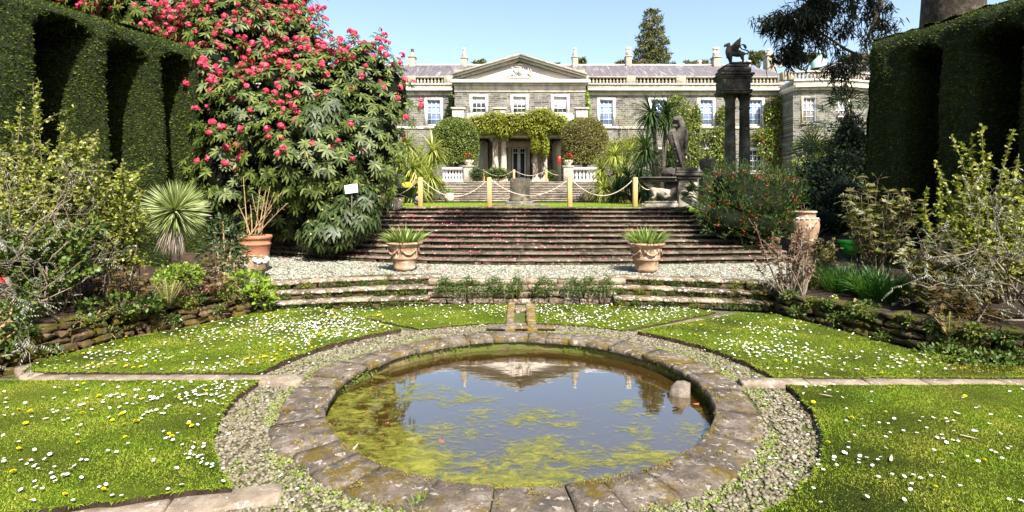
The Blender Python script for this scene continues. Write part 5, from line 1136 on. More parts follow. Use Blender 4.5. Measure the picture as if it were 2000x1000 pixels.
# feathery grey twigged shrubs
def wispy(label, base, reach, seeds):
    t = thing('grey_shrub', label, 'shrub', base); sb, lm = MB(), MB(); Ps, Ds = [], []
    def grow(p, d, L, r, dep):
        p = np.array(p); pts = [p]; 
        for i in range(5): d = unit(d + rng.normal(size=3) * .28 + np.array([0, 0, .06])); p = p + d * L / 5; pts.append(p)
        sb.tube(pts, np.linspace(r, r * .6, 6), 5)
        if dep < 2: 
            for q in range(2): Ps.append(pts[-1 - q * 2]); Ds.append(unit(d + rng.normal(size=3) * .6))
        if dep == 0: return
        for q in range(3): grow(pts[rng.integers(2, 6)], unit(d + rng.normal(size=3) * .7), L * .66, r * .55, dep - 1)
    for s_ in seeds: grow(base, np.array(s_[:3]), s_[3], .014, 3)
    P, D = np.array(Ps), np.array(Ds); k = 11; n = len(P); tt = np.tile(np.linspace(.05, 1, k), n)[:, None]; Dr = np.repeat(D, k, 0); ln = .13
    Q = np.repeat(P, k, 0) + Dr * tt * ln - np.array([0, 0, 1]) * tt ** 2 * .03; side = np.cross(Dr, (0, 0, 1.)); sg = np.where(np.arange(n*k) % 2, 1, -1)[:, None]
    leaves(lm, Q, unit(side * sg + Dr * .9 + (0, 0, -.2)), np.tile([0, 0, 1.], (n*k, 1)) + rdir(n*k) * .4, .042 * (1.2 - tt[:, 0] * .7), .011, .3)
    link('foliage', lm, G['wispy'], t); link('branches', sb, G['palebark'], t); return t
wispy('grey twisted shrub with feathery silver leaves at the far left', bse(-40, 560, 5.5), 1, [(1, -.05, .75, .85), (1, .0, .45, .95), (.7, -.1, 1, .85), (1, -.05, .3, .9), (.9, -.1, .6, .95), (.5, -.1, .9, .9)])
wispy('grey twisted shrub with feathery silver leaves at the far right', bse(2030, 590, 5.6), 1, [(-.8, -.05, .9, .75), (-1, .1, .5, .7), (-.5, -.1, 1, .9), (0, 0, 1, .9), (-1, 0, .15, .6), (-.3, .2, 1, .9)])
# bronze tree peonies: fingered leaves at the shoot tips
def peony(label, base, tips, mat, L=.1, k=12, smat='bark', name='bronze_shrub', rs=.009, lead=5):
    t = thing(name, label, 'shrub', base); sb, lm = MB(), MB(); b = np.array(base)
    for tip in tips:
        tip = np.array(tip); b0 = b + rng.uniform(-.12, .12, 3) * (1, 1, 0); c = curve3(b0, (b0 + tip) / 2 + rng.uniform(-.12, .12, 3) + (0, 0, .05), tip, 8); sb.tube(c, np.linspace(rs, rs * .4, 8), 5)
        for q in range(k):
            o_ = c[-1 - (q % 4)] ; d = rdir(1, .55)[0]; pet = o_ + d * L * .9; sb.tube([o_, o_ + d * L * .5, pet], [.003, .002, .0015], 3, caps=False)
            m_ = lead; a = np.linspace(-1.1, 1.1, m_); sd_ = unit(np.cross(d, (0, 0, 1.)) + rng.normal(size=3) * .1); Dl = np.cos(a)[:, None] * d + np.sin(a)[:, None] * sd_ - (0, 0, .15)
            leaves(lm, np.tile(pet, (m_, 1)), Dl, np.tile(unit(np.cross(sd_, d)), (m_, 1)), L * rng.uniform(.7, 1.15, m_), L * .26, .2, oval=True)
    link('foliage', lm, mat, t); link('stems', sb, G[smat], t); return t
peony('tall bronze leaved shrub in front of the right hedge, right of the green bucket', bse(1700, 600, 7.4), tipsin(1655, 1790, 365, 480, 7.1, 7.7, 26) + [at(1690, 352, 7.3), at(1715, 352, 7.3), at(1650, 395, 7.3), at(1735, 380, 7.3)], G['olivepeony'], .085, 13)
peony('broad olive bronze shrub on top of the dark right retaining wall', bse(1840, 610, 6.2), tipsin(1750, 1950, 475, 580, 5.9, 6.5, 40) + tipsin(1760, 1900, 540, 620, 5.9, 6.2, 14), G['olivepeony'], .08, 14)
peony('low bronze shrub at the front of the right bed near the frame edge', bse(1890, 650, 5.6), tipsin(1820, 1960, 570, 640, 5.4, 5.8, 18), G['peony'], .07, 10)
peony('red brown leaved shrub on the left bed above the retaining wall', bse(245, 600, 6.1), tipsin(205, 300, 515, 570, 5.9, 6.3, 18), G['peony'], .065, 10)
peony('small bronze leaved shrub below the blue yucca', bse(390, 560, 7.0), tipsin(340, 430, 505, 545, 6.8, 7.1, 16), G['peony'], .062, 9)
# bare twiggy shrub right end of the low steps
shooty('twiggy_shrub', 'nearly bare twiggy shrub with red brown leaves at the right end of the low steps', (3.68, 7.25, .2), [at(1475, 435, 7.3), at(1490, 470, 7.2), at(1470, 500, 7.2)] + tipsin(1490, 1600, 430, 540, 7, 7.6, 24), .04, .017, 48, G['redleaf'], G['palebark'], .12, .013, side=4, start=.45, bow=.2)
shooty('leafy_shrub', 'small bronze green bush left of the green bucket', bse(1600, 520, 8.3), tipsin(1578, 1632, 455, 520, 8.1, 8.5, 22), .055, .02, 80, G['olivepeony'], G['tanstem'], .15, .007, side=3, bow=.1)
# long grasses
def grassy(name, label, base, r, n, L, W, mat, droop=.9, lean=.35, cat='plant', seg=5, z=0, zjit=0):
    t = thing(name, label, cat, base); mb = MB(); a = rng.uniform(0, 6.28, n); rr = np.sqrt(rng.uniform(0, 1, n)) * r
    P = np.array(base) + np.stack([rr * np.cos(a), rr * np.sin(a), np.full(n, z)], 1); D = unit(np.stack([np.cos(a) * lean * (rr / r + .3), np.sin(a) * lean * (rr / r + .3), np.ones(n)], 1) + rng.normal(size=(n, 3)) * .14)
    leaves(mb, P, D, unit(np.stack([np.cos(a), np.sin(a), np.full(n, .2)], 1)), rng.uniform(.6, 1.1, n) * L, rng.uniform(.7, 1.2, n) * W, droop, seg); link('blades', mb, mat, t); return t
grassy('long_grass', 'clump of long green grass below the green bucket', bse(1650, 575, 7.5), .27, 420, .48, .013, G['blueleaf'])
grassy('long_grass', 'dark clump of long grass over the edge of the right retaining wall', bse(1725, 600, 6.9), .28, 420, .5, .014, G['blueleaf'], 1.2)
grassy('long_grass', 'thin reddish green grass clump left of the green bucket grass', bse(1580, 560, 7.7), .2, 200, .42, .01, G['olivepeony'], .6)
for x, y, Y, lb in ((430, 520, 7.2, 'grey green spiky clump left of the old stoneware pot'), (285, 590, 6.3, 'short strap leaved clump beside the bark of the left bed')): grassy('spiky_plant', lb, bse(x, y, Y), .12, 90, .22, .012, G['strap'], .7)
grassy('bulb_plant', 'bright green bulb leaves at the far left corner of the bed', bse(50, 600, 5.6), .16, 60, .3, .03, G['shrub_mid'], .8)
# broad bushes in the left bed
bush('leafy_bush', 'light green leafy bush left of the red terracotta pot', 'shrub', bse(435, 520, 7.7), [lob(440, 470, 7.7, 42, 38), lob(425, 500, 7.5, 38, 34), lob(455, 500, 7.5, 30, 30), lob(435, 440, 7.8, 22, 24)], 1500, .07, .022, G['viburnum'], up=.2, stem_m=G['tanstem'])
bush('leafy_bush', 'vivid fresh green mound in the middle of the left bed', 'shrub', bse(350, 560, 6.8), [lob(350, 540, 6.7, 46, 26), lob(320, 555, 6.6, 26, 22)], 1500, .045, .02, G['fresh'], up=.7, stem_m=G['tanstem'])
bush('broad_leaf_plant', 'broad leaved plant spilling over the far end of the left retaining wall', 'plant', bse(500, 560, 7.5), [lob(480, 552, 7.35, 45, 22), lob(515, 570, 7.3, 24, 28)], 420, .085, .05, G['fresh'], up=.6, stem_m=G['tanstem'])
bush('broad_leaf_plant', 'low green and red leaved plants along the middle of the left wall top', 'plant', bse(200, 620, 6.1), [lob(190, 600, 5.95, 40, 20), lob(240, 590, 6.0, 40, 20), lob(290, 592, 6.1, 30, 16)], 500, .06, .032, G['shrub_mid'], up=.5, stem_m=G['tanstem'])
bush('low_plant', 'dark red green ground plant right of the small bronze shrub', 'plant', bse(420, 560, 7.2), [lob(425, 550, 7.0, 40, 16), lob(380, 560, 6.8, 40, 16)], 500, .05, .025, G['redleaf'], up=.5, stem_m=G['tanstem'])
bush('low_plant', 'bright green low plant below the yellow primrose on the right wall', 'plant', bse(1690, 610, 6.5), [lob(1690, 602, 6.3, 32, 16), lob(1660, 610, 6.3, 14, 10)], 600, .035, .022, G['trail'], up=.5, stem_m=G['tanstem'])
bush('low_plant', 'leafy green plants at the foot of the right wall near the frame edge', 'plant', (4.6, 5.15, .0), [lob(1850, 690, 5.25, 60, 16), lob(1930, 700, 4.95, 60, 14)], 520, .05, .022, G['shrub_mid'], up=.6)
bush('leafy_bush', 'green leafy plants hanging at the dark left end of the retaining wall', 'plant', (-4.95, 4.9, .3), [lob(15, 640, 4.95, 30, 55), lob(20, 590, 5.2, 35, 30)], 500, .05, .028, G['shrub_mid'], up=.3, stem_m=G['tanstem'])
bush('moss_mound', 'golden green mossy edge between the right lawn and the kerb', 'plant', (4.6, 4.8, .02), [(4.35, 4.88, .02, .5, .12, .035), (4.95, 4.76, .02, .5, .1, .04)], 2600, .022, .01, leafm('golden_moss', [(.2, .17, .02), (.3, .24, .03), (.14, .17, .02)], .7, .2), up=.9, stems=0)
o = bpy.data.objects['moss_mound']; o['kind'] = 'stuff'
# ferns
def fern(label, base, n, L, mat='fern'):
    t = thing('fern', label, 'fern', base); mb = MB(); sb = MB()
    for i in range(n):
        a = rng.uniform(0, 6.28); d = np.array([math.cos(a), math.sin(a), rng.uniform(1.2, 2.4)]); l = L * rng.uniform(.7, 1.1); c = curve3(base, np.array(base) + unit(d) * l * .6, np.array(base) + np.array([math.cos(a) * .45, math.sin(a) * .45, .8]) * l, 16); sb.tube(c, .003, 3, caps=False)
        T_ = unit(np.gradient(c, axis=0)); S_ = unit(np.cross(T_, (0, 0, 1.)))
        for s_ in (-1, 1): leaves(mb, c[2:], S_[2:] * s_ + T_[2:] * .3, np.tile([0, 0, 1.], (14, 1)) + T_[2:] * -.5, l * .16 * np.linspace(1, .2, 14), l * .035, .1)
    link('fronds', mb, G[mat], t); link('stems', sb, G['tanstem'], t)
fern('upright fern growing over the left retaining wall', bse(330, 620, 6.35), 46, .36)
fern('small fern rooted low in the left retaining wall', (-4.22, 6.28, .03), 12, .2)
fern('pale fern hanging on the right retaining wall near the frame edge', (4.28, 5.35, .2), 16, .28)
# blue yucca with a ball of stiff leaves
p = np.array(at(342, 412, 7.6)); t = thing('blue_yucca', 'spiky ball shaped blue green yucca standing in the left bed', 'plant', (p[0], 7.6, .45)); n = 900; v = rdir(n, .12); mb = MB()
leaves(mb, p + v * .05, v, unit(rdir(n) + (0, -.5, .6)), rng.uniform(.37, .43, n), .017, .12, 2); link('leaves', mb, G['yucca'], t)
n = 420; v = unit(np.stack([rng.normal(size=n) * .17, rng.normal(size=n) * .17 - .2, -np.ones(n)], 1)); mb = MB(); leaves(mb, p + (0, 0, -.05) + v * .06, v, rdir(n), rng.uniform(.3, .5, n), .014, .1); link('dead_skirt', mb, G['deadleaf'], t)
mb = MB(); mb.tube([(p[0], p[1], .4), (p[0] + .01, p[1], p[2])], [.07, .05], 8); link('trunk', mb, G['bark'], t)
# red flowered fine leaved bush (right of the stairs)
GL = [lob(1460, 400, 11.2, 90, 62), lob(1420, 430, 10.9, 55, 36), lob(1520, 385, 11.3, 48, 48), lob(1440, 365, 11.3, 60, 36), lob(1480, 440, 10.9, 70, 30)]
t = thing('red_flowering_bush', 'fine leaved green bush dotted with red flowers at the right of the stairs', 'shrub', (4.7, 11.1, .7)); mb = MB(); P, N = hull_pts(GL, 1700, .65); k = 12; n = len(P)
d0 = unit(N * .7 + rdir(n, .8) * .8 + (.0, 0, .3)); tt = np.tile(np.linspace(0, 1, k), n)[:, None]; Q = np.repeat(P, k, 0) + np.repeat(d0, k, 0) * tt * .3; leaves(mb, Q, unit(np.repeat(d0, k, 0) + rdir(n*k) * .6), rdir(n*k), .07, .012, 0); core(mb, GL, .78, 1); link('foliage', mb, [G['grevillea'], G['dark_core']], t)
mb = MB(); s = rng.choice(n, 230, replace=False); k = 6; leaves(mb, np.repeat(P[s] + d0[s] * .1, k, 0), rdir(230*k), rdir(230*k), .03, .02, 0); o = link('blossom', mb, G['redflower'], t); o['kind'] = 'stuff'
# palm-like dark plants behind it
def fanpalm(label, base, h, n, L, mat, name='fan_palm'):
    t = thing(name, label, 'palm', base); top = np.array(base) + (0, 0, h); mb = MB(); mb.tube([base, top], [.12, .09], 8); link('trunk', mb, G['bark'], t); mb = MB()
    for i in range(n):
        d = rdir(1, .35)[0]; c = top + d * L * .55; mb.tube([top, c], [.012, .008], 4, caps=False); k = 16; a = np.linspace(-1.5, 1.5, k); sd_ = unit(np.cross(d, (0, 0, 1.)) + 1e-3); Dl = np.cos(a)[:, None] * d + np.sin(a)[:, None] * sd_
        leaves(mb, np.tile(c, (k, 1)), Dl, np.tile(unit(np.cross(sd_, d)), (k, 1)), L * .5, .035, .25)
    link('fronds', mb, mat, t)
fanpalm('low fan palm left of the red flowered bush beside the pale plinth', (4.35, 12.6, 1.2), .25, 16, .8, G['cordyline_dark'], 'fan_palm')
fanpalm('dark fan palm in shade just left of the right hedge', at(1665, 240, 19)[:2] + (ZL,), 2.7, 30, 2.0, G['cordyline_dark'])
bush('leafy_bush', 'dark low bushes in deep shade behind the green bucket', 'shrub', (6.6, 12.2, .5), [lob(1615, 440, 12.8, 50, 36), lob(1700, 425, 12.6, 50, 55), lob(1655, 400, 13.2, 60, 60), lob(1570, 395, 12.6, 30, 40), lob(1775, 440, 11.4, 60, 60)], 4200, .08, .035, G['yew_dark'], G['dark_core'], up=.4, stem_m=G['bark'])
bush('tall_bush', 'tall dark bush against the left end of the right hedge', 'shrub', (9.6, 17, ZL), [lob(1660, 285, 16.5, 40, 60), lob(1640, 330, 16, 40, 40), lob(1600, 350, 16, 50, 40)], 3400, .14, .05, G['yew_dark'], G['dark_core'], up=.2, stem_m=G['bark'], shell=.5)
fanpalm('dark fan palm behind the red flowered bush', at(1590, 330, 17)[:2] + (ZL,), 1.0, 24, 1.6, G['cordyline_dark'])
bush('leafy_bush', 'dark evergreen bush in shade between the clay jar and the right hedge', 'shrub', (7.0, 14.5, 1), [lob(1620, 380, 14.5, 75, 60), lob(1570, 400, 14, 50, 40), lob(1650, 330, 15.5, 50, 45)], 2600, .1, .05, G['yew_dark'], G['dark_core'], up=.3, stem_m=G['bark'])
shooty('leafy_shrub', 'airy tall shrub in front of the curved end bay of the house', at(1600, 330, 22)[:2] + (ZL,), tipsin(1565, 1680, 235, 330, 21, 23, 34), .12, .05, 26, G['camellia'], G['bark'], .5, .03, side=5, bow=.5)
# ================================================================= CORDYLINES
def cordy(label, base, heads, L, W, mat, n=150, name='cordyline_palm', group=None, droop=.9, skirt=True):
    t = thing(name, label, 'palm', base, group=group); tb = MB(); b = np.array(base, float)
    for h in heads:
        h = np.array(h, float); m_ = (b + h) / 2 + (0, 0, .15); tb.tube(curve3(b + rng.uniform(-.1, .1, 3) * (1, 1, 0), m_, h, 6), np.linspace(.12, .07, 6), 7)
    link('trunk', tb, G['bark'], t); mb = MB()
    for h in heads:
        v = rdir(n, .25); v[:, 2] *= .9; leaves(mb, np.array(h) + v * .05, v, unit(np.cross(v, np.cross((0, 0, 1.), v)) + 1e-4), rng.uniform(.75, 1.1, n) * L, W, droop, 4)
    link('leaves', mb, mat, t); return t
cb = lambda x, Y: (at(x, 0, Y)[0], Y, ZL)
cordy('tall sunlit cordyline palm at the left beside the clipped bay drum', cb(830, 26), [at(845, 295, 26), at(820, 320, 26), at(838, 345, 25.5)], 1.25, .055, G['cordyline'], 210)
cordy('bushy sunlit cordyline palm behind the wheelbarrow', cb(795, 24), [at(795, 285, 24), at(780, 320, 24), at(805, 330, 23.5), at(815, 365, 23.5)], 1.1, .05, G['cordyline'], 190)
cordy('light green cordyline palm right of the distant stairs', cb(1200, 26), [at(1200, 305, 26), at(1175, 335, 26), at(1215, 340, 25), at(1230, 300, 26.5), at(1180, 370, 25)], 1.05, .05, G['cordyline'], 200)
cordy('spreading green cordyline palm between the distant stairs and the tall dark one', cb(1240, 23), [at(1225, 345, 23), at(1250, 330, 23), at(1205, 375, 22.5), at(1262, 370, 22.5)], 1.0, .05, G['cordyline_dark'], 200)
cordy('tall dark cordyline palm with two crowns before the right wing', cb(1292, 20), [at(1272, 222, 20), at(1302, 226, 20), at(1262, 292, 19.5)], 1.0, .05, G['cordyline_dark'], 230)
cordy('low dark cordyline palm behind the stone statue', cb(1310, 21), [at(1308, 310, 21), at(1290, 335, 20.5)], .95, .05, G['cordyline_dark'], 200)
# ================================================================= BAY DRUMS, WISTERIA, CLIMBERS
for x, mt, cm, lb in ((889.5, 'bay', 'dark_core', 'big clipped bay drum with domed top left of the portico'), (1141, 'bay_brown', 'brown_core', 'big clipped bay drum with brown scorched leaves right of the portico')):
    Y = 33; X = at(x, 0, Y)[0]; r = 44 * Y / F_; z1, z0 = zpx(232, Y), zpx(321, Y); t = thing('clipped_bay', lb, 'topiary', (X, Y, FZ)); n = 15000
    a = rng.uniform(0, 6.28, n); zz = rng.uniform(z0, z1, n); h = (zz - z0) / (z1 - z0); rr = r * np.where(h > .55, np.sqrt(np.clip(1 - ((h - .55) / .46) ** 2, 0, 1)) ** .8, .93 + .07 * np.sin(h / .55 * 1.57)); k = n // 5; q = rng.uniform(0, 1, k)
    rr[:k] = r * .97 * np.sqrt(q); hd = .55 + .45 * np.sqrt(np.clip(1 - q ** 1.25, 0, 1)); zz[:k] = z0 + hd * (z1 - z0); rr *= 1 + .03 * np.sin(a * 5 + zz * 3) + rng.normal(size=n) * .012
    P = np.stack([X + rr*np.cos(a), Y + rr*np.sin(a), zz], 1); N = unit(np.stack([np.cos(a), np.sin(a), np.where(h > .55, (h - .5) * 2.5, .0)], 1)); mb = MB(); leaves(mb, P, unit(N + rdir(n, .2)), unit(N + rdir(n) * .6 + (0, 0, .4)), rng.uniform(.07, .13, n), .05, .1)
    mb.lathe([(.01, z0 + .05), (r * .8, z0 + .05), (r * .9, z0 + .6), (r * .93, z0 + (z1-z0) * .55), (r * .75, z0 + (z1-z0) * .82), (r*.3, z1 - .12), (.01, z1 - .1)], 20, (X, Y, 0), 1)
    link('crown', mb, [G[mt], G[cm]], t); mb = MB(); mb.tube([(X, Y, FZ), (X + .05, Y, z0 + .2)], [.2, .15], 10); link('trunk', mb, G['palebark'], t)
WL = [lob(x, y, 36.4, rx, ry, .75) for x, y, rx, ry in ((935, 240, 24, 15), (965, 236, 30, 19), (1000, 240, 30, 20), (1030, 238, 30, 22), (1058, 228, 28, 17), (1085, 240, 26, 20), (1050, 255, 26, 18), (985, 255, 26, 13), (950, 252, 22, 10), (1100, 252, 14, 14), (1045, 280, 8, 20), (1064, 285, 6, 25))]
t = thing('wisteria', 'golden green wisteria draped over the portico with twisted stems', 'climber', (at(1055, 0, 36.2)[0], 36.2, 2.72)); mb = MB(); P, N = hull_pts(WL, 15000, .75); n = len(P)
leaves(mb, P, unit(N + rdir(n, -.1)), unit(N + rdir(n) * .7 + (0, 0, .3)), rng.uniform(.1, .22, n), rng.uniform(.04, .09, n), .3); core(mb, WL, .7, 1); link('foliage', mb, [G['vine'], G['brown_core']], t)
mb = MB()
for x0, x1, ya, yb, tw in ((1060, 1052, 345, 262, 5), (1066, 1060, 345, 268, 4), (1044, 1040, 345, 262, 4), (965, 968, 345, 262, 3), (1068, 1045, 340, 275, 3), (955, 972, 345, 258, 2), (1040, 1030, 300, 255, 1)):
    c = []
    for i in range(16): u = i / 15; x = x0 + (x1 - x0) * u + 3.2 * math.sin(u * tw * 3.1); c.append(np.array(at(x, ya + (yb - ya) * u, 36.75)) + (0, .0 + .12 * math.cos(u * tw * 3.1), 0))
    mb.tube(c, np.linspace(.06, .035, 16), 6)
link('stems', mb, G['palebark'], t)
def climber(label, patches, n, base, flower=0, L=.19, mat='camellia', y=41.7, Yf=42):
    t = thing('climbing_plant', label, 'climber', base); lobes = [lob(x, yy, y - .15, rx, ry, .38) for x, yy, rx, ry in patches]; mb = MB(); P, N = hull_pts(lobes, n, .55); n = len(P)
    keep = np.sin(P[:, 0] * 3 + P[:, 2] * 2) + np.sin(P[:, 2] * 4.3 - P[:, 0] * 1.7) + rng.normal(size=n) * .8 > -1.1; P, N = P[keep], N[keep]; n = len(P)
    leaves(mb, P, unit(N * .5 + rdir(n)), unit(rdir(n) + (0, -1, .6)), rng.uniform(.6, 1.3, n) * L, rng.uniform(.6, 1.2, n) * L * .5, .2); link('foliage', mb, G[mat], t)
    mb = MB()
    for l in lobes: e = np.array(l[:3]) + (0, .2, 0); mb.tube([(base[0] + rng.uniform(-.2, .2), y, base[2]), ((base[0] + e[0]) / 2, y, (base[2] + e[2]) / 2), e], [.06, .045, .02], 6)
    link('stems', mb, G['palebark'], t)
    if flower: s = rng.choice(n, flower); mb = MB(); leaves(mb, np.repeat(P[s] - (0, .08, 0), 4, 0), rdir(flower*4), rdir(flower*4), .1, .08, 0); link('blossom', mb, G['climber_flower'], t)
hb = lambda x: (at(x, 0, 41.7)[0], 41.7, FZ)
climber('dense glossy climber on the wall right of the dark cordyline palm', [(1330, 215, 22, 28), (1345, 250, 24, 30), (1330, 290, 30, 30), (1360, 235, 9, 35), (1352, 300, 24, 30), (1320, 195, 12, 10)], 9000, hb(1340))
climber('thin red flecked climber between two windows of the right wing', [(1412, 230, 10, 24), (1408, 265, 16, 28), (1398, 300, 22, 24), (1372, 262, 20, 12), (1420, 310, 12, 22)], 5200, hb(1408), 14)
climber('leafy climber with red flowers where the wing meets the curved bay', [(1506, 215, 16, 26), (1530, 210, 20, 30), (1520, 260, 30, 34), (1500, 280, 24, 34), (1530, 310, 32, 34), (1548, 190, 8, 22), (1480, 262, 14, 12)], 10500, hb(1515), 30)
climber('low climber beside the lower window of the curved bay', [(1590, 345, 30, 16), (1560, 300, 14, 30)], 900, (at(1580, 0, 39)[0], 39.0, FZ), 0, y=39.2)
climber('narrow dark green climber in the corner left of the pediment block', [(882, 205, 5, 26), (877, 222, 6, 12)], 900, hb(880), mat='shrub_mid')
climber('narrow green climber in the corner right of the pediment block', [(1145, 195, 4, 18), (1147, 214, 4, 18)], 700, hb(1146), mat='fresh')
climber('sparse vine on the wall between the two right wing windows', [(1213, 225, 10, 16), (1230, 245, 20, 8)], 160, hb(1220), mat='shrub_lime', L=.12)
bush('leafy_bush', 'fresh yellow green bamboo like bush behind the right cordyline palms', 'shrub', (at(1215, 0, 34)[0], 34, FZ), [lob(1205, 300, 34, 40, 30), lob(1240, 290, 34, 34, 28)], 3200, .2, .04, G['shrub_lime'], G['brown_core'], up=.5, stem_m=G['tanstem'])
bush('leafy_bush', 'small round green bush before the left columns of the portico', 'shrub', (at(972, 0, 32)[0], 32, FZ), [lob(972, 340, 32, 27, 13)], 2200, .1, .03, G['shrub_mid'], G['dark_core'], up=.6, stem_m=G['tanstem'])
bush('leafy_bush', 'grey green bush at the top left of the distant stairs', 'shrub', (at(932, 0, 31)[0], 31, FZ), [lob(932, 339, 31, 16, 12)], 1200, .12, .03, G['viburnum'], G['dark_core'], up=.6, stem_m=G['tanstem'])
bush('leafy_bush', 'small dark bush right of the portico columns', 'shrub', (at(1077, 0, 33)[0], 33, FZ), [lob(1077, 342, 33, 10, 10)], 700, .1, .03, G['shrub_mid'], G['dark_core'], up=.6, stem_m=G['tanstem'])
bush('leafy_bush', 'undergrowth left of the distant stairs below the cordyline palms', 'shrub', (at(850, 0, 28)[0], 28, ZL), [lob(855, 375, 28, 16, 14), lob(845, 360, 28.5, 18, 14)], 700, .15, .04, G['shrub_mid'], up=.6, stem_m=G['tanstem'])
# ================================================================= TREES
def cluster_tree(name, label, base, top, clusters, n, L, W, mat, bark, r0, cat='tree', droop=.2, up=.2, limbs=True, limb_from=.3):
    t = thing(name, label, cat, base); tb = MB(); b, tp = np.array(base, float), np.array(top, float); c = curve3(b, (b + tp)/2 + rng.uniform(-.2, .2, 3), tp, 10); tb.tube(c, np.linspace(r0, r0 * .2, 10), 9)
    for cl_ in clusters:
        e = np.array(cl_[:3]); 
        if limbs: i = int(np.clip(np.argmin(np.abs(c[:, 2] - (e[2] - .15 * np.linalg.norm(e[:2] - b[:2])))), 1, 9)); s0 = c[i]; tb.tube(curve3(s0, (s0 + e)/2 + (0, 0, .1), e, 5), np.linspace(r0 * .22, r0 * .05, 5), 5)
    link('trunk', tb, bark, t); mb = MB(); A = np.array([cl_[3] * cl_[5] for cl_ in clusters]); 
    for cl_, k in zip(clusters, (A / A.sum() * n).astype(int) + 3):
        v = rdir(k) * rng.uniform(.15, 1, (k, 1)) ** .7; P = np.array(cl_[:3]) + v * np.array(cl_[3:6]); leaves(mb, P, unit(rdir(k, up)), rdir(k, .5), rng.uniform(.6, 1.3, k) * L, rng.uniform(.6, 1.2, k) * W, droop)
    link('crown', mb, mat, t); return t
# tall layered conifer behind the roof
Y = 75; cl = []; 
for i in range(16):
    yy = 22 + i * 7.0; half = 15 + (yy - 22) * .24 + 6 * math.sin(i * 1.9)
    m_ = 3 + i // 2
    for j in range(m_):
        x = 1274 + half * (2 * (j + .5) / m_ - 1) + rng.uniform(-3, 3); cl.append(lob(x, yy + rng.uniform(-3, 3) + abs(x - 1274) * .12, Y + rng.uniform(-2.5, 2.5), rng.uniform(4, 8), rng.uniform(1.1, 2.0)))
cluster_tree('tall_conifer', 'tall layered conifer rising behind the slate roof', (at(1274, 0, Y)[0], Y, 0), at(1270, 16, Y), cl, 4600, .6, .15, G['conifer'], G['bark'], .55, up=-.1, droop=.1)
for x, yt, hw_, lb in ((1130, 113, 10, 'small dark tree top right of the pediment chimney'), (933, 118, 12, 'low dark tree top behind the roof left of the pediment'), (1092, 122, 6, 'tiny tree top just right of the pediment slope'), (1365, 117, 22, 'flat dark tree top between the two right chimneys'), (1482, 102, 16, 'feathery dark conifer top right of the winged statue'),
                     (1215, 118, 14, 'dark bushy tree top at the foot of the tall conifer, left side'), (1255, 116, 24, 'broad dark tree mass at the foot of the tall conifer'), (1565, 104, 40, 'brownish budding trees behind the roof near the curved bay'), (1690, 105, 45, 'dark trees behind the far right end of the house')):
    Y = 72; cls = [lob(x + rng.uniform(-hw_, hw_), yt + rng.uniform(2, 20), Y + rng.uniform(-2, 2), rng.uniform(3, 6) + hw_ * .1, rng.uniform(1.8, 3.6)) for _ in range(int(6 + hw_ * .8))]
    cluster_tree('background_tree', lb, (at(x, 0, Y)[0], Y, 0), at(x, yt, Y), cls, int(700 + hw_ * 75), .5, .14, G['conifer'] if 'budding' not in lb else G['brown_core'], G['bark'], .3, droop=.1, up=-.1)
# eucalyptus: huge trunk behind the right hedge, drooping branch tips over the view
EB = np.array([12.6, 15.7, 0.5]); t = thing('eucalyptus', 'huge eucalyptus with drooping sickle leaves behind the right hedge', 'tree', tuple(EB)); tb = MB()
tb.tube([EB, EB + (0, 0, 5), EB + (-.1, -.4, 9), EB + (-.3, -1.5, 14)], [1.1, .8, .7, .5], 20);
mb = MB()
def euc_branch(pts, r, ns, nl, dens=1.0, L=.22):
    ns = int(ns * 1.2); nl = int(nl * .92)
    pts = np.array(pts); tb.tube(pts, np.linspace(r, r * .3, len(pts)), 6)
    for i in range(ns):
        u = rng.uniform(.15, 1) * (len(pts) - 1); k_ = min(int(u), len(pts) - 2); p = pts[k_] + (pts[k_+1] - pts[k_]) * (u - k_); d = rdir(1)[0] * (1, 1, .6); q = p + d * rng.uniform(.2, .6) - (0, 0, rng.uniform(.05, .35)); tb.tube([p, (p + q)/2 + (0, 0, .06), q], [.01, .006, .004], 4, caps=False)
        w_ = rng.uniform(.3, 1, nl)[:, None]; B = p + (q - p) * w_ + rng.normal(size=(nl, 3)) * .06; leaves(mb, B, unit(rng.normal(size=(nl, 3)) * .45 + (0, 0, -.55)), rdir(nl), rng.uniform(.7, 1.2, nl) * L, .03, .35, 3)
def br(l, Y): return [at(x, y, Y + dy) for x, y, dy in l]
euc_branch(br([(1780, 150, 2), (1710, 125, .8), (1650, 95, 0), (1600, 62, -.2), (1570, 50, -.3)], 13.5), .05, 28, 15)
euc_branch(br([(1640, -60, 0), (1600, -10, 0), (1560, 20, 0), (1525, 35, 0), (1500, 38, 0)], 13.0), .05, 62, 24)
euc_branch(br([(1600, -30, 0), (1575, 30, .1), (1556, 75, .1), (1548, 108, .2)], 13.2), .04, 48, 24)
euc_branch(br([(1700, -60, .5), (1640, -5, .3), (1610, 20, 0), (1590, 28, 0)], 13.4), .04, 40, 20)
euc_branch(br([(1720, 60, .5), (1690, -20, .4), (1660, 35, .2), (1650, 55, .2)], 13.8), .05, 34, 18)
euc_branch(br([(1700, 110, .5), (1665, 110, .2), (1645, 130, 0), (1650, 170, 0), (1658, 205, .1), (1668, 225, .2)], 13.6), .014, 30, 10)
euc_branch(br([(1720, -20, .4), (1712, 25, .3), (1730, 60, .3)], 14.2), .03, 22, 14)
euc_branch(br([(1740, -40, .3), (1700, 60, .3), (1688, 90, .3)], 13.8), .06, 18, 12)
euc_branch(br([(1690, 120, .3), (1640, 125, .2), (1612, 135, .2)], 13.6), .03, 22, 14)
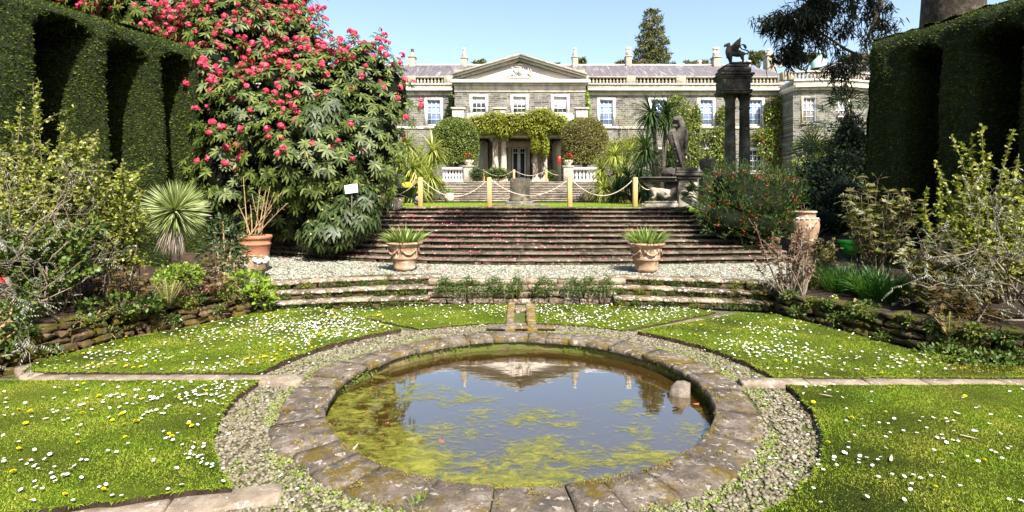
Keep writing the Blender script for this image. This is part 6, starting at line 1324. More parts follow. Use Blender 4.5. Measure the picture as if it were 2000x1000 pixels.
# upper crown, above the view, throws the shade over columns, statue and the right hand beds
for c_, r_, m_ in (((9.4, 10.2, 12.4), (1.9, 1.9, 1.3), 95), ((9.9, 8.2, 12.8), (1.6, 1.5, 1.1), 60), ((8.3, 6.6, 12.2), (.8, .9, .8), 26), ((10.8, 5.6, 12.6), (1.6, 2.2, 1.2), 70), ((11.6, 11.0, 13.5), (2.2, 2.2, 1.6), 90), ((12.4, 13.8, 15), (2.4, 2.4, 1.8), 70), ((13.5, 8, 13.4), (1.8, 2.4, 1.3), 60), ((2.8, 3.95, 12), (.6, .65, .3), 16), ((4.55, 3.95, 12), (.55, .6, .3), 15), ((7.2, 4.4, 12), (.8, .5, .3), 16)):  # three small end clumps are added to throw shade patches on the stairs
    s0 = EB + (-.3, -1.3, 12.5); tb.tube([s0, (s0 + c_)/2 + (0, 0, .3), c_], [.28, .16, .08] if r_[0] > .7 else [.12, .06, .02], 7)
    for i in range(int(m_ * 1.9)):
        k_ = 26; p = np.array(c_) + rdir(1)[0] * np.array(r_) * rng.uniform(.2, 1) ** .6; leaves(mb, p + rng.normal(size=(k_, 3)) * .16, unit(rng.normal(size=(k_, 3)) * .6 + (0, 0, -.5)), rdir(k_), .26, .06, .3, 2)
link('foliage', mb, G['eucal'], t); link('trunk', tb, G['eucbark'], t)

# unseen trees added around the viewer to block low sky and deepen shade
def sky_blocker(name, label, cat, base, lobes, n):
    t = thing(name, label, cat, base); mb = MB(); P, N = hull_pts(lobes, n, .85); leaves(mb, P, rdir(len(P)), unit(N + rdir(len(P)) * .5), .45, .25, .2); core(mb, lobes, .93, 1); link('crown', mb, [G['yew_dark'], G['dark_core']], t)
    mb = MB(); mb.tube([base, (base[0], base[1], lobes[0][2])], [.4, .2], 8); link('trunk', mb, G['bark'], t)
for i, (x, y, h, r) in enumerate(((-11.5, 1.5, 12, 3.2), (-13, 8, 13, 3.6), (-15.5, 14, 14, 3.6), (-10, -5, 11, 3.2), (-4, -9, 9, 3.4), (2.5, -11, 9, 3.2), (13.5, -6, 10, 3.0), (13.2, 1.5, 12, 2.4))):
    sky_blocker('sky_blocker_tree', 'added evergreen tree number %s that blocks low sky' % ['one', 'two', 'three', 'four', 'five', 'six', 'seven', 'eight'][i] if False else 'added evergreen tree outside the view that blocks low sky', 'tree', (x, y, 0), [(x, y, h * .55, r, r, h * .45), (x + .8, y + .6, h * .35, r, r, h * .33)], 2500)
    bpy.context.scene.objects[-1].parent['group'] = 'added trees outside the view that block low sky'

# plants rooted in and hanging over the retaining walls
def onpath(pts, u):
    P = [np.array(p, float) for p in pts]; S = [0]
    for a, b in zip(P[:-1], P[1:]): S.append(S[-1] + np.linalg.norm(b - a))
    s = u * S[-1]; i = min(max(int(np.searchsorted(S, s)) - 1, 0), len(P) - 2); return P[i] + (P[i+1] - P[i]) * (s - S[i]) / (S[i+1] - S[i])
for side_, pts, n_ in (('left', [(-4.68, 5.1), (-4.46, 5.93), (-4.0, 6.58), (-3.62, 7.3)], 13), ('right', [(3.47, 7.2), (3.8, 6.33), (4.06, 5.55), (4.42, 5.2), (4.7, 4.9)], 14)):
    for i in range(n_):
        p = onpath(pts, (i + rng.uniform(.1, .9)) / n_); top = i % 3 != 1; z = rng.uniform(.24, .33) if top else rng.uniform(.03, .16); sg = 1 if side_ == 'left' else -1
        tuft((p[0] - sg * (.1 if top else .03), p[1], z), (rng.uniform(.07, .15), rng.uniform(.07, .13), rng.uniform(.05, .1)), int(rng.uniform(90, 240)), .035, .018, (G['trail'], G['shrub_mid'], G['steptuft'])[i % 3],
             'small green plant %s the %s retaining wall' % ('on top of' if top else 'rooted low in', side_), 'small green plants %s the %s retaining wall' % ('on top of' if top else 'rooted low in', side_))
# ================================================================= POTS
def potthing(name, label, base, prof, m, n=40, lobes=0, lam=0, cat='pot', group=None, soil_r=None, soil_z=None, lug=None):
    t = thing(name, label, cat, base, group=group); mb = MB(); mb.lathe(prof, n, base); link('pot', mb, m, t, smooth=True)
    if soil_r: mb = MB(); mb.lathe([(.001, soil_z + .01), (soil_r, soil_z)], 20, base); link('compost', mb, G['soil'], t)
    return t
prof = [(.0, 0), (.165, 0), (.172, .03), (.19, .05), (.18, .07), (.2, .16), (.222, .2), (.238, .215), (.225, .235), (.245, .36), (.262, .42), (.275, .43), (.295, .445), (.302, .465), (.295, .485), (.262, .49), (.25, .46), (.24, .42)]
def garland_pot(label, X, Y, rz):
    t = thing('garland_pot', label, 'plant pot', (X, Y, .362), rz, 'pair of terracotta pots before the wide stairs')
    mb = MB(); mb.lathe(prof, 48, (0, 0, 0)); n = 20
    link('pot', mb, G['pot'], t, world=False, smooth=True); mb = MB()
    for a0 in np.arange(0, 2 * math.pi, math.pi / 2.5):       # swags and ribbons in relief
        pts = [((.236 + .035 * (z_ - .2) / .2) * math.cos(a0 + u), (.236 + .035 * (z_ - .2) / .2) * math.sin(a0 + u), z_) for u, z_ in [(u, .375 - .085 * math.sin((u + .5) / 1.0 * math.pi)) for u in np.linspace(-.5, .5, 11)]]
        mb.tube(pts, [.008, .01, .013, .016, .018, .018, .018, .016, .013, .01, .008], 6)
        for u in (-.5, .5): mb.tube([(.262 * math.cos(a0 + u), .262 * math.sin(a0 + u), .39), (.25 * math.cos(a0 + u + .03), .25 * math.sin(a0 + u + .03), .3)], [.013, .005], 5)
    link('garland', mb, G['pot'], t, world=False, smooth=True); mb = MB(); a = np.linspace(0, 2 * math.pi, 37)
    mb.tube([(.293 * math.cos(u), .293 * math.sin(u), .468 + .006 * math.sin(u * 18)) for u in a], [.02 + .003 * math.sin(u * 18) for u in a], 7); link('rim', mb, G['pot'], t, world=False, smooth=True)
    mb = MB(); mb.lathe([(.001, .45), (.25, .44)], 20); link('compost', mb, G['soil'], t, world=False)
    mb = MB(); n = 190; a = rng.uniform(0, 6.28, n); rr = np.sqrt(rng.uniform(0, 1, n)) * .2; P = np.stack([rr*np.cos(a), rr*np.sin(a), np.full(n, .44)], 1)
    D = unit(np.stack([np.cos(a) * (.2 + rr * 3.6), np.sin(a) * (.2 + rr * 3.6), np.ones(n)], 1) + rng.normal(size=(n, 3)) * .16); leaves(mb, P, D, unit(np.stack([np.cos(a), np.sin(a), np.full(n, -.4)], 1) * -1 + rng.normal(size=(n, 3)) * .4), rng.uniform(.24, .42, n), rng.uniform(.02, .034, n), .5, 4)
    link('leaves', mb, G['strap'], t, world=False); return t
garland_pot('left one of two garlanded terracotta pots with green strap leaves before the stairs', at(790, 0, 9.12)[0], 9.12, .2)
garland_pot('right one of two garlanded terracotta pots with green strap leaves before the stairs', at(1262, 0, 8.95)[0], 8.95, 1.1)
# red pot with bare stems and old stoneware pot, left
p = at(498, 520, 9.0); b = (p[0], 9.0, .36); t = potthing('terracotta_pot', 'red terracotta pot with tall bare stems at the left of the pebble terrace', b, [(0, 0), (.19, 0), (.2, .1), (.225, .3), (.235, .44), (.252, .455), (.25, .475), (.24, .48), (.245, .54), (.262, .55), (.27, .58), (.262, .61), (.235, .61), (.225, .55)], G['potred'], soil_r=.23, soil_z=.57, cat='plant pot')
mb = MB(); lm = MB()
for x, y, bow in ((475, 345, 0), (492, 378, .05), (489, 400, -.1), (519, 372, 0), (527, 365, .05), (536, 375, .1), (551, 375, .15), (560, 398, .2), (530, 410, .1), (465, 400, -.2), (508, 368, 0)):
    e = np.array(at(x, y, 9.0 + rng.uniform(-.15, .15))); s0 = np.array(b) + (rng.uniform(-.1, .1), rng.uniform(-.08, .08), .56); c = curve3(s0, (s0 + e) / 2 + (-bow * .2, 0, 0), e, 8); mb.tube(c, np.linspace(.013, .004, 8), 6)
    for i in (4, 5, 6): mb.tube([c[i], c[i] + rdir(1, .8)[0] * .1], [.005, .002], 4)
    k_ = 5; leaves(lm, c[rng.integers(4, 8, k_)], rdir(k_, .4), rdir(k_), .03, .015, 0)
link('stems', mb, G['tanstem'], t); link('buds', lm, G['fresh'], t)['kind'] = 'stuff'
p = at(489, 540, 8.35); b = (p[0], 8.35, .33); t = potthing('stoneware_pot', 'squat old stoneware pot with white flaking lip beside the red pot', b, [(0, 0), (.15, 0), (.19, .06), (.235, .14), (.255, .17), (.25, .185), (.268, .24), (.262, .3), (.24, .325), (.25, .335), (.252, .35), (.235, .355), (.215, .33), (.21, .3)], G['potold'], soil_r=.215, soil_z=.32, cat='plant pot')
mb = MB(); n = 160; a = rng.uniform(0, 6.28, n); r = np.sqrt(rng.uniform(0, 1, n)) * .19; leaves(mb, np.array(b) + np.stack([r*np.cos(a), r*np.sin(a), np.full(n, .325)], 1), rdir(n, 1), rdir(n), .04, .014, .2); link('leaves', mb, G['steptuft'], t)
mb = MB()
for i, (a, z) in enumerate(((-.9, .315), (-.55, .3), (-.2, .28), (.0, .31), (-.7, .285))): mb.rock((b[0] + .25 * math.cos(a), b[1] + .25 * math.sin(a), b[2] + z), (.045, .03, .035), .02, 0, .012, a)
link('lime_crust', mb, plain('lime_crust', (.8, .78, .74), .8), t)
# clay jar, right
p = at(1572, 0, 10.9); b = (p[0], 10.9, .6); t = potthing('clay_jar', 'tall buff clay jar behind the bare twiggy shrub on the right', b, [(0, 0), (.16, 0), (.2, .12), (.255, .32), (.272, .44), (.26, .52), (.215, .575), (.2, .585), (.205, .6), (.2, .62), (.198, .68), (.22, .69), (.225, .71), (.215, .73), (.185, .73), (.175, .66)], G['pot'], cat='jar', soil_r=.18, soil_z=.7)
mb = MB(); 
for i in range(6): a = -1.6 + (i - 2.5) * .42; mb.rock((b[0] + .235 * math.cos(a), b[1] + .235 * math.sin(a), b[2] + .575), (.035, .02, .018), .012, 0, .004, a + 1.57)
link('lime_crust', mb, bpy.data.materials['lime_crust'], t); mb = MB()
for dx, dz in ((-.02, .16), (.05, .1), (-.08, .08)): mb.tube([(b[0], b[1], b[2] + .7), (b[0] + dx, b[1], b[2] + .72 + dz)], [.006, .003], 5)
link('dead_stems', mb, G['palebark'], t)
mb = MB(); mb.rock((p[0], 10.9, .47), (.24, .24, .128), .02, 0, .01); tag(link('stone_block', mb, G['riser'], base=(p[0], 10.9, .35)), 'rough stone block beneath the tall clay jar', 'stone')
# far pale pots at the foot of the distant stairs
for x, lb in ((877, 'pale urn shaped pot at the left foot of the distant stairs'), (1149, 'pale terracotta pot at the right foot of the distant stairs')):
    b = (at(x, 0, 26.3)[0], 26.3, ZL); t = potthing('stone_pot', lb, b, [(0, 0), (.17, 0), (.24, .12), (.27, .28), (.24, .42), (.25, .46), (.22, .47), (.2, .42)], G['potpale'] if x < 1000 else G['pot'], 20, cat='plant pot', soil_r=.22, soil_z=.44)
    mb = MB(); n = 60; leaves(mb, np.tile(np.array(b) + (0, 0, .42), (n, 1)), rdir(n, .9), rdir(n), .4, .03, .6, 3); link('leaves', mb, G['strap'], t)
# green bucket with strapping and a lettered label
p = at(1673, 492, 10.6); b = (p[0], 10.6, .47); t = thing('green_bucket', 'bright green plastic tub with black straps and a white label in the right bed', 'tub', b, R(4)); w1, w0, d1, d0, H = .185, .135, .13, .1, .175; t.scale = (1.36, 1.36, 1.6)
def ring(w_, d, z): return [(-w_, -d, z), (w_, -d, z), (w_, d, z), (-w_, d, z)]
mb = MB(); V = ring(w0, d0, 0) + ring(w1, d1, H) + ring(w1 - .012, d1 - .012, H) + ring(w0 - .008, d0 - .008, .02); Fs = [(0, 3, 2, 1)]
for L_ in range(3):
    for i in range(4): j = (i+1) % 4; Fs.append((L_*4 + i, L_*4 + j, L_*4 + 4 + j, L_*4 + 4 + i))
Fs.append((12, 13, 14, 15)); mb.addl(V, Fs); body = link('tub', mb, G['greenplastic'], t, world=False)
mb = MB(); mb.bbox(-w1 - .012, w1 + .012, -d1 - .014, d1 + .014, H - .035, H + .004, .006); link('lid', mb, G['greenplastic'], t, world=False)
sl_ = (d1 - d0) / H; fy = lambda z: -(d0 + sl_ * z) - .003
mb = MB(); mb.tube([(-.07, fy(0) - .004, 0), (-.035, fy(.14) - .02, .14), (-.03, 0, H + .008)], .007, 5); mb.tube([(.03, fy(0) - .004, 0), (.02, fy(.14) - .02, .14), (.02, 0, H + .008)], .006, 5); mb.tube([(.075, fy(0), 0), (.04, fy(.14) - .02, .14), (.03, 0, H + .008)], .006, 5); mb.tube([(-w1 - .014, -d1 - .018, H - .036), (w1 + .014, -d1 - .018, H - .036)], .006, 5); link('strap', mb, G['black'], t, world=False)
mb = MB(); mb.addl([(-.045, fy(.055) - .002, .055), (.07, fy(.055) - .002, .055), (.07, fy(.125) - .002, .125), (-.045, fy(.125) - .002, .125)], [(0, 1, 2, 3)]); lab = link('label', mb, G['paper'], t, world=False)
def stroke(mb, pts, w_): 
    for (x0, z0), (x1, z1) in zip(pts[:-1], pts[1:]):
        dx, dz = x1 - x0, z1 - z0; L_ = math.hypot(dx, dz) + 1e-6; nx, nz = -dz / L_ * w_, dx / L_ * w_; f = lambda x, z: (x, fy(z) - .0035, z); mb.addl([f(x0 - nx, z0 - nz), f(x1 - nx, z1 - nz), f(x1 + nx, z1 + nz), f(x0 + nx, z0 + nz)], [(0, 1, 2, 3)])
mb = MB(); stroke(mb, [(-.01, .112), (-.032, .112), (-.032, .092), (-.012, .088), (-.012, .068), (-.034, .068)], .004); stroke(mb, [(.008, .068), (.008, .112), (.028, .112), (.028, .09), (.01, .09)], .004); stroke(mb, [(.042, .068), (.042, .114)], .004); stroke(mb, [(.062, .112), (.044, .09), (.062, .068)], .004); link('lettering', mb, G['black'], lab, world=False)
# ================================================================= ROPE BARRIERS
def barrier(posts, Y, ztop, z0, r, lbl, grp, ropes, sag, lr, rlabel, rcat='rope'):
    proto = None
    for i, (x, yy) in enumerate(posts):
        X = at(x, 0, yy)[0]
        if proto is None:
            t = thing('barrier_post', lbl[i], 'post', (X, yy, z0), group=grp); mb = MB(); mb.bbox(-r, r, -r, r, 0, ztop - z0 - .012, .006); mb.bbox(-r * .8, r * .8, -r * .8, r * .8, ztop - z0 - .012, ztop - z0, .01); link('post', mb, G['post'], t, world=False)
            mb = MB(); a = np.linspace(0, 6.3, 10); mb.tube([(r + .012 + .012 * math.cos(u), .0, ztop - z0 - .075 + .014 * math.sin(u)) for u in a], .004, 5); mb.tube([(-r - .012 - .012 * math.cos(u), .0, ztop - z0 - .075 + .014 * math.sin(u)) for u in a], .004, 5); link('rope_eye', mb, G['iron'], t, world=False); proto = t
        else:
            t = copy_tree(proto); t.location = (X, yy, z0); t['label'] = lbl[i]
        t.rotation_euler = (rng.uniform(-.01, .01), rng.uniform(-.015, .015), rng.uniform(-.1, .1))
    for i, (a, b, sg, lb) in enumerate(ropes):
        A = np.array([at(a[0], 0, a[1])[0], a[1], a[2]]); B = np.array([at(b[0], 0, b[1])[0], b[1], b[2]]); u = np.linspace(0, 1, 20)[:, None]; c = A * (1-u) + B * u - np.array([0, 0, 1.]) * sg * 4 * u * (1-u)
        mb = MB(); 
        for ph in (0, 2.09, 4.19): mb.tube([p_ + np.array([0, math.cos(k_ * 2.1 + ph), math.sin(k_ * 2.1 + ph)]) * lr * .35 for k_, p_ in enumerate(c)], lr * .7, 6)
        o = link('rope', mb, G['rope'], base=tuple(A)); tag(o, lb, 'rope', rlabel)
Yp = 13.62; zt_ = EYE + (386 - 346) * Yp / F_
barrier([(821.5, Yp), (956, Yp), (1113, Yp), (1240, Yp)], Yp, zt_, ZL, .056, ['pale timber rope post at the left top of the wide stairs', 'pale timber rope post left of the stone pedestal', 'pale timber rope post right of the stone pedestal', 'timber rope post beside the stone bench'], 'timber rope posts at the top of the wide stairs',
        [((765, Yp + .3, 1.66), (821.5 - 4, Yp, zt_ - .07), .1, 'rope left of the first post in front of the wheelbarrow'), ((821.5 + 4, Yp, zt_ - .07), (952, Yp, zt_ - .07), .42, 'sagging rope between the first and second timber posts'), ((960, Yp, zt_ - .07), (1109, Yp, zt_ - .07), .4, 'sagging rope in front of the stone pedestal'), ((1117, Yp, zt_ - .07), (1236, Yp, zt_ - .07), .4, 'sagging rope between the third post and the post by the bench'), ((1244, Yp, zt_ - .07), (1272, Yp + .1, zt_ - .3), .1, 'short rope from the last post to the stone bench')], .4, .012, 'ropes of the near barrier')
Yq = 31.6; zq = zpx(331, Yq)
barrier([(945, Yq), (1004, Yq), (1067, Yq)], Yq, zq, FZ, .06, ['distant left rope post in front of the portico', 'distant middle rope post before the glazed door', 'distant right rope post in front of the portico'], 'distant rope posts on the house terrace',
        [((946, Yq, zq - .08), (1002, Yq, zq - .08), .3, 'distant rope between the left and middle far posts'), ((1006, Yq, zq - .08), (1065, Yq, zq - .08), .28, 'distant rope between the middle and right far posts'), ((1069, Yq, zq - .08), (1098, Yq, zq - .3), .12, 'distant rope right of the far right post')], .3, .016, 'ropes of the far barrier')
# ================================================================= PEDESTAL, URN BASIN, WHEELBARROW
b = (0, 15.1, ZL); t = thing('stone_pedestal', 'weathered drum shaped stone pedestal in the centre of the upper lawn', 'pedestal', b); mb = MB(); zt = zpx(349, 15.1) - ZL
mb.lathe([(0, zt), (.27, zt), (.29, zt - .02), (.285, zt - .3), (.285, .24), (.31, .2), (.32, .16), (.3, .13)], 32, b, jit=.004); link('drum', mb, G['graniteold'], t, smooth=False)
mb = MB(); mb.rock((0, 15.1, ZL + .09), (.4, .4, .05), .02, 0, .008); mb.rock((-.1, 15.0, ZL + .02), (.62, .5, .05), .03, 0, .02); mb.rock((.3, 15.05, ZL + .01), (.45, .45, .035), .03, 0, .02); link('base_slab', mb, G['graniteold'], t)
b = (at(768, 0, 13.3)[0], 13.3, ZL - .1); t = thing('stone_table', 'weathered stone table top on a tapering foot at the left top of the stairs', 'stone table', b); X = b[0]
mb = MB(); z1 = zpx(341, 13.3); mb.bbox(X - .32, X + .2, 13.05, 13.55, z1 - .045, z1, .012); link('top', mb, G['marble'], t); mb = MB(); mb.bbox(X - .26, X + .12, 13.1, 13.5, z1 - .12, z1 - .05, .02); link('moulding', mb, G['palestone'], t)
mb = MB(); mb.lathe([(.22, z1 - .12), (.12, z1 - .3), (.08, ZL + .12), (.14, ZL + .05), (.16, ZL - .1)], 14, (X - .06, 13.3, 0)); link('foot', mb, G['darkmonument'], t, smooth=True)
mb = MB(); mb.rock((X + .1, 13.15, ZL + .06), (.12, .1, .13), .03, 0, .02); tag(link('stone_block', mb, G['palestone'], base=(X + .1, 13.15, ZL)), 'rough pale stone block beside the foot of the stone table', 'stone')
b = (at(790, 0, 15.5)[0], 15.5, ZL); t = thing('wheelbarrow', 'black wheelbarrow carrying a yellow tub and navy bag beside the first rope post', 'wheelbarrow', b, R(-8)); mb = MB()
V = ring(.36, .26, .52) + ring(.22, .17, .24); mb.addl(V, [(4, 7, 6, 5)] + [(i, i + 4, (i+1) % 4 + 4, (i+1) % 4) for i in range(4)]); V = ring(.35, .25, .519) + ring(.21, .16, .25); mb.addl(V, [(4, 5, 6, 7)] + [(i, (i+1) % 4, (i+1) % 4 + 4, i + 4) for i in range(4)])
mb.tube([(-.37, -.27, .52), (.37, -.27, .52), (.37, .27, .52), (-.37, .27, .52), (-.37, -.27, .52)], .014, 6); link('tray', mb, G['black'], t, world=False)
mb = MB()
for s_ in (-1, 1): mb.tube([(.42, s_ * .1, .14), (0, s_ * .2, .3), (-.3, s_ * .26, .42), (-.75, s_ * .28, .5)], .016, 6); mb.tube([(-.25, s_ * .2, .4), (-.3, s_ * .22, .02), (-.1, s_ * .2, .02), (-.02, s_ * .18, .28)], .013, 6)
link('frame', mb, G['iron'], t, world=False); mb = MB(); a = np.linspace(0, 2 * math.pi, 19); mb.tube([(.42 + .14 * math.cos(u), 0, .19 + .14 * math.sin(u)) for u in a], .042, 8); wheel = link('wheel', mb, G['black'], t, world=False, smooth=True)
mb = MB(); mb.lathe([(.0, -.03), (.1, -.025), (.1, .025), (0, .03)], 12); V = mb.V[0].copy(); mb.V[0] = np.stack([V[:, 0] + .42, V[:, 2], V[:, 1] + .19], 1); link('hub', mb, G['greytop'], wheel, world=False)
tb_ = (b[0] + .08, b[1] - .05, ZL + .5); mb = MB(); mb.lathe([(.0, 0), (.1, 0), (.14, .04), (.15, .1), (.13, .15), (.08, .18), (0, .19)], 18, tb_, lobes=9, lam=.03); tag(link('yellow_tub', mb, G['yellowtub'], base=tb_, smooth=True), 'bright yellow tub lying in the wheelbarrow', 'tub')
tb_ = (b[0] - .2, b[1] - .05, ZL + .48); mb = MB(); core(mb, [(tb_[0], tb_[1], tb_[2] + .08, .15, .13, .14), (tb_[0] + .08, tb_[1], tb_[2] + .15, .1, .1, .1)], 1.0, 0); tag(link('navy_bag', mb, G['bluebag'], base=tb_, smooth=True), 'crumpled navy bag in the wheelbarrow left of the yellow tub', 'bag')
for i, (dx, dz) in enumerate(((.1, .62), (.2, .55))):
    mb = MB(); s0 = (b[0] + .05 + .1 * i, b[1] + .1, ZL + .45); e = (s0[0] + .2 - .05 * i, s0[1] + .1, s0[2] + dz - .1); mb.tube([s0, e], .013, 6); tag(link('tool_handle', mb, G['post'], base=s0), ('pale wooden tool handle sticking up out of the wheelbarrow, nearer the tub', 'wooden tool handle sticking out of the wheelbarrow, farther right')[i], 'tool')
# ================================================================= COLUMNS WITH THE WINGED BEAST
MY = 16.4; t = thing('twin_column_monument', 'dark twin column monument carrying a winged beast beside the house wing', 'monument', (at(1440, 0, MY)[0], MY, ZL)); s_ = MY / F_; mz = lambda y: zpx(y, MY); mx = lambda x: at(x, 0, MY)[0]; mf = lambda x: at(x, 0, MY - .35)[0]
for x, dx in ((1426, 0), (1454, 1)):
    X = mx(x); mb = MB(); z0, z1 = ZL + .3, mz(186); r1, r0 = 9.2 * s_, 10.4 * s_
    mb.bbox(X - .24, X + .24, MY - .24, MY + .24, ZL, ZL + .16, .02); mb.lathe([(.24, ZL + .16), (.25, ZL + .22), (.21, ZL + .27), (r0, ZL + .32), (r0 * 1.0, ZL + 1.6), (r1, z1 - .45), (r1 * 1.12, z1 - .44), (r1 * 1.12, z1 - .38), (r1, z1 - .36)], 20, (X, MY, 0), jit=.003)
    col = link('column', mb, G['darkmonument'], t); mb = MB(); mb.lathe([(r1, z1 - .36), (r1 * 1.05, z1 - .34), (r1 * 1.0, z1 - .2), (r1 * 1.15, z1 - .14), (r1 * 1.5, z1 - .03), (r1 * 1.5, z1)], 20, (X, MY, 0), lobes=10, lam=.03); link('capital', mb, G['darkmonument'], col)
mb = MB(); xa_, xb_ = mf(1414), mf(1467)
for (y0, y1, pad) in ((186, 182, 2), (181.8, 178, 3), (177.8, 158, 0), (157.8, 155, 1.5), (154.8, 151, 3.5), (150.8, 147, 6)): mb.bbox(xa_ - pad * s_, xb_ + pad * s_, MY - .33 - pad * s_, MY + .33 + pad * s_, mz(y0), mz(y1), .012, 0, .003)
link('entablature', mb, G['darkmonument'], t); mb = MB(); mb.bbox(xa_, xb_, MY - .4, MY + .4, mz(146.8), mz(137), .03, 0, .006); mb.bbox(xa_ + 2*s_, xb_ - 3*s_, MY - .36, MY + .36, mz(136.8), mz(130), .05, 0, .006); mb.bbox(mx(1419), mx(1460), MY - .3, MY + .3, mz(129.8), mz(125), .03, 0, .006); link('plinth', mb, G['darkmonument'], t)
# winged beast: one continuous body, wings and head details as parts
bt = thing('winged_beast_statue', 'dark stone winged beast with curled tail standing on the twin columns', 'statue', (mx(1440), MY, mz(125)))
J = []; E_ = []
def j(x, y, r, dy=0, par=None, r2=None):
    J.append((mx(1400 + x * .07), MY + dy, mz(70 + y * .07), r * .07 * s_, (r2 or r) * .07 * s_)); k_ = len(J) - 1
    if par is not None: E_.append((par, k_))
    return k_
a0 = j(560, 500, 95); a1 = j(440, 480, 110, par=a0); a2 = j(330, 480, 105, par=a1); a3 = j(310, 390, 85, par=a2); a4 = j(330, 300, 62, par=a3); a5 = j(310, 250, 58, par=a4); a6 = j(250, 265, 38, par=a5); a7 = j(195, 262, 22, par=a6); ja = j(200, 318, 16, par=a6); ear = j(362, 190, 14, par=a5)
h1 = j(690, 480, 92, par=a0); h2 = j(745, 500, 60, par=h1)
for dy, ox in ((-.1, 0), (.1, 35)):
    f1 = j(360 + ox * .5, 600, 44, dy, a2); f2 = j(365 + ox, 700, 28, dy, f1); f3 = j(370 + ox, 775, 24, dy, f2); f4 = j(340 + ox, 795, 20, dy, f3)
for dy, ox in ((-.1, 0), (.1, 85)):
    f1 = j(670 + ox * .9, 580, 52, dy, h1); f2 = j(690 + ox, 670, 30, dy, f1); f3 = j(668 + ox, 770, 20, dy, f2); f4 = j(640 + ox, 795, 20, dy, f3)
pt = h2
for x, y, r in ((800, 500, 24), (860, 490, 20), (890, 455, 20), (870, 420, 20), (810, 395, 18), (740, 385, 18), (680, 360, 18), (645, 300, 18), (670, 255, 17), (725, 240, 18), (780, 270, 37), (800, 320, 43), (820, 370, 14)): pt = j(x, y, r, .0, pt)
skin('body', J, E_, G['darkmonument'], bt, sub=2, disp=.01, dsize=.06)
for sg in (-1, 1):
    mb = MB(); out = [(395, 290), (500, 190), (615, 75), (635, 90), (620, 150), (632, 170), (615, 215), (625, 240), (605, 280), (612, 300), (590, 335), (596, 355), (575, 390), (565, 440), (500, 470), (400, 430)]
    q = [(mx(1400 + x * .07), mz(70 + y * .07)) for x, y in out][::-1]; y0 = MY + sg * .1; mb.extr(q, y0 - .02, y0 + .02)
    for (x0, y0_, x1, y1_) in ((420, 330, 620, 100), (430, 360, 615, 190), (440, 390, 605, 260), (450, 415, 590, 330), (460, 435, 570, 390)): mb.tube([(mx(1400 + x0 * .07), y0 - .0, mz(70 + y0_ * .07)), (mx(1400 + x1 * .07), y0 - .0, mz(70 + y1_ * .07))], [.035, .018], 6)
    link('wing', mb, G['darkmonument'], bt)
# ================================================================= STATUE, PLINTH, BENCH (right top of the stairs)
SY = 13.6; sx = lambda x: at(1240 + x * .2, 0, SY)[0]; sz = lambda y: zpx(210 + y * .2, SY); ss = .2 * SY / F_
t = thing('stone_plinth', 'pale square stone plinth with moulded dark top at the right of the upper lawn', 'plinth', (sx(520), SY + .2, ZL)); mb = MB()
mb.bbox(sx(432), sx(612), SY, SY + .62, ZL - .1, sz(702), .01); link('block', mb, G['palestone'], t); mb = MB(); mb.bbox(sx(545), sx(549), SY - .002, SY + .01, sz(905), sz(705), .001); mb.bbox(sx(440), sx(545), SY - .002, SY + .01, sz(802), sz(798), .001); link('joint', mb, G['darkmonument'], t)
mb = MB(); mb.bbox(sx(405), sx(640), SY - .08, SY + .7, sz(700), sz(672), .015); mb.bbox(sx(385), sx(668), SY - .13, SY + .75, sz(671), sz(642), .02); mb.bbox(sx(400), sx(655), SY - .1, SY + .72, sz(641), sz(618), .012); mb.bbox(sx(410), sx(612), SY - .02, SY + .55, sz(617), sz(585), .015); link('moulded_top', mb, G['darkmonument'], t)
st = thing('beast_statue', 'dark weathered statue of an upright open mouthed beast holding a shield', 'statue', (sx(480), SY + .25, sz(584))); J = []; E_ = []; SYc = SY + .25
def j(x, y, r, dy=0, par=None, r2=None):
    J.append((sx(x), SYc + dy, sz(y), r * ss, (r2 or r) * ss)); k_ = len(J) - 1
    if par is not None: E_.append((par, k_))
    return k_
c0 = j(470, 430, 48); c1 = j(478, 340, 44, par=c0); c2 = j(470, 260, 50, par=c1); c3 = j(485, 200, 40, par=c2); c4 = j(490, 140, 36, par=c3); c5 = j(475, 98, 52, par=c4); c6 = j(425, 95, 32, par=c5); c7 = j(392, 106, 20, par=c6); c8 = j(440, 168, 18, par=c4); c9 = j(398, 162, 13, par=c8)
d1 = j(480, 500, 36, par=c0); d2 = j(475, 555, 32, par=d1); d3 = j(455, 575, 30, par=d2); e1 = j(520, 230, 26, -.1, c2); e2 = j(515, 330, 22, -.14, e1); e3 = j(510, 400, 18, -.1, e2); e4 = j(505, 460, 24, -.06, e3); w1 = j(395, 270, 26, -.12, c2); w2 = j(375, 330, 20, -.16, w1)
skin('body', J, E_, G['darkmonument'], st, sub=2, disp=.03, dsize=.07)
mb = MB(); q = [(350, 212), (392, 203), (418, 270), (436, 350), (452, 440), (462, 520), (458, 575), (432, 575), (408, 500), (368, 400), (335, 320), (318, 272)]; V0 = [(sx(x), sz(y)) for x, y in q]; mb.extr(V0, SYc - .26, SYc - .16)
for y0, y1 in ((240, 560),): mb.tube([(sx(365), SYc - .26, sz(250)), (sx(400), SYc - .285, sz(370)), (sx(440), SYc - .27, sz(540))], [.02, .035, .02], 7)
for i in range(14): u = i / 13; mb.rock((sx(360 + 75 * u + rng.uniform(-18, 18)), SYc - .262, sz(240 + 310 * u)), (.03, .018, .022), .012, 0, .006, rng.uniform(0, 1))
o = link('shield', mb, G['darkmonument'], st)
J = []; E_ = []; k0 = j(420, 585, 22, -.1)
for x, y, r, dy in ((385, 600, 30, -.1), (340, 625, 46, -.06), (310, 645, 44, .0), (330, 655, 40, .1)): k0 = j(x, y, r, dy, k0)
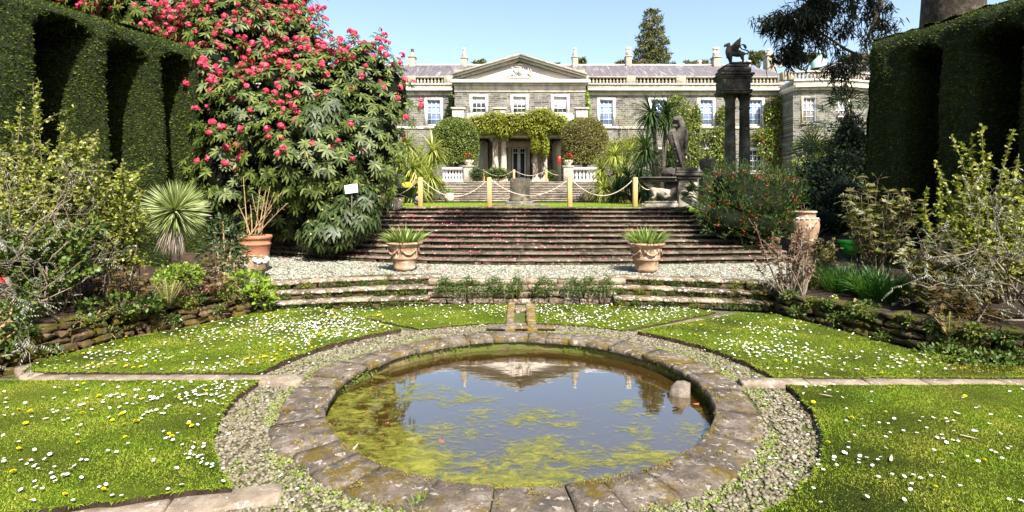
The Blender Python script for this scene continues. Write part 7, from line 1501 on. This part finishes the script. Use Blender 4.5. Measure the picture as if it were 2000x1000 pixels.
k1 = j(385, 640, 22, -.16, 1); k2 = j(395, 685, 13, -.24, k1); k3 = j(415, 725, 8, -.26, k2); skin('tail', J, E_, G['darkmonument'], st, sub=2, disp=.01)
bn = thing('stone_bench', 'stone slab bench resting on a pale carved animal beside the plinth', 'bench', (sx(250), SY, ZL)); mb = MB(); mb.bbox(sx(48), sx(395), SY - .12, SY + .42, sz(692), sz(678), .01); mb.bbox(sx(65), sx(405), SY - .06, SY + .38, sz(724), sz(694), .02); link('seat', mb, G['darkmonument'], bn)
mb = MB(); mb.bbox(sx(318), sx(425), SY + .1, SY + .36, ZL, sz(726), .02); link('leg', mb, G['darkmonument'], bn); mb = MB(); mb.rock((sx(250), SY + .15, ZL + .0), (.42, .27, .09), .03, 0, .015); link('base_slab', mb, G['palestone'], bn)
mb = MB(); mb.rock((sx(265), SY + .15, ZL + .115), (.38, .2, .03), .02, 0, .012); link('base_slab', mb, G['marble'], bn)
J = []; E_ = []; SYc = SY + .12
b0 = j(300, 830, 44); b1 = j(240, 820, 38, par=b0); b2 = j(190, 805, 30, par=b1); b3 = j(165, 770, 22, 0, b2); b4 = j(135, 755, 20, -.02, b3); b5 = j(100, 738, 11, -.04, b4); b6 = j(215, 745, 8, .04, b3); b7 = j(335, 840, 32, par=b0); b8 = j(345, 870, 24, par=b7)
for dy in (-.09, .1): l1 = j(200, 850, 17, dy, b2); l2 = j(195, 878, 12, dy, l1); l3 = j(165, 884, 10, dy, l2)
for dy in (-.1, .1): l1 = j(320, 865, 22, dy, b7); l2 = j(285, 882, 11, dy, l1)
skin('carved_animal', J, E_, G['marble'], bn, sub=2, disp=.012)
b = (at(1381, 0, 14.6)[0], 14.6, ZL); t = thing('stone_bowl', 'round dark stone bowl on a short pier right of the plinth', 'bowl', b); mb = MB(); zt = zpx(311, 14.6); h = 26 * 14.6 / F_; r = 15.5 * 14.6 / F_
mb.lathe([(.001, zt - h), (r * .45, zt - h * .97), (r * .8, zt - h * .75), (r * .97, zt - h * .45), (r, zt - .03), (r, zt), (r * .9, zt), (r * .86, zt - .1), (.001, zt - .12)], 28, (b[0], b[1], 0)); link('bowl', mb, G['darkmonument'], t, smooth=True)
mb = MB(); mb.rock((b[0], b[1], (ZL + zt - h) / 2), (.17, .17, (zt - h - ZL) / 2 + .01), .02, 0, .005); mb.rock((b[0], b[1], zt - h - .02), (.3, .22, .03), .015, 0, .004); link('pier', mb, G['darkmonument'], t)
mb = MB(); a = np.array(at(1332, 388, 13.3)); c = np.array(at(1402, 428, 11.6)); mb.tube([a, c], .05, 4); mb.tube([a + (.16, .0, -.02), c + (.16, .0, -.02)], .07, 4); tag(link('sloping_kerb', mb, G['palestone'], base=tuple(c)), 'sloping stone kerb running down beside the stairs below the plinth', 'kerb')
# far left weathered stump with a red bloom
b = bse(8, 600, 5.2); t = thing('gnarled_stump', 'gnarled pale stump at the very left edge with one red flower', 'stump', b); mb = MB(); c = [(b[0] - .02, b[1], b[2] - .05), (b[0] + .0, b[1], b[2] + .15), (b[0] + .03, b[1], b[2] + .3), (b[0] - .03, b[1], b[2] + .5)]; mb.tube(c, [.12, .09, .08, .05], 9); V = mb.V[0]; mb.V[0] = V + rng.uniform(-.012, .012, V.shape); link('trunk', mb, G['palebark'], t)
mb = MB(); n = 14; leaves(mb, np.tile(np.array(at(2, 547, 5.1)), (n, 1)), rdir(n), rdir(n), .045, .035, 0); link('flower', mb, G['redflower'], t)
# primrose
b = bse(1630, 595, 6.9); t = thing('primrose', 'pale yellow primrose on the bark mulch above the right wall', 'flower', b); mb = MB(); n = 26; leaves(mb, np.tile(b, (n, 1)), rdir(n, .3), rdir(n, 1), .06, .03, .2); link('leaves', mb, G['fresh'], t); mb = MB(); n = 20; leaves(mb, np.array(b) + (0, 0, .04) + rng.normal(size=(n, 3)) * .02, rdir(n, .6), rdir(n, 1), .025, .02, 0); link('flowers', mb, plain('primrose_petal', (.8, .76, .3), .6), t)
# dry sickle leaves fallen on path and lawn
mb = MB()
for x, y in ((1540, 800), (1548, 815), (1535, 812), (1625, 785), (1570, 872), (690, 872), (1740, 915), (1875, 862), (1670, 710), (1560, 722), (560, 985)):
    Y = F_ * EYE / (y - CY); leaves(mb, np.array([[at(x, 0, Y)[0], Y, .045 if x > 1590 else -.02]]), rdir(1) * (1, 1, .05), np.array([[0, 0, 1.]]), .1, .018, .05, 3)
tag(link('dry_leaves', mb, G['deadleaf']), 'dry sickle shaped leaves fallen on the right path and lawn', 'fallen leaves', kind='stuff')
# tufts and dock leaves by the coping
for x, y, lb in ((815, 985, 'small grass tuft at the near edge of the pool coping'), ): Y = F_ * EYE / (y - CY); grassy('grass_tuft', lb, (at(x, 0, Y)[0], Y, -.04), .05, 60, .09, .006, G['fresh'], .8)
